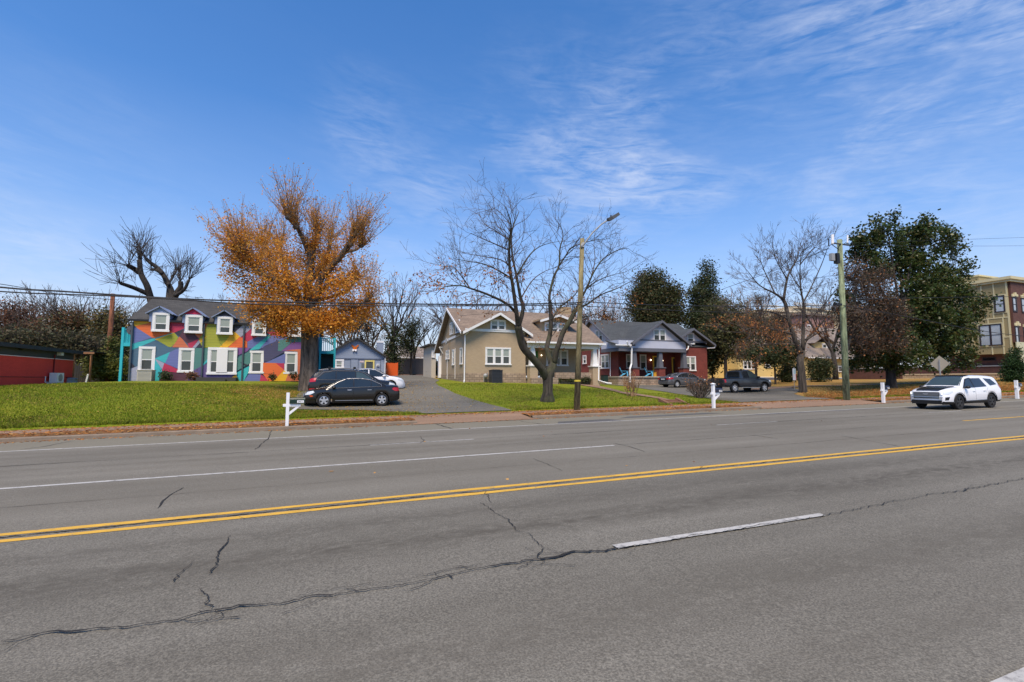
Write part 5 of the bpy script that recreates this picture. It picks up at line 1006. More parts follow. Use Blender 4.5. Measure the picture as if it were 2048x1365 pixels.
def cbox(t_, nm, x0, x1, y0, y1, z0, z1, mat, par=None):
    m = MB(); m.box(x0, x1, y0, y1, z0, z1); return m.build(nm, mat, par or t_, local=True)
def mirror(t_, x, y, z, mat, wdt=.2):
    for sd in (1, -1): m = MB(); m.ball((x, sd*(y+wdt*.5), z), wdt*.5, sq=.62); m.tube([(x, sd*(y-.04), z-.04), (x, sd*(y+.06), z-.03)], .03, 5); m.build('wing_mirror', mat, t_, local=True, smooth=180)
def handles(panel, xs, z, mat):
    for x in xs: panel('door_handle', [(x-.1, z-.015), (x+.1, z-.015), (x+.1, z+.02), (x-.1, z+.02)], .03, mat, n=1)
PBLACK = paint('black_car_paint', (0.014, 0.013, 0.012), 0.22, 0.1, spec=0.4, coat=.35); PGREY = paint('grey_car_paint', (0.11, 0.112, 0.12), 0.2, 0.06, metal=.3, spec=0.5, coat=.5)
PSLATE = paint('slate_truck_paint', (0.04, 0.048, 0.058), 0.22, 0.08, metal=.1, spec=0.45, coat=.4); PWHITE = paint('white_car_paint', (0.80, 0.80, 0.82), 0.22, 0.03, spec=0.5, coat=1.0); PSILV = paint('silver_car_paint', (0.62, 0.63, 0.65), 0.22, 0.03, metal=.3, spec=0.6, coat=1.0)
SEAM = paint('panel_gap', (.004, .004, .004), .8)
def seams(panel, lst):
    for (x0, z0, x1, z1) in lst: dx_, dz_ = (0.006, 0) if abs(x1-x0) < abs(z1-z0) else (0, .006); panel('door_gap', [(x0-dx_, z0-dz_), (x0+dx_, z0+dz_), (x1+dx_, z1+dz_), (x1-dx_, z1-dz_)], .003, SEAM, n=4)
PLAN = [(-1, .80), (-.93, .93), (-.75, .985), (-.3, 1), (.4, 1), (.72, .975), (.9, .90), (1, .70)]
def plan_of(L, p=PLAN): return [(a*L/2, b) for a, b in p]
def sedan_spec(L, W, H, pnt, **k):
    q = L/4.6; h = H/1.45
    S = dict(L=L, W=W, wr=.325*h, arch=.375*h, axles=(-1.40*q, 1.36*q), zb=.2, paint=pnt,
      top=[(x*q, z*h) for x, z in [(-2.3, .80), (-2.24, 1.02), (-1.75, 1.075), (-1.55, 1.10), (-.95, 1.36), (-.55, 1.435), (0, 1.45), (.35, 1.42), (.62, 1.33), (1.15, 1.03), (1.3, .98), (1.8, .90), (2.15, .78), (2.3, .58)]],
      belt=[(x*q, z*h) for x, z in [(-2.3, .74), (-2.2, .90), (-1.4, .98), (0, .93), (1.1, .89), (1.8, .80), (2.2, .66), (2.3, .5)]],
      bot=[(-2.3*q, .34), (-2.1*q, .26), (-1, .19), (1, .19), (2.1*q, .20), (2.3*q, .26)], plan=plan_of(L),
      screens=[('windscreen', 1.16*q, .45*q, CGLASS, .05), ('rear_window', -1.60*q, -.88*q, TINT, .06)])
    S.update(k); return S
def sedan_parts(t_, P, q, h, trim, tint=TINT, S=None):
    P('window_trim', [(1.22*q, .915*h), (.70*q, 1.235*h), (.3*q, 1.395*h), (-.4*q, 1.405*h), (-.85*q, 1.335*h), (-1.36*q, 1.10*h), (-1.38*q, 1.0*h)], .004, trim)
    P('side_window', [(1.10*q, .945*h), (.68*q, 1.205*h), (.32*q, 1.355*h), (.02*q, 1.372*h), (.02*q, .965*h)], .009, tint); P('side_window', [(-.05*q, .967*h), (-.05*q, 1.372*h), (-.42*q, 1.366*h), (-.84*q, 1.285*h), (-.84*q, .99*h)], .009, tint); P('side_window', [(-.88*q, .99*h), (-.88*q, 1.275*h), (-1.28*q, 1.09*h), (-1.31*q, 1.025*h)], .009, tint)
    seams(P, [(.95*q, .26, .98*q, .90*h), (-.015*q, .24, -.015*q, .95*h), (-.95*q, .72*h, -1.0*q, .97*h), (.95*q, .25, -.9*q, .24)]); handles(P, (.18*q, -.78*q), .83*h, S.get('hm', trim))
    mirror(t_, .92*q, S['W']/2-.05, .97*h, S['paint'])
# --- black saloon, faces left
zc = hz(.9, 26.0); q = 1.0
S = sedan_spec(4.62, 1.78, 1.45, PBLACK); bs, P = build_car(S, 'saloon_car', 'glossy black four door saloon with bright alloy wheels parked side-on nearest the road', (.98, 26.2, GR*.98+.445), math.pi)
sedan_parts(bs, P, 1, 1, CHROME, S=S)
P('headlight', [(2.24, .60), (2.20, .74), (1.86, .80), (1.80, .72), (2.0, .62)], .012, LAMPW); P('tail_light', [(-2.26, .76), (-2.26, .93), (-1.98, .95), (-1.9, .86), (-2.05, .76)], .012, LAMPR); P('side_marker', [(1.98, .50), (2.05, .58), (1.9, .58), (1.86, .52)], .012, LAMPO); P('sill_trim', [(.85, .30), (.85, .325), (-.95, .325), (-.95, .30)], .012, CHROME)
cbox(bs, 'grille', 2.28, 2.33, -.45, .45, .42, .66, CHROME); cbox(bs, 'number_plate', -2.33, -2.30, -.26, .26, .58, .72, PLATE); m = MB(); m.box(-2.22, -2.05, -.6, .6, 1.03, 1.05); m.build('boot_lip', PBLACK, bs, local=True)
# --- grey saloon, faces right
S = sedan_spec(4.85, 1.84, 1.47, PGREY, spokes=8, hm=CHROME); gs, P = build_car(S, 'saloon_car', 'metallic grey saloon parked facing right before the brown bungalow porch', (32.6, 38.4, hz(32.6, 38.4)+.0), 0.02)
sedan_parts(gs, P, 4.85/4.6, 1.47/1.45, CHROME, S=S)
P('headlight', [(2.36, .60), (2.30, .76), (1.95, .82), (1.9, .74), (2.1, .62)], .012, LAMPW); P('tail_light', [(-2.38, .78), (-2.37, .94), (-1.92, .97), (-1.98, .84), (-2.1, .80)], .012, LAMPR)
cbox(gs, 'tail_panel', -2.45, -2.415, -.5, .5, .72, .90, BLACKM); cbox(gs, 'number_plate', -2.47, -2.45, -.26, .26, .74, .87, PLATE); cbox(gs, 'rear_bumper', -2.46, -2.40, -.72, .72, .34, .52, PGREY)
for s in (1, -1): cbox(gs, 'rear_lamp', -2.45, -2.41, s*.5 if s > 0 else -.74, .74 if s > 0 else -.5, .78, .93, LAMPR)
# --- tall wagon, faces right
wt = [(-2.42, .82), (-2.38, 1.10), (-2.10, 1.44), (-1.80, 1.60), (-.8, 1.68), (0.1, 1.66), (.55, 1.56), (1.25, 1.16), (1.4, 1.10), (1.95, 1.02), (2.3, .86), (2.42, .62)]
S = dict(L=4.84, W=1.9, wr=.37, arch=.43, axles=(-1.5, 1.45), zb=.28, paint=PBLACK, top=wt, belt=[(-2.42, .78), (-2.3, 1.0), (-1.5, 1.06), (0, 1.02), (1.2, 1.0), (1.9, .92), (2.3, .74), (2.42, .55)], bot=[(-2.42, .42), (-2.1, .32), (-1, .26), (1, .26), (2.2, .28), (2.42, .34)], plan=plan_of(4.84), screens=[('windscreen', 1.27, .42, CGLASS, .05), ('rear_window', -2.34, -2.0, TINT, .1)])
wz = hz(1.2, 29.2); wg_, P = build_car(S, 'estate_car', 'tall black estate car with roof rails parked behind the black saloon', (1.15, 29.4, GR*1.15+.70), 0)
P('window_trim', [(1.2, 1.03), (.5, 1.50), (0, 1.585), (-1.1, 1.59), (-1.65, 1.50), (-2.0, 1.18), (-1.95, 1.10)], .004, CHROME)
P('side_window', [(1.05, 1.07), (.48, 1.45), (.2, 1.53), (.1, 1.53), (.1, 1.07)], .009, SKYGLASS if False else CGLASS); P('side_window', [(.02, 1.07), (.02, 1.54), (-.95, 1.55), (-.95, 1.10)], .009, TINT); P('side_window', [(-1.02, 1.10), (-1.02, 1.55), (-1.58, 1.46), (-1.9, 1.18), (-1.85, 1.13)], .009, TINT)
P('tail_light', [(-2.36, .95), (-2.34, 1.15), (-2.0, 1.20), (-2.05, .98)], .014, LAMPR); P('side_marker', [(-2.38, .52), (-2.36, .60), (-2.1, .62), (-2.1, .56)], .012, LAMPR); P('headlight', [(2.34, .66), (2.3, .84), (1.95, .94), (1.9, .82)], .012, LAMPW); seams(P, [(.06, .34, .06, 1.04), (-1.0, .8, -1.05, 1.07)]); handles(P, (-.15, -.95), .90, PBLACK); mirror(wg_, 1.0, .9, 1.12, PBLACK)
for s in (1, -1): m = MB(); m.tube([(x, s*.62, smooth1(x, wt)+.06) for x in (-1.9, -1.2, -.5, .1, .3)], .022, 5); m.build('roof_rail', CHROME, wg_, local=True)
for x in (-1.35, .0): m = MB(); m.box(x-.04, x+.04, -.66, .66, 1.75, 1.79); m.box(x-.07, x+.07, -.68, -.58, 1.68, 1.82); m.build('roof_bar', BLACKM, wg_, local=True)
# --- white saloon behind, faces right
S = sedan_spec(4.7, 1.80, 1.50, PWHITE); zz_ = at(700, 737, Y=33.0).z-1.50; ws, P = build_car(S, 'saloon_car', 'white saloon mostly hidden behind the black estate, only roof and bonnet showing', (2.2, 33.2, zz_), 0)
sedan_parts(ws, P, 4.7/4.6, 1.5/1.45, BLACKM, S=S); P('headlight', [(2.28, .62), (2.24, .78), (1.9, .84), (1.84, .74)], .012, LAMPW)
# --- dark pickup with canopy
pt = [(-2.70, 1.0), (-2.68, 1.13), (-.84, 1.16), (-.80, 1.2), (-.72, 1.74), (-.55, 1.84), (-.2, 1.87), (.2, 1.86), (.5, 1.78), (1.12, 1.32), (1.25, 1.25), (1.9, 1.19), (2.5, 1.10), (2.66, 1.0), (2.7, .85)]
S = dict(L=5.4, W=1.92, wr=.39, arch=.48, axles=(-1.62, 1.68), zb=.45, paint=PSLATE, sharp=True, top=pt, belt=[(-2.7, 1.02), (-2.4, 1.12), (-.5, 1.16), (1.0, 1.12), (1.9, 1.06), (2.5, .96), (2.7, .75)], bot=[(-2.7, .55), (-2.3, .48), (-1, .44), (1, .44), (2.3, .44), (2.7, .5)], plan=plan_of(5.4, [(-1, .95), (-.9, .985), (-.3, 1), (.5, 1), (.8, .97), (.93, .9), (1, .78)]), screens=[('windscreen', 1.10, .54, CGLASS, .05)], spokes=6, clad=True)
pk, P = build_car(S, 'pickup_truck', 'dark slate pickup truck with a crew cab parked on the right-hand driveway', (31.9, 30.6, hz(31.9, 30.6)), 0.03, 'pickup truck')
P('side_window', [(-.66, 1.22), (-.60, 1.62), (-.42, 1.74), (-.02, 1.75), (-.02, 1.22)], .012, TINT); P('side_window', [(.05, 1.22), (.05, 1.75), (.36, 1.72), (.94, 1.28), (.92, 1.22)], .012, CGLASS)
m = MB(); m.prism([(-.815, -.66, 1.28), (-.815, .66, 1.28), (-.745, .56, 1.72), (-.745, -.56, 1.72)], (-.02, 0, .003)); m.build('rear_window', DGLASS, pk, local=True)
cbox(pk, 'bed_cover', -2.60, -.86, -.78, .78, 1.13, 1.165, BLACKM); m = MB(); [m.box(-2.62, -.86, s-.03, s+.03, 1.15, 1.19) for s in (-.86, .86)]; m.build('bed_rail', BLACKM, pk, local=True)
m = MB(); m.box(-.62, -.2, -.6, .6, 1.90, 1.93); m.box(-.6, -.5, -.66, -.56, 1.86, 1.93); m.box(-.6, -.5, .56, .66, 1.86, 1.93); m.build('roof_rack', BLACKM, pk, local=True)
P('tail_light', [(-2.69, .82), (-2.69, 1.10), (-2.55, 1.11), (-2.55, .82)], .014, LAMPR); P('headlight', [(2.62, .8), (2.56, .98), (2.25, 1.04), (2.2, .9)], .012, LAMPW); seams(P, [(.02, .52, .02, 1.2), (-.68, .6, -.72, 1.2), (1.1, .52, 1.1, 1.15), (1.1, .52, -.66, .52), (-.84, .5, -.84, 1.12)]); handles(P, (-.15, .75), 1.04, PSLATE); mirror(pk, .85, .95, 1.27, BLACKM, .26)
for a in S['axles']:
    arc = [(a+(.47+.07)*math.cos(t), .385+(.47+.07)*math.sin(t)) for t in np.linspace(.12, math.pi-.12, 9)]+[(a+.48*math.cos(t), .385+.48*math.sin(t)) for t in np.linspace(math.pi-.12, .12, 9)]
    for sd in (1, -1):
        m = MB(); n_ = 9
        for k in range(n_-1): p_ = [arc[k], arc[k+1], arc[2*n_-2-k], arc[2*n_-1-k]]; m.prism([(x, sd*(S['sy'](x, z)+.035), z) for x, z in p_], (0, -sd*.05, 0))
        m.build('wheel_arch', BLACKM, pk, local=True)
cbox(pk, 'rear_bumper', -2.84, -2.68, -.9, .9, .5, .66, BLACKM); cbox(pk, 'tailgate', -2.725, -2.70, -.72, .72, .72, 1.08, paint('tailgate_dark', (.02, .022, .026), .35)); cbox(pk, 'number_plate', -2.86, -2.84, -.2, .2, .54, .64, PLATE); cbox(pk, 'step_bar', -.9, 1.1, -1.0, -.9, .40, .45, GREYU)
# --- white SUV, faces left, driving lane
st_ = [(-2.52, .80), (-2.50, 1.05), (-2.33, 1.45), (-2.2, 1.66), (-1.9, 1.745), (-.8, 1.80), (.1, 1.785), (.55, 1.70), (1.15, 1.28), (1.3, 1.20), (1.8, 1.14), (2.25, 1.05), (2.46, .96), (2.52, .80)]
S = dict(L=5.04, W=2.0, wr=.39, arch=.455, axles=(-1.38, 1.48), zb=.30, paint=PWHITE, top=st_, belt=[(-2.52, .78), (-2.4, 1.06), (-1.4, 1.12), (0, 1.09), (1.1, 1.06), (1.9, 1.0), (2.3, .90), (2.52, .74)], bot=[(-2.52, .42), (-2.2, .34), (-1, .3), (1, .3), (2.2, .28), (2.52, .34)], plan=plan_of(5.04, [(-1, .84), (-.94, .95), (-.8, .985), (-.3, 1), (.45, 1), (.75, .98), (.9, .92), (.97, .84), (1, .76)]), screens=[('windscreen', 1.18, .55, CGLASS, .05), ('rear_window', -2.45, -2.22, TINT, .1)], rim=paint('black_rim', (.02, .02, .022), .35, spec=.6), spokes=5, clad=True)
sv, P = build_car(S, 'suv', 'white sport utility car with black bonnet centre, roof front and wheels driving left', (30.0, 14.98, GR*30.0), math.pi+.0, 'car')
sv.rotation_euler = (0, GR, math.pi); sv.scale = (.94, .88, .925)
P('side_window', [(1.0, 1.12), (.50, 1.55), (.15, 1.63), (.12, 1.14)], .009, TINT); P('side_window', [(.05, 1.14), (.07, 1.635), (-.78, 1.63), (-1.05, 1.18)], .009, TINT); P('side_window', [(-1.40, 1.22), (-1.1, 1.62), (-1.75, 1.58), (-2.1, 1.28)], .009, TINT)
P('black_pillar', [(1.10, 1.10), (.55, 1.60), (.12, 1.67), (.12, 1.64), (.50, 1.56), (1.02, 1.11)], .005, BLACKM); P('black_pillar', [(.05, 1.13), (.13, 1.13), (.16, 1.65), (.06, 1.65)], .012, BLACKM)
P('tail_light', [(-2.50, .95), (-2.46, 1.22), (-2.2, 1.26), (-2.25, 1.1)], .014, LAMPR); P('sill_cladding', [(1.0, .30), (1.0, .44), (-.9, .46), (-.9, .30)], .012, BLACKM); P('sill_trim', [(.95, .45), (.95, .475), (-.85, .495), (-.85, .47)], .014, CHROME)
P('headlight', [(2.47, .82), (2.42, .965), (1.98, .99), (2.0, .92), (2.25, .82)], .012, LAMPW); P('fog_lamp', [(2.46, .50), (2.44, .66), (2.22, .68), (2.3, .52)], .012, BLACKM); P('front_lip', [(2.50, .28), (2.50, .44), (1.97, .42), (1.95, .30)], .012, BLACKM); seams(P, [(.08, .5, .08, 1.1), (1.05, .5, 1.1, 1.05), (-.85, .85, -1.1, 1.12)]); handles(P, (.25, -.7), .96, PWHITE); mirror(sv, .95, .98, 1.17, BLACKM, .26)
for a in S['axles']:
    for sd in (1, -1):
        m = MB(); T = np.linspace(.05, math.pi-.05, 11); A_ = [(a+.515*math.cos(t), .39+.515*math.sin(t)) for t in T]; B_ = [(a+.458*math.cos(t), .39+.458*math.sin(t)) for t in T]
        for k in range(10): m.prism([(x, sd*(S['sy'](x, z)+.012), z) for x, z in (A_[k], A_[k+1], B_[k+1], B_[k])], (0, -sd*.04, 0))
        m.build('wheel_arch', BLACKM, sv, local=True)
m = MB(); x = 2.53; m.box(x, x+.02, -.62, .62, .70, .93); g = m.build('grille', paint('grille_dark', (.03, .03, .035), .4), sv, local=True)
m = MB(); [m.box(x+.02, x+.04, -.60, .60, z, z+.035) for z in (.72, .785, .85, .905)]; m.build('grille_bar', CHROME, g, local=True)
m = MB(); m.prism([(x+.045, .13*math.cos(t), .82+.055*math.sin(t)) for t in np.linspace(0, 2*math.pi, 13)[:-1]], (.015, 0, 0)); m.build('badge', CHROME, g, local=True)
cbox(sv, 'lower_intake', x, x+.02, -.6, .6, .60, .65, BLACKM); cbox(sv, 'front_bumper', x-.01, x+.03, -.72, .72, .30, .50, BLACKM)
for sd in (1, -1): cbox(sv, 'headlight', 2.50, 2.535, sd*.64 if sd > 0 else -.77, .77 if sd > 0 else -.64, .80, .93, LAMPW); cbox(sv, 'daytime_light', 2.536, 2.545, sd*.70 if sd > 0 else -.77, .77 if sd > 0 else -.70, .80, .93, emis('daytime_lamp', (1, 1, 1), .6) if 'dl' not in MATS else MATS['dl']); cbox(sv, 'fog_lamp', 2.50, 2.54, sd*.58 if sd > 0 else -.74, .74 if sd > 0 else -.58, .53, .63, PLATE)
for sd in (1, -1): cbox(sv, 'fog_surround', 2.48, 2.537, sd*.56 if sd > 0 else -.76, .76 if sd > 0 else -.56, .635, .66, BLACKM)
def toppanel(t_, nm, xa, xb, f, mat, sec, n=8):
    m = MB(); vs = []
    for i in range(n+1):
        x = xa+(xb-xa)*i/n; s = sec(x); pts = [(fy*s[6][0], (s[9][1] if abs(fy) < .3 else s[8][1]-.002)+.012) for fy in (f, f*.5, 0, -f*.5, -f)]; vs += [(x, y, z) for y, z in pts]
    m.add(vs, [(i*5+k, i*5+k+1, (i+1)*5+k+1, (i+1)*5+k) for i in range(n) for k in range(4)]); m.build(nm, mat, t_, local=True, smooth=180)
toppanel(sv, 'bonnet_panel', 2.44, 1.25, .72, PBLACK, S['sec']); toppanel(sv, 'roof_panel', .55, -.1, .95, PBLACK, S['sec'])

# ================================================================== STREET FURNITURE
def text_mesh(s, size, mat, parent, M, name='house_number'):
    cu_ = bpy.data.curves.new('number', 'FONT'); cu_.body = s; cu_.size = size; cu_.extrude = .002; cu_.align_x = 'CENTER'; cu_.align_y = 'CENTER'
    to = bpy.data.objects.new('tmp', cu_); COL.objects.link(to); bpy.context.view_layer.update()
    me = bpy.data.meshes.new_from_object(to.evaluated_get(bpy.context.evaluated_depsgraph_get())); me.transform(M); bpy.data.objects.remove(to); me.materials.clear(); me.materials.append(mat)
    o = bpy.data.objects.new(name, me); COL.objects.link(o); o.parent = parent; return o
def mailbox(lab, px, py, h, cap, length, boxm, num, wp=.10, arm=True):
    p = gp(px, py, .13); p.z = GR*p.x+.12; t = thing('mailbox', lab, 'mailbox', p); BASE[t.name] = Vector((0, 0, 0)); m = MB(); r = wp/2
    m.box(-r, r, -r, r, -.3, h); 
    if cap: m.box(-r-.03, r+.03, -r-.03, r+.03, h, h+.03); m.add([(-r-.02, -r-.02, h+.03), (r+.02, -r-.02, h+.03), (r+.02, r+.02, h+.03), (-r-.02, r+.02, h+.03), (0, 0, h+.08)], [(0, 1, 4), (1, 2, 4), (2, 3, 4), (3, 0, 4)])
    m.build('post', WHITE2, t, local=True); z0 = h-.42
    m = MB(); m.box(-.16, r*0+length*.85, -.05, .05, z0-.10, z0); m.prism([(r, -.04, z0-.42), (r, -.04, z0-.30), (.30, -.04, z0-.10), (.42, -.04, z0-.10)], (0, .08, 0)); m.build('arm', WHITE2, t, local=True)
    # arched box lying along x
    w_, hh = .095, .13; prof = [(-w_, 0), (w_, 0), (w_, hh)]+[(w_*math.cos(a), hh+w_*math.sin(a)) for a in np.linspace(.3, math.pi-.3, 5)]+[(-w_, hh)]
    m = MB(); m.prism([(r+.02, y, z0+z+.01) for y, z in prof], (length, 0, 0)); bx = m.build('letterbox', boxm, t, local=True)
    m = MB(); m.box(r+.02+length*.48, r+length*.96, -w_-.008, -w_, z0+.04, z0+.13); pl_ = m.build('number_plate', WHITE2, bx, local=True)
    text_mesh(num, .085, BLACKM, pl_, Matrix.Translation((r+.01+length*.72, -w_-.010, z0+.085)) @ Matrix.Rotation(R(90), 4, 'X'), 'house_number'); return t
GBOX = paint('dark_green_metal', (.010, .030, .022), .35, .1); NBOX = paint('dark_navy_metal', (.020, .022, .040), .3, .1)
m1 = mailbox('white post mailbox with a dark green box beside the left lawn', 574, 851, 1.22, False, .52, GBOX, '3411', .11)
m2 = mailbox('white capped post mailbox with navy box before the pickup truck', 1427.5, 816.5, 1.22, True, .45, NBOX, '3409', .13)
m3 = mailbox('white post mailbox with black box right of the green utility pole', 1767, 802.5, 1.13, False, .42, NBOX, '3407', .14)
m4 = mailbox('white post mailbox beside the small orange cone at the right edge', 2034.5, 794, 1.12, False, .40, NBOX, '3405', .15)
for o_ in (m1, m2, m3, m4): o_['group'] = 'mailboxes along the kerb'
# concrete/rock edging pipe by the sedan nose
rk = thing('drain_pipe', 'broken pale concrete pipe lying on the grass ahead of the black saloon', 'pipe', ga(606, 806)); c0 = ga(603, 812); m = MB(); m.tube([c0+Vector((0, 0, .10)), c0+Vector((.12, .5, .22)), c0+Vector((.2, .9, .42))], [.13, .15, .17], 9); m.build('pipe', paint('mossy_concrete', srgb(150, 150, 118), .9, .3, 4), rk)
# cone
cn = thing('traffic_cone', 'small orange traffic cone at the right edge by the kerb', 'traffic cone', at(2044, 793, Y=21.2)); c_ = at(2044, 793, Y=21.2); m = MB(); m.cyl(c_.x, c_.y, c_.z, c_.z+.32, .11, .02, 10); m.build('cone', paint('cone_orange', srgb(205, 60, 30), .6), cn); m = MB(); m.box(c_.x-.14, c_.x+.14, c_.y-.14, c_.y+.14, c_.z-.03, c_.z); m.build('cone_base', MATS['cone_orange'], cn)
# street light pole
PW = barkmat('pole_wood', srgb(120, 110, 78)); PWD = barkmat('pole_wood_low', srgb(96, 88, 70)); GP = barkmat('green_treated_wood', srgb(126, 136, 104))
pb = at(1153, 824, Y=21.6); pb.z = GR*pb.x+.1
lp = thing('street_lamp', 'weathered wooden pole carrying a curved street lamp arm in front of the tan bungalow', 'street lamp', pb); tp = at(1164.5, 478, Y=21.6); 
m = MB(); m.tube([pb-Vector((0, 0, .4)), (tp.x, tp.y, tp.z)], [.165, .115], 12); m.build('pole', PW, lp, smooth=180)
m = MB(); k = (at(1155, 762, Y=21.6).z-pb.z)/(tp.z-pb.z); q = pb.lerp(tp, k); m.tube([q-Vector((0, 0, .04)), q+Vector((0, 0, .04))], .17, 12); m.build('band', paint('yellow_band', srgb(200, 180, 60)), lp); m = MB(); q = pb.lerp(tp, .96); m.box(q.x-.05, q.x+.05, q.y-.16, q.y-.1, q.z-.12, q.z+.12); m.build('pole_tag', PLATE, lp)
m = MB(); A_ = [at(x, y, Y=21.5-.08*i) for i, (x, y) in enumerate([(1163, 496), (1170, 486), (1185, 466), (1203, 449), (1218, 439)])]; m.tube(A_, .04, 6); m.tube([A_[0], at(1164, 488, Y=21.5)], .05, 5); m.build('lamp_arm', GREYU, lp, smooth=180)
h0, h1 = at(1216, 441, Y=21.1), at(1236.5, 430.5, Y=20.9); m = MB(); d = (h1-h0); nrm = Vector((0, 1, 0)).cross(d).normalized()
if nrm.z < 0: nrm = -nrm
m.prism([h0-Vector((0, .08, 0))-nrm*.05, h0+d*.3-Vector((0, .17, 0))-nrm*.09, h1-Vector((0, .14, 0))-nrm*.04, h1+Vector((0, .14, 0))-nrm*.04, h0+d*.3+Vector((0, .17, 0))-nrm*.09, h0+Vector((0, .08, 0))-nrm*.05], nrm*.16); m.build('lamp_head', paint('lamp_head_grey', (.10, .105, .11), .5), lp); m = MB(); q = h0+d*.35+nrm*.1; m.cyl(q.x, q.y, q.z, q.z+.08, .03, .03, 6); m.build('photocell', BLACKM, lp)
# green utility pole with gear
gb2 = at(1693.5, 806, Y=21.2); gb2.z = GR*gb2.x+.1; gt = at(1679, 480, Y=21.2)
gpz = thing('utility_pole', 'green treated utility pole with antennas and crossarm at its top', 'utility pole', gb2); m = MB(); m.tube([gb2-Vector((0, 0, .4)), gb2.lerp(gt, .5)+Vector((.02, 0, 0)), gt], [.2, .175, .15], 12); m.build('pole', GP, gpz, smooth=180)
q = at(1679, 490, Y=21.2); m = MB(); m.box(q.x-.8, q.x+.7, 21.06, 21.12, q.z-.03, q.z+.05); m.tube([(q.x-.9, 21.09, q.z-.1), (q.x-.05, 21.2, q.z-.35)], .03, 4); m.build('crossarm', paint('dark_gear', (.05, .05, .055), .6), gpz)
for px_, y0, y1, r in ((1665, 470, 488, .09), (1695, 471, 486, .05)): a, b = at(px_, y1, Y=21.1), at(px_, y0, Y=21.1); m = MB(); m.tube([a, b], r, 8); m.build('antenna', WHITE2, gpz)
a, b = at(1657.5, 478, Y=21.1), at(1657.5, 492, Y=21.1); m = MB(); m.tube([a, b], .04, 6); m.build('insulator', BLACKM, gpz)
a, b = at(1662, 508, Y=21.1), at(1662, 522, Y=21.1); m = MB(); m.box(a.x-.15, a.x+.15, 20.95, 21.15, b.z, a.z); m.build('equipment_box', GREYU, gpz); a, b = at(1670.5, 508, Y=21.1), at(1670.5, 528, Y=21.1); m = MB(); m.box(a.x-.13, a.x+.13, 20.9, 21.15, b.z, a.z); m.build('equipment_box', BLACKM, gpz)
m = MB(); a = at(1684, 609, Y=21.1); m.box(a.x-.75, a.x-.2, 20.95, 21.1, a.z-.12, a.z+.02); m.build('splice_case', BLACKM, gpz)
m = MB(); pA = gb2.lerp(gt, .16)+Vector((.19, -.06, 0)); pB = gb2.lerp(gt, .5)+Vector((.18, -.06, 0)); pC = gb2.lerp(gt, .95)+Vector((.14, -.06, 0)); m.tube([gb2+Vector((.2, -.06, 0)), pA, pB, pC], .025, 5); m.build('conduit', paint('conduit_pale', srgb(165, 175, 150)), gpz)
# old brown pole, left
op0, op1 = at(217, 725, Y=48), at(226, 588, Y=48); ou = thing('utility_pole', 'old reddish-brown wooden pole wrapped in vines left of the mural house', 'utility pole', (op0.x, 48, 1.7)); m = MB(); m.tube([(op0.x, 48, 1.2), (op1.x, 48, op1.z)], [.21, .15], 10); m.build('pole', barkmat('brown_pole', srgb(112, 70, 48)), ou, smooth=180)
# wires
WR = paint('cable_black', (.015, .015, .016), .6)
def cable(lab, pts, Y, r, grp='overhead cables', ys=None, n=5, sag=None):
    P_ = [at(x, y, Y=(ys[i] if ys else Y)) for i, (x, y) in enumerate(pts)]
    # Catmull-Rom
    out = []; Q = [P_[0]*2-P_[1]]+P_+[P_[-1]*2-P_[-2]]
    for i in range(1, len(Q)-2):
        for k in range(n):
            t = k/n; out.append(.5*((2*Q[i])+(Q[i+1]-Q[i-1])*t+(2*Q[i-1]-5*Q[i]+4*Q[i+1]-Q[i+2])*t*t+(3*Q[i]-Q[i-1]-3*Q[i+1]+Q[i+2])*t**3))
    out.append(P_[-1]); m = MB(); m.tube(out, r, 5); o = m.build('overhead_cable', WR, smooth=180); return tag(o, lab, 'cable', grp)
YW = 21.35
cable('thick upper cable running from the left edge to the wooden lamp pole', [(-300, 540), (0, 575), (120, 583), (225, 590), (360, 598), (500, 603), (700, 607), (860, 609), (1000, 609.5), (1162, 606)], YW, .032)
cable('thick lower cable running from the left edge to the wooden lamp pole', [(-300, 560), (0, 583.5), (120, 589), (225, 592.5), (360, 600), (500, 608.5), (700, 612), (860, 612.5), (1000, 612), (1161, 610)], YW-.15, .026)
cable('upper cable between the wooden lamp pole and the green pole', [(1162, 604), (1300, 610), (1450, 613), (1580, 613), (1684, 610)], YW, .022)
cable('lower sagging cable between the wooden lamp pole and green pole', [(1161, 612), (1300, 619.5), (1450, 625), (1560, 626.5), (1684, 622)], YW-.1, .018)
cable('black cable sloping down right from the green pole past the corner block', [(1686, 611), (1760, 624), (1850, 641), (1950, 660), (2048, 673), (2200, 690)], 21.0, .022, ys=[21.0, 21, 21, 21, 21, 21])
cable('cable crossing level in front of the khaki panels', [(1690, 600), (1850, 596), (1980, 594), (2048, 594), (2200, 596)], 21.2, .016)
cable('topmost thin cable leaving the green pole to the right', [(1698, 487), (1940, 479), (2048, 475.5), (2250, 470)], 21.2, .010)
cable('second thin cable leaving the green pole to the right', [(1698, 491), (1940, 492.5), (2048, 492), (2250, 490)], 21.0, .010)
cable('service drop sloping from the green pole to the brown bungalow roof', [(1658, 497), (1600, 522), (1530, 548), (1450, 577), (1380, 602), (1300, 626)], 21, .018, ys=[21.2, 24, 28, 33, 38, 43.4])
cable('slender cable descending from the left edge behind the red building', [(-60, 560), (30, 573), (130, 590), (225, 600)], 48, .02, ys=[30, 36, 42, 47.8])
cable('thin service wire reaching the tan bungalow roof from the lamp pole', [(1160, 612), (1040, 622), (920, 632)], 30, .012, ys=[21.5, 29, 38.5])
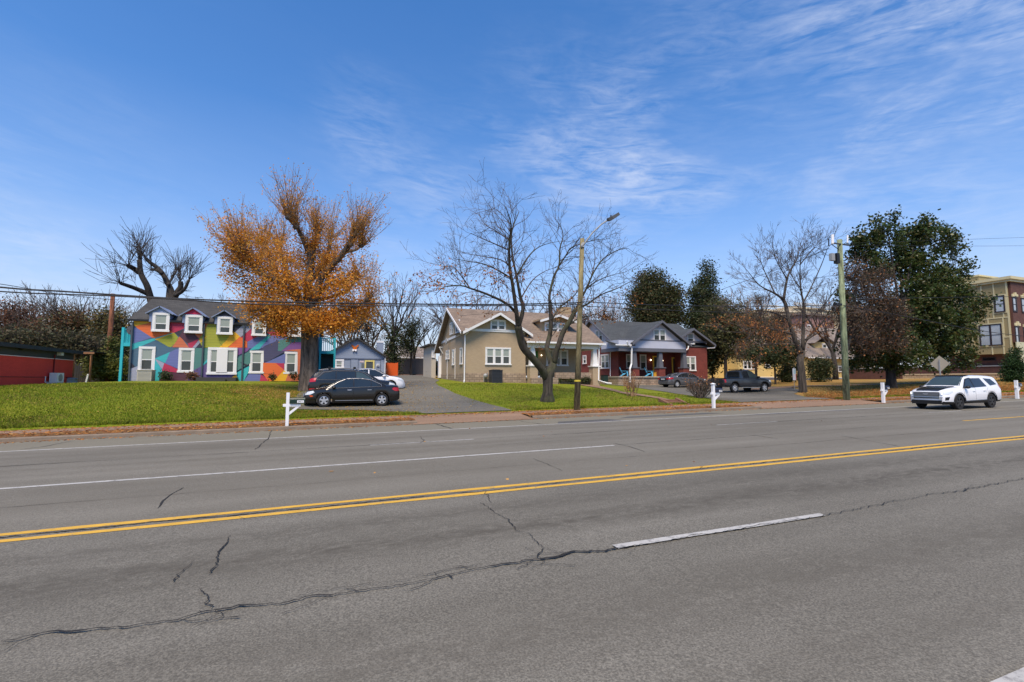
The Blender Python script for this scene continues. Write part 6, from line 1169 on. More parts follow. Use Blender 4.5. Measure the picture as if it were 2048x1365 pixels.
# diamond warning sign (seen from behind)
c_ = at(1879.5, 728, Y=20.6); sg = thing('road_sign', 'blank grey back of a diamond road sign on a steel post behind the SUV', 'road sign', (c_.x, c_.y, GR*c_.x)); m = MB(); hw = .58
m.prism([(c_.x, c_.y-hw*1.0, c_.z), (c_.x, c_.y, c_.z-hw*.98), (c_.x, c_.y+hw*1.0, c_.z), (c_.x, c_.y, c_.z+hw*.98)], (.012, 0, 0)); pn = m.build('sign_panel', paint('sign_back', srgb(178, 170, 150), .5, .08), sg); m = MB(); m.box(c_.x-.05, c_.x-.005, c_.y-.035, c_.y+.035, GR*c_.x-.1, c_.z+.3); m.build('post', GREYU, sg)
# vertical white sign with blue and red print
c0, c1 = at(1590, 778, Y=29.5), at(1590.5, 737.5, Y=29.5); vs_ = thing('yard_sign', 'narrow upright white sign with pale blue and red print beside the leaning bare tree', 'sign', (c0.x, 29.5, hz(c0.x, 29.5))); hw = .17; zb_ = at(1590, 761, Y=29.5).z
m = MB(); m.box(c0.x-hw, c0.x+hw, 29.48, 29.52, zb_, c1.z); pn = m.build('sign_panel', WHITE2, vs_); m = MB(); m.box(c0.x-hw*.6, c0.x+hw*.7, 29.47, 29.479, zb_+(c1.z-zb_)*.55, c1.z-.08); m.build('blue_print', paint('print_blue', srgb(190, 225, 235)), vs_).parent = pn; m = MB(); m.box(c0.x+hw*.75, c0.x+hw*.98, 29.47, 29.479, zb_+.02, zb_+(c1.z-zb_)*.52); m.build('red_print', paint('print_red', srgb(215, 60, 80)), vs_).parent = pn
m = MB(); m.tube([(c0.x-.02, 29.53, hz(c0.x, 29.5)-.1), (c0.x-.02, 29.53, zb_+.1)], .02, 5); m.build('stake', GREYU, vs_); m = MB(); m.ball((c0.x, 29.5, c1.z+.03), .05); m.build('clip', PLATE, vs_)
# adirondack chairs
BLUE = paint('sky_blue_plastic', srgb(92, 176, 214), .5, .06)
def adirondack(px, py, lab):
    p = at(px, py, Y=44.2); t = thing('garden_chair', lab, 'chair', (p.x, 44.2, p.z), 'sky blue slatted chairs on the porch'); BASE[t.name] = Vector((0, 0, 0)); t.rotation_euler = (0, 0, R(62)); t.location.z = zfl
    m = MB()
    for i in range(5): x = -.26+i*.13; m.prism([(x-.055, .25, .34), (x+.055, .25, .34), (x+.055, .52, 1.0-abs(i-2)*.05), (x-.055, .52, 1.0-abs(i-2)*.05)], (0, .03, 0))
    m.build('backrest', BLUE, t, local=True); m = MB()
    for i in range(6): y = -.3+i*.1; m.box(-.28, .28, y, y+.085, .36-.02*i, .385-.02*i)
    m.build('seat', BLUE, t, local=True)
    for sx in (-1, 1):
        m = MB(); m.box(sx*.33-.06, sx*.33+.06, -.38, .42, .56, .585); m.build('armrest', BLUE, t, local=True)
        m = MB(); m.box(sx*.31-.02, sx*.31+.02, -.33, -.23, 0, .56); m.build('leg', BLUE, t, local=True); m = MB(); m.prism([(sx*.31-.02, -.1, .30), (sx*.31-.02, .1, .34), (sx*.31-.02, .55, 0.0), (sx*.31-.02, .42, 0)], (.04, 0, 0)); m.build('leg', BLUE, t, local=True)
adirondack(1249.5, 751, 'sky blue slatted garden chair at the left end of the brown bungalow porch'); adirondack(1299, 751, 'sky blue slatted garden chair beside the yellow front door of the brown bungalow')
pp_ = at(1309, 751, Y=44.0); po = thing('planter_box', 'ochre planter box on the porch beside the second blue chair', 'planter', (pp_.x, 44, zfl)); m = MB(); m.box(pp_.x-.16, pp_.x+.16, 43.85, 44.15, zfl, zfl+.42); m.build('box', paint('ochre_box', srgb(200, 150, 50)), po); m = MB(); m.box(pp_.x-.19, pp_.x+.19, 43.82, 44.18, zfl+.42, zfl+.46); m.build('rim', MATS['ochre_box'], po)
# concrete steps with cheek walls in the lawn bank
sa_ = ga(1345, 803); sx0, sx1 = at(1345, 812, Y=22.6).x, at(1372, 812, Y=22.6).x
stp = thing('garden_steps', 'three worn reddish concrete steps with cheek walls set in the lawn bank', 'steps', (sx0+1, 22.8, GR*sx0+.1)); RC = paint('red_worn_concrete', srgb(128, 92, 72), .9, .3, 3, bmp=.4); sx0 = 18.15; sx1 = 19.2; zg = GR*18.6
for k, xx in enumerate((sx0-.18, sx1)): m = MB(); m.prism([(xx, 22.25, zg+.02), (xx, 22.25, zg+.18), (xx, 23.35, zg+.50), (xx, 23.35, zg+.02)], (.17, 0, 0)); m.build('cheek_wall', RC, stp)
for k in range(3): m = MB(); m.box(sx0, sx1, 22.45+k*.33, 23.4, zg+.02, zg+.22+k*.09); m.build('step', RC, stp)
# ================================================================== TREES
BARK = barkmat('grey_bark', (0.060, 0.050, 0.040)); BARKM = barkmat('mossy_bark', (0.048, 0.040, 0.031), (0.055, 0.062, 0.020)); BARKD = barkmat('dark_bark', (0.035, 0.029, 0.025)); BARKL = barkmat('pale_furrowed_bark', (0.115, 0.092, 0.070))
TWIG = paint('twig_brown', (0.085, 0.062, 0.050), .9, .3, 2); TWIGR = paint('twig_russet', (0.29, 0.175, 0.09), .9, .3, 2); TWIGD = paint('twig_dark', (0.05, 0.042, 0.038), .9, .3, 2)
def rvec(r): return Vector((r.gauss(0, 1), r.gauss(0, 1), r.gauss(0, 1))).normalized()
def grow(mb, tw, p, d, L, r, depth, o, rd, tips, mid):
    """o: kids, ang, ratio, rr, wig, up, seg, minr; thick wood goes to mb, twigs to tw"""
    n = o.get('seg', 4) if depth > 0 else 3; pts = [p]; q = p; dd = d
    for i in range(n):
        dd = (dd+rvec(rd)*o['wig']+Vector((0, 0, 1))*o['up']*(.4+i*.3)).normalized(); q = q+dd*(L/n); pts.append(q)
    rend = max(r*(.55 if depth > 0 else .35), o['minr']*.7)
    rads = [r+(rend-r)*i/n for i in range(n+1)]
    (mb if r > .035 else tw).tube(pts, rads, 6 if r > .09 else (4 if r > .03 else 3), cap=False)
    if depth <= 0: tips.append(pts[-1]); mid.append(pts[-2]); return
    k = o['kids'] if not hasattr(o['kids'], '__len__') else o['kids'][min(depth, len(o['kids'])-1)]
    for j in range(k):
        t = rd.uniform(.35, 1.0) if j else 1.0; x = t*n; i = min(int(x), n-1); b = pts[i].lerp(pts[i+1], x-i); base = (pts[i+1]-pts[i]).normalized()
        ax = base.cross(rvec(rd)).normalized(); a = o['ang']*rd.uniform(.55, 1.3) if j else o['ang']*rd.uniform(.1, .6)
        nd = (Matrix.Rotation(a, 3, ax) @ base)
        grow(mb, tw, b, nd, L*o['ratio']*rd.uniform(.7, 1.15), max(min(rads[i]*.8, r*o['rr']*rd.uniform(.8, 1.1)), o['minr']), depth-1, o, rd, tips, mid)
def limb(P, r0, r1, mb, n=8, sub=4):
    out = []; Q = [P[0]*2-P[1]]+P+[P[-1]*2-P[-2]]
    for i in range(1, len(Q)-2):
        for k in range(sub):
            t = k/sub; out.append(.5*((2*Q[i])+(Q[i+1]-Q[i-1])*t+(2*Q[i-1]-5*Q[i]+4*Q[i+1]-Q[i+2])*t*t+(3*Q[i]-Q[i-1]-3*Q[i+1]+Q[i+2])*t**3))
    out.append(P[-1]); N_ = len(out); rad = [r0+(r1-r0)*(i/(N_-1))**.85 for i in range(N_)]
    mb.tube(out, rad, n); return out, rad
def px_limb(pts, Y, dy=0, bulge=0): return [at(x, y, Y=Y+dy*(i/(len(pts)-1))+bulge*math.sin(math.pi*i/(len(pts)-1))) for i, (x, y) in enumerate(pts)]
def cloud(P, k, spread, size, flat=.8, asp=.5, rs=None):
    P = np.array([tuple(p) for p in P]); idx = rng.integers(0, len(P), k); c = P[idx]+rng.normal(0, spread, (k, 3)); u = unit(k); v = unit(k); u[:, 2] *= flat; s = size*(.6+.8*rng.random(k))[:, None]; return c, u*s, v*s*asp
# ---- elm before the tan bungalow
def tree_elm():
    Y = 24.6; b = at(1095, 804, Y=Y); b.z = hz(b.x, Y); t = thing('bare_tree', 'bare mossy many-limbed tree on the lawn before the tan bungalow', 'tree', b); rd = random.Random(11); m = MB(); tw = MB(); tips, mid = [], []
    f1, f2 = at(1096, 752, Y=Y), at(1107, 728, Y=Y); m.tube([b-Vector((0, 0, .3)), b+Vector((0, 0, .12)), b.lerp(f1, .35), f1, f2], [.52, .40, .28, .29, .22], 14)
    L = [ # pts, r0, r1, dY
     ([(1092,757),(1084,740),(1066,718),(1047,696),(1040,672),(1036,652)], .26, .20, -1.0),
     ([(1036,655),(1033,626),(1026,575),(1019,530),(1019,483),(1022,450),(1012,415)], .17, .02, -2.2),
     ([(1037,654),(1046,619),(1040,591),(1033,553),(1024,506),(1024,462),(1038,424)], .16, .02, .6),
     ([(1032,626),(1012,607),(972,588),(940,577),(923,572),(890,574),(869,591)], .10, .012, -2.6), ([(940,577),(923,553),(907,535),(883,533)], .05, .012, -.6),
     ([(1027,580),(1024,560),(1001,544),(972,530),(949,525),(907,518)], .07, .012, -2), ([(1019,532),(1001,520),(965,513),(921,506)], .05, .012, 1.5),
     ([(1016,500),(989,488),(961,476),(942,467)], .05, .012, -1.5), ([(1018,480),(991,462),(970,449),(958,430)], .045, .012, 1), ([(1033,552),(1059,511),(1083,492),(1118,483)], .07, .012, 1.5),
     ([(1043,595),(1066,560),(1092,542),(1115,535)], .05, .012, 2), ([(1104,732),(1097,710),(1094,693),(1100,669),(1102,638),(1100,605)], .19, .12, 1.0),
     ([(1100,606),(1099,591),(1108,553),(1118,532),(1120,497),(1126,474),(1122,455),(1108,436)], .11, .012, .8), ([(1118,532),(1132,511),(1141,497),(1162,488),(1188,481),(1219,478)], .06, .012, -1.2),
     ([(1109,727),(1112,705),(1117,691),(1127,663),(1140,642),(1153,617)], .21, .13, -.5), ([(1153,617),(1172,579),(1188,544),(1207,518),(1235,501),(1256,497)], .10, .012, -1), ([(1153,617),(1176,608),(1200,591),(1235,577),(1258,565),(1280,551)], .09, .012, 1.5),
     ([(1172,579),(1193,563),(1223,551),(1250,545)], .06, .012, 1), ([(1183,552),(1190,521),(1188,492),(1190,462)], .045, .01, 1.2), ([(1103,640),(1122,613),(1150,590),(1165,560)], .08, .02, 2.5), ([(1128,661),(1152,640),(1180,632),(1215,622)], .07, .012, 3), ([(1022,450),(1000,425),(985,415)], .03, .01, 1)]
    for k, (pts, r0, r1, dy) in enumerate(L):
        y0 = Y-1.0 if k in (1, 2, 3, 5) else Y
        P = px_limb(pts, y0, dy, rd.uniform(-.4, .4)); r0 *= .82; o_, r_ = limb(P, r0, r1, m if r0 > .045 else tw, 10 if r0 > .1 else 6)
        if k == 0 or k == 14: continue
        st = max(1, int(len(o_)*.12)); 
        for i in range(st, len(o_)):
            if rd.random() < (.95 if r_[i] < .08 else .4):
                base = (o_[min(i+1, len(o_)-1)]-o_[max(i-1, 0)]).normalized(); ax = base.cross(rvec(rd)).normalized(); nd = Matrix.Rotation(rd.uniform(.5, 1.15), 3, ax) @ base; nd.z += .12
                grow(m, tw, o_[i], nd.normalized(), rd.uniform(.7, 1.5), min(.024, max(r_[i]*.5, .012)), 2, dict(kids=[0, 3, 3], ang=.7, ratio=.62, rr=.6, wig=.22, up=.06, seg=3, minr=.0065), rd, tips, mid)
    m.build('trunk', BARKM, t, smooth=180); tw.build('twigs', TWIG, t)
    c, u, v = cloud([p for p in tips if p.z < at(1000, 560, Y=Y).z], 1500, .15, .10); cards('foliage', c, u, v, RUSTL, t)
RUSTL = leafmat('rust_leaf', [(0.30, 0.10, 0.03), (0.42, 0.17, 0.05), (0.22, 0.09, 0.04), (0.50, 0.24, 0.07)])
ORL = leafmat('orange_leaf', [(0.66, 0.27, 0.03), (0.74, 0.36, 0.045), (0.56, 0.20, 0.025), (0.80, 0.46, 0.08), (0.40, 0.16, 0.03), (0.62, 0.36, 0.06), (0.72, 0.28, 0.02)], trans=.4)
tree_elm()
# ---- big orange tree
def tree_orange():
    Y = 33.0; b = at(617, 778, Y=Y); b.z = hz(b.x, Y); t = thing('autumn_tree', 'big pollarded tree with orange leaves and upright bare shoots by the mural house', 'tree', b); rd = random.Random(5); m = MB(); tw = MB(); tips, mid = [], []
    fk = at(620, 655, Y=Y); m.tube([b-Vector((0, 0, .4)), b+Vector((0, 0, .25)), b.lerp(fk, .35), b.lerp(fk, .75), fk, at(617, 610, Y=Y)], [.78, .60, .53, .50, .52, .36], 18)
    L = [([(618,640),(616,574),(622,520),(624,503)], .34, .19, 0), ([(624,506),(633,478),(634,465)], .17, .15, .3), ([(622,520),(612,495),(597,460),(590,452)], .15, .11, -1.2), ([(597,460),(584,445),(577,436)], .11, .11, -.5),
     ([(630,610),(640,560),(662,533),(680,515),(698,490),(708,470)], .26, .16, -1.5), ([(690,505),(712,500),(722,492)], .09, .08, 1), ([(612,625),(590,595),(570,574),(545,556),(520,545),(494,525)], .24, .12, -1.2), ([(494,527),(488,512),(486,498)], .13, .12, -.3), ([(560,568),(548,535),(532,500),(528,488)], .16, .13, 1.6),
     ([(600,600),(575,545),(562,510),(560,490)], .15, .12, 3), ([(632,600),(650,575),(668,570),(690,575)], .14, .08, 2), ([(606,640),(570,625),(530,618),(500,622)], .15, .07, -2), ([(634,640),(670,625),(710,615),(735,600)], .15, .07, -1.5), ([(625,560),(655,510),(660,480)], .15, .12, 2.5), ([(640,600),(690,585),(712,560)], .12, .08, 2)]
    heads = [((634,466),.3,60),((577,436),-1.7,44),((592,455),-1.2,34),((708,470),-1.5,60),((722,492),-.5,36),((486,500),-1.5,56),((528,490),1.6,50),((560,492),3,44),((494,525),-1.2,36),((660,482),2.5,46),((624,503),0,36),((700,490),-1.3,26),((712,560),2,24),((515,545),-1,24),((690,575),2,14),((545,560),1,20),((650,540),1.5,24),((735,600),-1.5,16)]
    LP = []
    for pts, r0, r1, dy in L: P = px_limb(pts, Y, dy, rd.uniform(-.5, .5)); LP.append(limb(P, r0, r1, m, 10)[0])
    cen = at(618, 610, Y=Y); shoots = []
    for (hp, dy, n) in heads:
        h = at(*hp, Y=Y+dy); m.ball(h, .2, n=8, k=5, sq=.8)
        for i in range(int(n*.7)):
            out = (h-cen); out.z *= .5; out.normalize(); d = (Vector((0, 0, 1))*.8+out*.6+rvec(rd)*.85); d.z = max(d.z, -.1); d.normalize(); L_ = rd.uniform(1.2, 3.4); q = h+rvec(rd)*.15; pts = [q]
            for k in range(5): d = (d+rvec(rd)*.09+Vector((0, 0, .07))).normalized(); q = q+d*L_/5; pts.append(q)
            tw.tube(pts, [.026, .021, .017, .013, .010, .007], 3, cap=False); shoots += [(p, k/5) for k, p in enumerate(pts)]
            for _ in range(3): k = rd.randint(1, 4); e = (d+rvec(rd)*.6).normalized(); tw.tube([pts[k], pts[k]+e*rd.uniform(.3, 1.0)], [.011, .006], 3, cap=False)
    for o_ in LP:
        for p0 in o_[3:]:
            for _ in range(4):
                out = (p0-cen); out.z *= .4; out = out.normalized() if out.length > .1 else rvec(rd); d = (Vector((0, 0, .75))+out*.5+rvec(rd)*.8); d.z = max(d.z, .05); d.normalize(); L_ = rd.uniform(.8, 2.8); q = p0.copy(); pts = [q]
                for k in range(4): d = (d+rvec(rd)*.12+Vector((0, 0, .08))).normalized(); q = q+d*L_/4; pts.append(q)
                tw.tube(pts, [.022, .017, .013, .009, .006], 3, cap=False); shoots += [(p, k/4) for k, p in enumerate(pts)]
    m.build('trunk', BARKL, t, smooth=180)
    # low spreading leafy twigs
    A = []
    def lobe(cx, cy, rx, ry, dy, n):
        c = at(cx, cy, Y=Y+dy); s = FOC/((c.x*_s[0]+c.y*_s[1])); 
        for _ in range(n):
            v = rvec(rd)*rd.random()**.45; A.append(c+Vector((v.x*rx/s, v.y*min(rx, ry)/s*1.1, v.z*ry/s)))
    for a in [(620,590,80,52,0,150),(560,560,60,50,-1,90),(690,580,46,36,-1,60),(545,625,58,26,-1.5,100),(700,630,62,24,-.5,100),(600,642,70,24,-1.2,110),(660,645,60,18,-1,80),(520,580,40,35,0,60),(740,610,26,18,-.5,22),(480,500,32,45,-1,45),(600,520,50,40,1,80),(650,530,35,30,0,50),(560,655,32,18,-1,34),(680,655,30,14,-1,26),(470,545,28,32,-.5,36),(535,510,36,45,1,50)]: lobe(*a)
    for p in A:
        if rd.random() < .6:
            d = (p-cen); d.z = abs(d.z)*.3+.3; d.normalize(); tw.tube([p-d*.7, p-d*.2+rvec(rd)*.1, p+d*.5], [.018, .013, .006], 3, cap=False)
    tw.build('shoots', TWIGR, t)
    c, u, v = cloud(A, 25000, .26, .11, .9, .6); sp = [p for p, k in shoots if k > .05]; w_ = [p for p in sp if p.z < at(600, 470, Y=Y).z]
    c2, u2, v2 = cloud(sp, 16000, .12, .09); c3, u3, v3 = cloud(w_, 13000, .16, .10)
    cards('foliage', np.concatenate([c, c2, c3]), np.concatenate([u, u2, u3]), np.concatenate([v, v2, v3]), ORL, t)
    m2 = MB(); q = at(628, 742, Y=Y-.45); m2.add([], []) if False else None
tree_orange()
# ---- generic bare tree from pixel limbs
def px_tree(lab, base, Y, trunk, limbs, twigs, bark, twm, seed, depth=2, tl=1.4, leaf=None, group=None, name='bare_tree', den=.8, up=.08, fan=None, tr=.02):
    b = at(*base, Y=Y); b.z = min(b.z, hz(b.x, min(Y, 99))); t = thing(name, lab, 'tree', b, group); rd = random.Random(seed); m = MB(); tw = MB(); tips, mid = [], []
    pts, r0, r1 = trunk; P = px_limb(pts, Y); P[0] = b.copy(); m.tube([b-Vector((0, 0, .4))]+P, [r0*1.35]+[r0+(r1-r0)*i/(len(P)-1) for i in range(len(P))], 12)
    for pts, r0, r1, dy, tp in limbs:
        P = px_limb(pts, Y, dy, rd.uniform(-.6, .6)); o_, r_ = limb(P, r0, r1, m, 8)
        for i in range(2, len(o_)):
            if rd.random() < den*tp:
                base_ = (o_[min(i+1, len(o_)-1)]-o_[i-1]).normalized(); ax = base_.cross(rvec(rd)).normalized(); nd = Matrix.Rotation(rd.uniform(.4, 1.2), 3, ax) @ base_; nd.z += .2
                grow(m, tw, o_[i], nd.normalized(), rd.uniform(.6, 1.2)*tl, tr, depth, twigs, rd, tips, mid)
        if fan:
            h = o_[-1]
            for _ in range(fan[0]):
                d = ((o_[-1]-o_[-4]).normalized()*.7+rvec(rd)*.75+Vector((0, 0, .55))).normalized(); grow(m, tw, h, d, rd.uniform(*fan[1]), .03, 1, twigs, rd, tips, mid)
    m.build('trunk', bark, t, smooth=180); tw.build('twigs', twm, t)
    if leaf: n_, sp, sz, lm, cond = leaf; src = [p for p in tips+mid if cond(p)]; c, u, v = cloud(src, n_, sp, sz); cards('foliage', c, u, v, lm, t)
    return t
TO = dict(kids=[0, 3, 3, 4], ang=.6, ratio=.68, rr=.65, wig=.16, up=.05, seg=3, minr=.010)
TO2 = dict(TO, minr=.014)
px_tree('dark pollarded bare tree rising behind the mural house roof', (320, 700), 58, ([(320,700),(315,640),(301,595)], .6, .36),
  [([(301,597),(294,572),(282,548),(279,521)],.32,.22,0,.25),([(278,545),(268,538),(257,532)],.28,.22,-1,.3),([(300,590),(270,577),(241,567)],.26,.16,-2,.3),([(318,640),(344,595),(333,562),(319,540),(301,526),(291,517)],.32,.16,1.5,.35),([(325,548),(312,540),(303,540)],.2,.14,1,.2),([(336,570),(342,560),(352,543)],.14,.1,2,.3),([(330,640),(352,590),(361,575),(361,563)],.34,.22,0,.4),([(350,592),(368,580),(378,560)],.2,.14,-1,.4),([(280,527),(281,500)],.2,.1,.5,.4),([(335,600),(336,578)],.2,.14,2,.3)],
  dict(TO, minr=.02, wig=.14, ratio=.75), BARKD, TWIGD, 3, depth=2, tl=1.15, den=.45, fan=(15, (1.1, 2.3)), tr=.026)
px_tree('leaning bare tree with low rusty leaves beside the green utility pole', (1606, 778), 27.5, ([(1606,778),(1603,745),(1600,720),(1605,703)], .30, .22),
  [([(1603,708),(1591,683),(1578,640),(1571,609),(1563,596)],.2,.13,.5,.2),([(1567,600),(1576,552),(1593,519),(1600,492)],.11,.02,1,1),([(1565,598),(1549,587),(1519,571),(1494,541)],.10,.02,-.8,1),([(1575,560),(1560,535),(1548,512)],.06,.02,-1,1),([(1606,700),(1611,683),(1628,662),(1645,645),(1660,620)],.15,.03,1,.7),([(1605,700),(1607,640),(1607,607),(1602,582),(1600,541),(1602,505)],.15,.02,.3,.9),([(1606,606),(1620,580),(1642,532),(1655,497)],.07,.02,-.5,.8),([(1604,580),(1585,555),(1570,520)],.05,.02,1.5,1),([(1550,588),(1530,545),(1520,520)],.06,.02,.6,1),([(1600,530),(1620,505),(1630,495)],.05,.02,.7,1),([(1590,670),(1550,660),(1510,655),(1480,665)],.10,.02,-1,1),([(1595,690),(1560,688),(1520,690)],.08,.02,-1.5,1),([(1578,640),(1545,625),(1505,620),(1480,610)],.08,.02,-1.2,1),([(1612,680),(1640,665),(1672,660)],.08,.02,-1,1),([(1607,645),(1640,620),(1665,590)],.07,.02,1,1)],
  dict(TO, minr=.009), BARK, TWIG, 4, depth=3, tl=1.15, den=1.0, leaf=(1900, .14, .11, RUSTL, lambda p: p.z < at(1600, 640, Y=27.5).z), tr=.022)
# shared prototypes for the trees behind the houses
def make_bare(seed, H=12.0, kids=4, col=TWIG, spread=.5, bark=BARKD, ivy=False):
    t = bpy.data.objects.new('bare_tree', None); COL.objects.link(t); BASE[t.name] = Vector((0, 0, 0)); rd = random.Random(seed); m = MB(); tw = MB(); tips, mid = [], []
    P = [Vector((0, 0, -.4)), Vector((.05, 0, H*.12)), Vector((rd.uniform(-.2, .2), rd.uniform(-.2, .2), H*.3))]; m.tube(P, [H*.028, H*.021, H*.018], 8)
    for k in range(kids):
        a = 2*math.pi*k/kids+rd.uniform(-.4, .4); d = Vector((math.cos(a)*spread, math.sin(a)*spread, 1)).normalized(); grow(m, tw, P[2]-Vector((0, 0, rd.uniform(0, H*.08))), d, H*.30, H*.012, 4, dict(kids=[0, 3, 3, 3, 3], ang=.52, ratio=.70, rr=.62, wig=.14, up=.06, seg=3, minr=.018), rd, tips, mid)
    m.build('trunk', bark, t, local=True, smooth=180); tw.build('twigs', col, t, local=True)
    if ivy: c, u, v = cloud([Vector((0, 0, z)) for z in np.linspace(.3, H*.42, 14)], 2600, .5, .2); cards('ivy', c, u, v, DKL, t)
    return t
DKL = leafmat('dark_evergreen_leaf', [(0.036, 0.056, 0.020), (0.052, 0.076, 0.028), (0.026, 0.040, 0.016), (0.070, 0.090, 0.034), (0.085, 0.072, 0.034)])
OLL = leafmat('olive_leaf', [(0.075, 0.088, 0.030), (0.11, 0.11, 0.04), (0.055, 0.070, 0.026), (0.14, 0.11, 0.045), (0.09, 0.10, 0.045)])
YGL = leafmat('yellow_green_leaf', [(0.14, 0.15, 0.03), (0.10, 0.12, 0.03), (0.20, 0.19, 0.05), (0.07, 0.09, 0.025)])
RBL = leafmat('russet_leaf', [(0.19, 0.085, 0.05), (0.14, 0.08, 0.055), (0.24, 0.11, 0.055), (0.11, 0.075, 0.05)])
def copy_tree(src, name, label, loc, s, rz, group):
    c = src.copy(); COL.objects.link(c); c.location = loc; c.scale = (s, s, s) if not hasattr(s, '__len__') else s; c.rotation_euler = (0, 0, rz); c.name = name; tag(c, label, 'tree', group)
    for ch in list(src.children): d = ch.copy(); COL.objects.link(d); d.parent = c
    return c
protos = [make_bare(21), make_bare(22, kids=5, spread=.65), make_bare(23, kids=3, spread=.35), make_bare(24, kids=4, col=TWIGR, spread=.5), make_bare(25, kids=4, ivy=True, spread=.38)]
BG = 'bare trees standing behind the houses'
spots = [(2,790,535,66,4,'tall dark bare tree with ivied trunk right of the blue outbuilding'),(2,745,590,74,0,'slender bare tree above the ridge of the blue outbuilding'),(0,700,560,62,3,'russet-twigged bare tree half hidden by the orange crown'),(0,830,600,80,1,'small bare tree over the back of the driveway'),(0,858,620,78,2,'bare sapling close to the rear eave of the tan bungalow'),
 (0,925,575,70,1,'broad bare tree behind the left end of the tan bungalow ridge'),(0,985,572,76,3,'russet bare tree behind the tan bungalow front gable'),(0,1060,590,80,0,'bare tree behind the middle of the tan bungalow roof'),(0,1130,585,84,1,'bare tree behind the tan bungalow chimney'),(0,1190,575,80,3,'reddish bare tree behind the gap between the two bungalows'),(0,1235,580,76,2,'upright bare tree behind the brown bungalow left gable'),(0,1255,600,88,0,'small bare tree right beside the broad evergreen'),
 (0,62,592,60,2,'upright bare tree in front of the far left wood'),(0,165,585,60,0,'forked bare tree standing before the rust coloured wood'),(0,112,600,66,3,'russet-twigged bare tree in the middle of the far left wood'),(0,30,595,78,0,'dense dark bare tree at the far left edge'),(0,85,585,84,1,'wide bare tree behind the red building'),(0,140,570,88,1,'highest bare tree of the far left wood'),(0,195,575,82,0,'bare tree just left of the old brown pole'),(0,250,600,72,2,'thin bare tree between the old brown pole and mural roof'),(0,455,580,70,1,'small bare tree showing above the mural house ridge'),(0,1500,560,70,3,'bare tree left of the leaning tree behind the yellow clapboard house'),(0,1660,560,48,0,'bare tree partly behind the green utility pole'),(0,1950,600,62,0,'bare tree behind the khaki corner block'),(0,770,640,72,3,'short russet bare tree just behind the blue outbuilding chimney'),(0,680,620,70,1,'bare tree behind the turquoise balcony right of the orange crown')]
used = set(); PH = [max(v.co.z for ch in p.children for v in ch.data.vertices)*.97 for p in protos]
for i, (_, px_, py_, Y, k, lab) in enumerate(spots):
    tp = at(px_, py_, Y=Y); gz = hz(tp.x, Y); H = tp.z-gz; s = H/PH[k]; rz = i*1.7
    if k not in used:
        used.add(k); t = protos[k]; t.location = (tp.x, Y, gz); t.scale = (s, s, s); t.rotation_euler = (0, 0, rz); tag(t, lab, 'tree', BG)
    else: copy_tree(protos[k], 'bare_tree', lab, (tp.x, Y, gz), s, rz, BG)
# ---- leafy crowns from lobes
def crown(lab, base, Y, lobes, mat, nleaf, size, name='evergreen_tree', trunk=.3, bark=BARKD, seed=1, cs=.45, cl=None, tw=0, extra=None, cat='tree', group=None, twm=None, depthk=1.0):
    b = at(*base, Y=Y); b.z = hz(b.x, min(Y, 99)); t = thing(name, lab, cat, b, group); rd = random.Random(seed); s = FOC/(b.x*_s[0]+Y*_s[1]); m = MB(); A = []; tot = sum(l[2]*l[3]*min(l[2], l[3]) for l in lobes)
    ncl = cl or max(60, int(nleaf/45))
    tops = []
    for l in lobes:
        c = at(l[0], l[1], Y=Y+(l[4] if len(l) > 4 else 0)); tops.append(c); n = max(4, int(ncl*(l[2]*l[3]*min(l[2], l[3]))/tot))
        for _ in range(n): v = rvec(rd)*rd.random()**.38; A.append(c+Vector((v.x*l[2]/s, v.y*min(l[2], l[3])/s*depthk, v.z*l[3]/s)))
    cy_ = sum(p.z for p in tops)/len(tops); top = max(tops, key=lambda p: p.z)
    if trunk:
        low = min(p.z for p in A); k0 = b+Vector((0, 0, max(low-b.z, .5)*.9)); mdl = Vector((b.x*.4+sum(p.x for p in tops)/len(tops)*.6, Y, cy_)); m.tube([b-Vector((0, 0, .3)), b+Vector((0, 0, .15)), k0, k0.lerp(mdl, .5), mdl], [trunk*1.5, trunk, trunk*.85, trunk*.45, trunk*.12], 10)
        for c in tops: q = k0.lerp(mdl, rd.uniform(.1, .9)); m.tube([q, q.lerp(c, .5)+Vector((0, 0, -.2)), c], [trunk*.35, trunk*.2, .03], 5)
        for p in A[::max(1, len(A)//90)]: c = min(tops, key=lambda q: (q-p).length); m.tube([c, c.lerp(p, .6)+rvec(rd)*.1, p], [.05, .035, .015], 4)
        m.build('trunk', bark, t, smooth=180)
    if tw:
        T = MB(); 
        for p in A:
            for _ in range(tw): d = (rvec(rd)+Vector((0, 0, .1))).normalized(); T.tube([p, p+d*.35+rvec(rd)*.08, p+d*.9], [.02, .014, .007], 3, cap=False)
        T.build('twigs', twm or TWIG, t)
    c, u, v = cloud(A, nleaf, cs, size); f = cards('foliage', c, u, v, mat, t); return t, A
crown('huge dark broadleaf evergreen with spreading crown at the right', (1783, 772), 27.0, [(1835,455,24,24),(1775,462,42,30),(1722,492,36,32,1),(1830,470,42,34),(1880,480,42,32),(1915,490,24,20),(1902,540,36,30),(1860,535,50,36),(1800,520,58,42,1),(1740,530,44,36,1),(1885,600,60,46),(1952,612,32,34),(1880,660,72,50),(1905,710,58,34),(1810,630,72,56,1),(1790,700,86,46),(1720,700,46,42),(1700,620,28,42),(1858,728,60,18),(1765,716,50,16),(1930,655,34,28),(1835,590,60,40)], leafmat('magnolia_leaf', [(0.036, 0.060, 0.015), (0.055, 0.088, 0.022), (0.026, 0.044, 0.012), (0.080, 0.110, 0.030), (0.10, 0.09, 0.03)], .35), 58000, .23, name='evergreen_tree', trunk=.42, cs=.31, cl=640, seed=2)
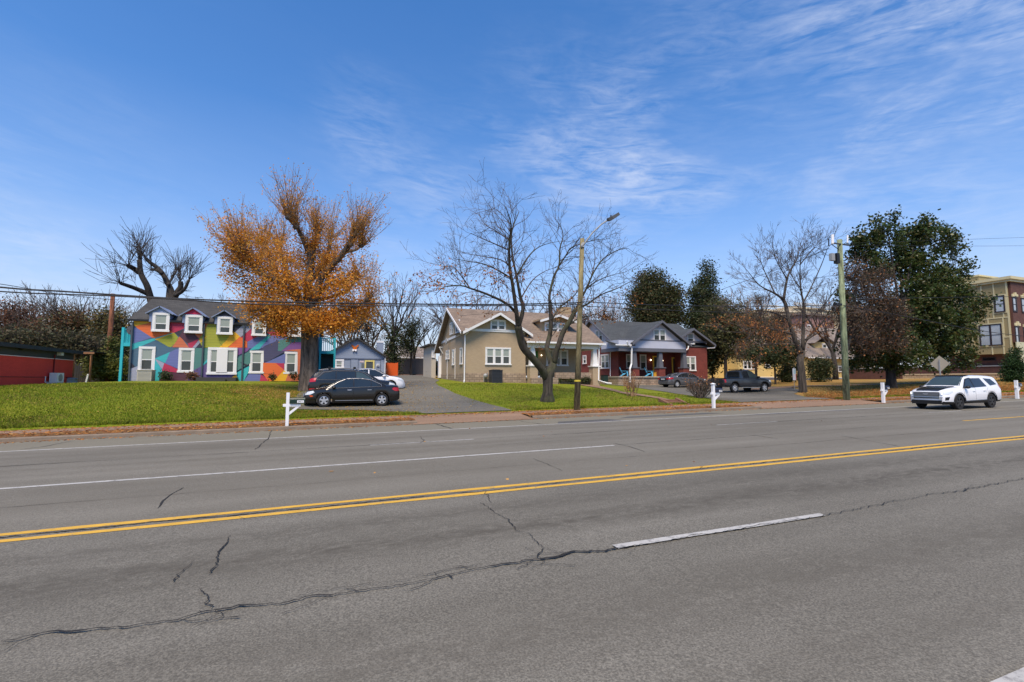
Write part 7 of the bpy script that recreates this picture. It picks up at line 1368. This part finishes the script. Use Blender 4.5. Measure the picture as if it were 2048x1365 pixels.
crown('brownish fading tree with a few orange leaves right of the green pole', (1693, 772), 24.8, [(1715,560,32,36),(1745,600,46,42),(1700,640,34,42),(1770,640,52,42),(1735,680,56,30),(1785,680,40,28),(1710,540,24,24),(1760,560,34,26)], leafmat('taupe_leaf', [(0.115, 0.085, 0.055), (0.09, 0.075, 0.05), (0.14, 0.10, 0.06), (0.075, 0.07, 0.045), (0.30, 0.13, 0.05)]), 11000, .13, name='autumn_tree', trunk=.16, bark=BARK, cs=.35, cl=420, tw=5, seed=3)
crown('broad dark evergreen behind the brown bungalow ridge', (1308, 740), 62, [(1300,570,34,26),(1290,610,32,34),(1335,600,32,32),(1310,640,48,26),(1345,630,24,26),(1275,590,14,20)], leafmat('bronze_evergreen', [(0.05, 0.065, 0.022), (0.075, 0.085, 0.03), (0.12, 0.085, 0.04), (0.035, 0.05, 0.018)]), 30000, .28, trunk=.5, cs=.7, cl=330, seed=4)
crown('pointed dark conifer behind the right gable of the brown bungalow', (1410, 745), 60, [(1413,538,12,14),(1411,560,22,16),(1408,585,34,20),(1412,612,42,22),(1405,640,46,24),(1425,665,40,22),(1395,665,24,20)], DKL, 30000, .24, name='conifer_tree', trunk=.4, cs=.55, cl=360, seed=5)
crown('hazy olive-green pine in front of the buff garage', (1452, 755), 48, [(1440,625,34,28),(1470,640,36,30),(1445,665,42,30),(1490,670,32,28),(1475,700,48,20),(1520,650,26,24)], OLL, 14000, .24, name='pine_tree', trunk=.24, cs=.5, cl=330, tw=4, seed=6, twm=TWIGD)
crown('orange-tinged drooping tree over the yellow clapboard house', (1513, 765), 40, [(1510,650,36,22),(1550,670,38,24),(1535,700,44,20),(1490,705,30,20),(1575,700,26,22),(1560,640,26,20)], leafmat('mixed_autumn_leaf', [(0.10, 0.085, 0.045), (0.13, 0.095, 0.05), (0.075, 0.08, 0.035), (0.09, 0.08, 0.045), (0.38, 0.15, 0.04), (0.12, 0.09, 0.05)]), 6800, .15, name='autumn_tree', trunk=.14, cs=.4, cl=330, tw=5, seed=7)
crown('dark evergreen shrub mass between the brown bungalow and yellow house', (1425, 755), 50, [(1425,700,22,34),(1418,730,14,22)], DKL, 4000, .28, trunk=.12, cs=.4, seed=8)
crown('dark understorey tree in front of the yellow clapboard house wall', (1551, 768), 36, [(1540,715,40,14),(1570,705,28,18),(1515,712,24,12)], DKL, 5200, .2, trunk=.10, cs=.35, seed=9)
def shrub(lab, base, Y, lobes, mat, n, size, seed, **k): return crown(lab, base, Y, lobes, mat, n, size, name='shrub', trunk=0, cat='shrub', seed=seed, **k)
shrub('dark rounded shrub behind the narrow white sign', (1577, 768), 41, [(1577,742,18,26),(1570,752,16,14)], DKL, 3600, .17, 10, cs=.25)
shrub('big dark rounded shrub before the yellow porch house', (1638, 768), 40, [(1640,738,23,26),(1636,755,20,12),(1652,745,12,18)], DKL, 5200, .17, 11, cs=.25)
shrub('clipped round evergreen shrub at the rear corner of the tan bungalow', (868, 752), 53, [(867,738,10,12),(864,745,8,8)], DKL, 2600, .16, 12, cs=.16)
shrub('tall pointed evergreen shrub at the right edge by the corner block', (2028, 767), 27.5, [(2029,712,8,16),(2028,735,16,20),(2027,755,21,14)], leafmat('arborvitae_leaf', [(0.025, 0.055, 0.015), (0.035, 0.075, 0.02), (0.018, 0.04, 0.012)]), 9000, .14, 13, cs=.22)
shrub('small dark shrub under the first ground-floor window gap of the mural wall', (331, 762), 41.3, [(331,752,9,8)], DKL, 500, .12, 14, cs=.12)
shrub('second small bush with reddish tint below the mural wall', (386, 762), 41.3, [(384,753,9,7),(393,757,5,4)], RBL, 500, .12, 15, cs=.12)
shrub('small dark bush below the rightmost mural window', (545, 762), 41.3, [(545,755,6,6)], DKL, 300, .11, 16, cs=.1)
shrub('pair of sprawling dark bushes at the right end of the mural wall', (590, 762), 41.2, [(586,752,6,7),(600,755,6,6)], DKL, 420, .11, 17, cs=.1)
shrub('low shrubs along the stone base of the tan bungalow porch', (1172, 766), 37.2, [(1118,762,5,4),(1142,762,5,4),(1172,760,9,5)], DKL, 900, .10, 18, cs=.1)
shrub('yellow-green vine climbing the old brown pole', (216, 748), 47.6, [(212,735,24,20),(195,740,18,16),(240,738,18,20),(222,705,7,26),(188,725,14,12),(225,690,4,12)], YGL, 8000, .16, 19, cs=.25)
shrub('yellow potted plant by the blue outbuilding door', (755, 757), 56, [(754,752,3,4)], YGL, 160, .12, 20, cs=.08, cl=12)
for q in [('dark reddish tree at the far left behind the red building',(35,700),62,[(25,628,36,24),(60,655,36,26),(10,660,30,30)],RBL,6500,21,'autumn_tree'),('dark green and rust tree in the middle of the left wood',(135,705),58,[(130,645,38,26),(110,670,36,24),(165,655,30,24),(150,680,40,22)],leafmat('rust_green_leaf',[(0.08,0.09,0.035),(0.16,0.09,0.045),(0.07,0.075,0.035),(0.21,0.10,0.05)]),11000,22,'autumn_tree'),('olive and orange tree left of the mural house roof',(225,705),56,[(205,640,18,22),(235,648,22,26),(220,670,28,24),(250,680,16,28)],leafmat('olive_orange_leaf',[(0.14,0.13,0.045),(0.09,0.09,0.035),(0.24,0.15,0.045),(0.07,0.075,0.03)]),8500,23,'autumn_tree'),
  ('low dark green thicket tree above the red building roof',(60,715),50,[(30,685,40,20),(80,685,40,22),(120,695,34,20),(160,695,34,22)],leafmat('thicket_leaf',[(0.07,0.08,0.035),(0.10,0.09,0.05),(0.055,0.06,0.03),(0.13,0.10,0.055)]),12000,24,'evergreen_tree'),('dark leafy tree behind the dark fence left of the mural house',(245,740),53,[(235,705,24,20),(250,720,12,24),(190,705,24,18)],DKL,5200,25,'evergreen_tree'),
  ('dark ivy-green tree right of the tall bare tree behind the driveway',(822,735),68,[(822,665,16,22),(815,690,20,18),(830,650,12,14)],DKL,5200,26,'evergreen_tree'),('brown leafy tree behind the blue outbuilding gable',(715,740),68,[(700,650,26,28),(735,660,22,30),(715,690,34,24)],leafmat('umber_leaf',[(0.075,0.05,0.03),(0.05,0.042,0.025),(0.12,0.06,0.03),(0.06,0.06,0.03)]),5200,27,'autumn_tree'),
  ('dark mass of foliage behind the two bungalows gap',(1180,745),78,[(1160,640,26,18),(1215,635,26,18)],RBL,3200,28,'autumn_tree'),('small distant pine cluster left of the beige apartments',(1510,740),100,[(1495,605,9,12),(1515,600,12,16),(1480,612,8,8)],DKL,3000,29,'pine_tree'),('dark tree behind the yellow porch house roof',(1745,745),60,[(1720,660,30,26),(1760,650,34,30),(1700,690,20,20)],DKL,5000,30,'evergreen_tree'),('leafy tree behind the brick garden wall',(1850,745),58,[(1850,700,34,30),(1900,690,30,30)],DKL,5000,31,'evergreen_tree')]:
    crown(q[0], q[1], q[2], q[3], q[4], int(q[5]*.72), .18, name=q[7], trunk=.18, cs=.5, seed=q[6], tw=4, twm=TWIGD)
# bare many-stemmed shrubs
def bare_shrub(lab, px_, py_, Y, w_, h_, seed, n):
    b = at(px_, py_, Y=Y); b.z = hz(b.x, Y); t = thing('bare_shrub', lab, 'shrub', b, 'bare shrubs on the front lawn'); rd = random.Random(seed); m = MB(); tw = MB(); tips, mid = [], []
    for i in range(n):
        a = rd.uniform(0, 6.28); d = Vector((math.cos(a)*w_, math.sin(a)*w_, 1)).normalized(); grow(m, tw, b+Vector((rd.uniform(-.25, .25), rd.uniform(-.25, .25), 0)), d, h_*rd.uniform(.5, .9), .032, 2, dict(kids=[0, 4, 4], ang=.5, ratio=.6, rr=.55, wig=.12, up=.05, seg=4, minr=.007), rd, tips, mid)
    for v in m.v: tw.v.append(v)
    o_ = len(tw.v)-len(m.v)
    for f in m.f: tw.f.append([i+o_ for i in f]); tw.m.append(0); tw.c.append(None)
    tw.build('stems', TWIGR if seed == 1 else TWIG, t)
    c, u, v = cloud(tips, 220, .08, .07); cards('foliage', c, u, v, RUSTL, t)
bare_shrub('sparse bare shrub with reddish stems on the lawn left of the steps', 1265, 793, 25.6, .35, 1.0, 1, 14); bare_shrub('wide twiggy bare shrub beside the right-hand driveway', 1399, 797, 24.8, .75, 1.1, 2, 30)
# far wood closing the horizon
def farwood():
    rd = np.random.default_rng(9); n = 90000; x = rd.uniform(-140, 190, n); z = rd.random(n)**.8*(5.5+2.0*np.sin(x*.13)+1.4*np.sin(x*.41)); y = 118+rd.uniform(0, 14, n)
    k = 16000; idx = rd.permutation(n)[:k]; P = np.stack([x[idx], y[idx], 2.5+z[idx]], 1); v = unit(k); u = unit(k)
    o = cards('far_wood', P, u*1.0, v*.42, leafmat('far_wood_leaf', [(0.08, 0.065, 0.05), (0.06, 0.055, 0.04), (0.10, 0.07, 0.055), (0.05, 0.06, 0.035)]), kind='stuff'); tag(o, 'brown-grey mass of distant trees along the horizon', 'wood')
farwood()
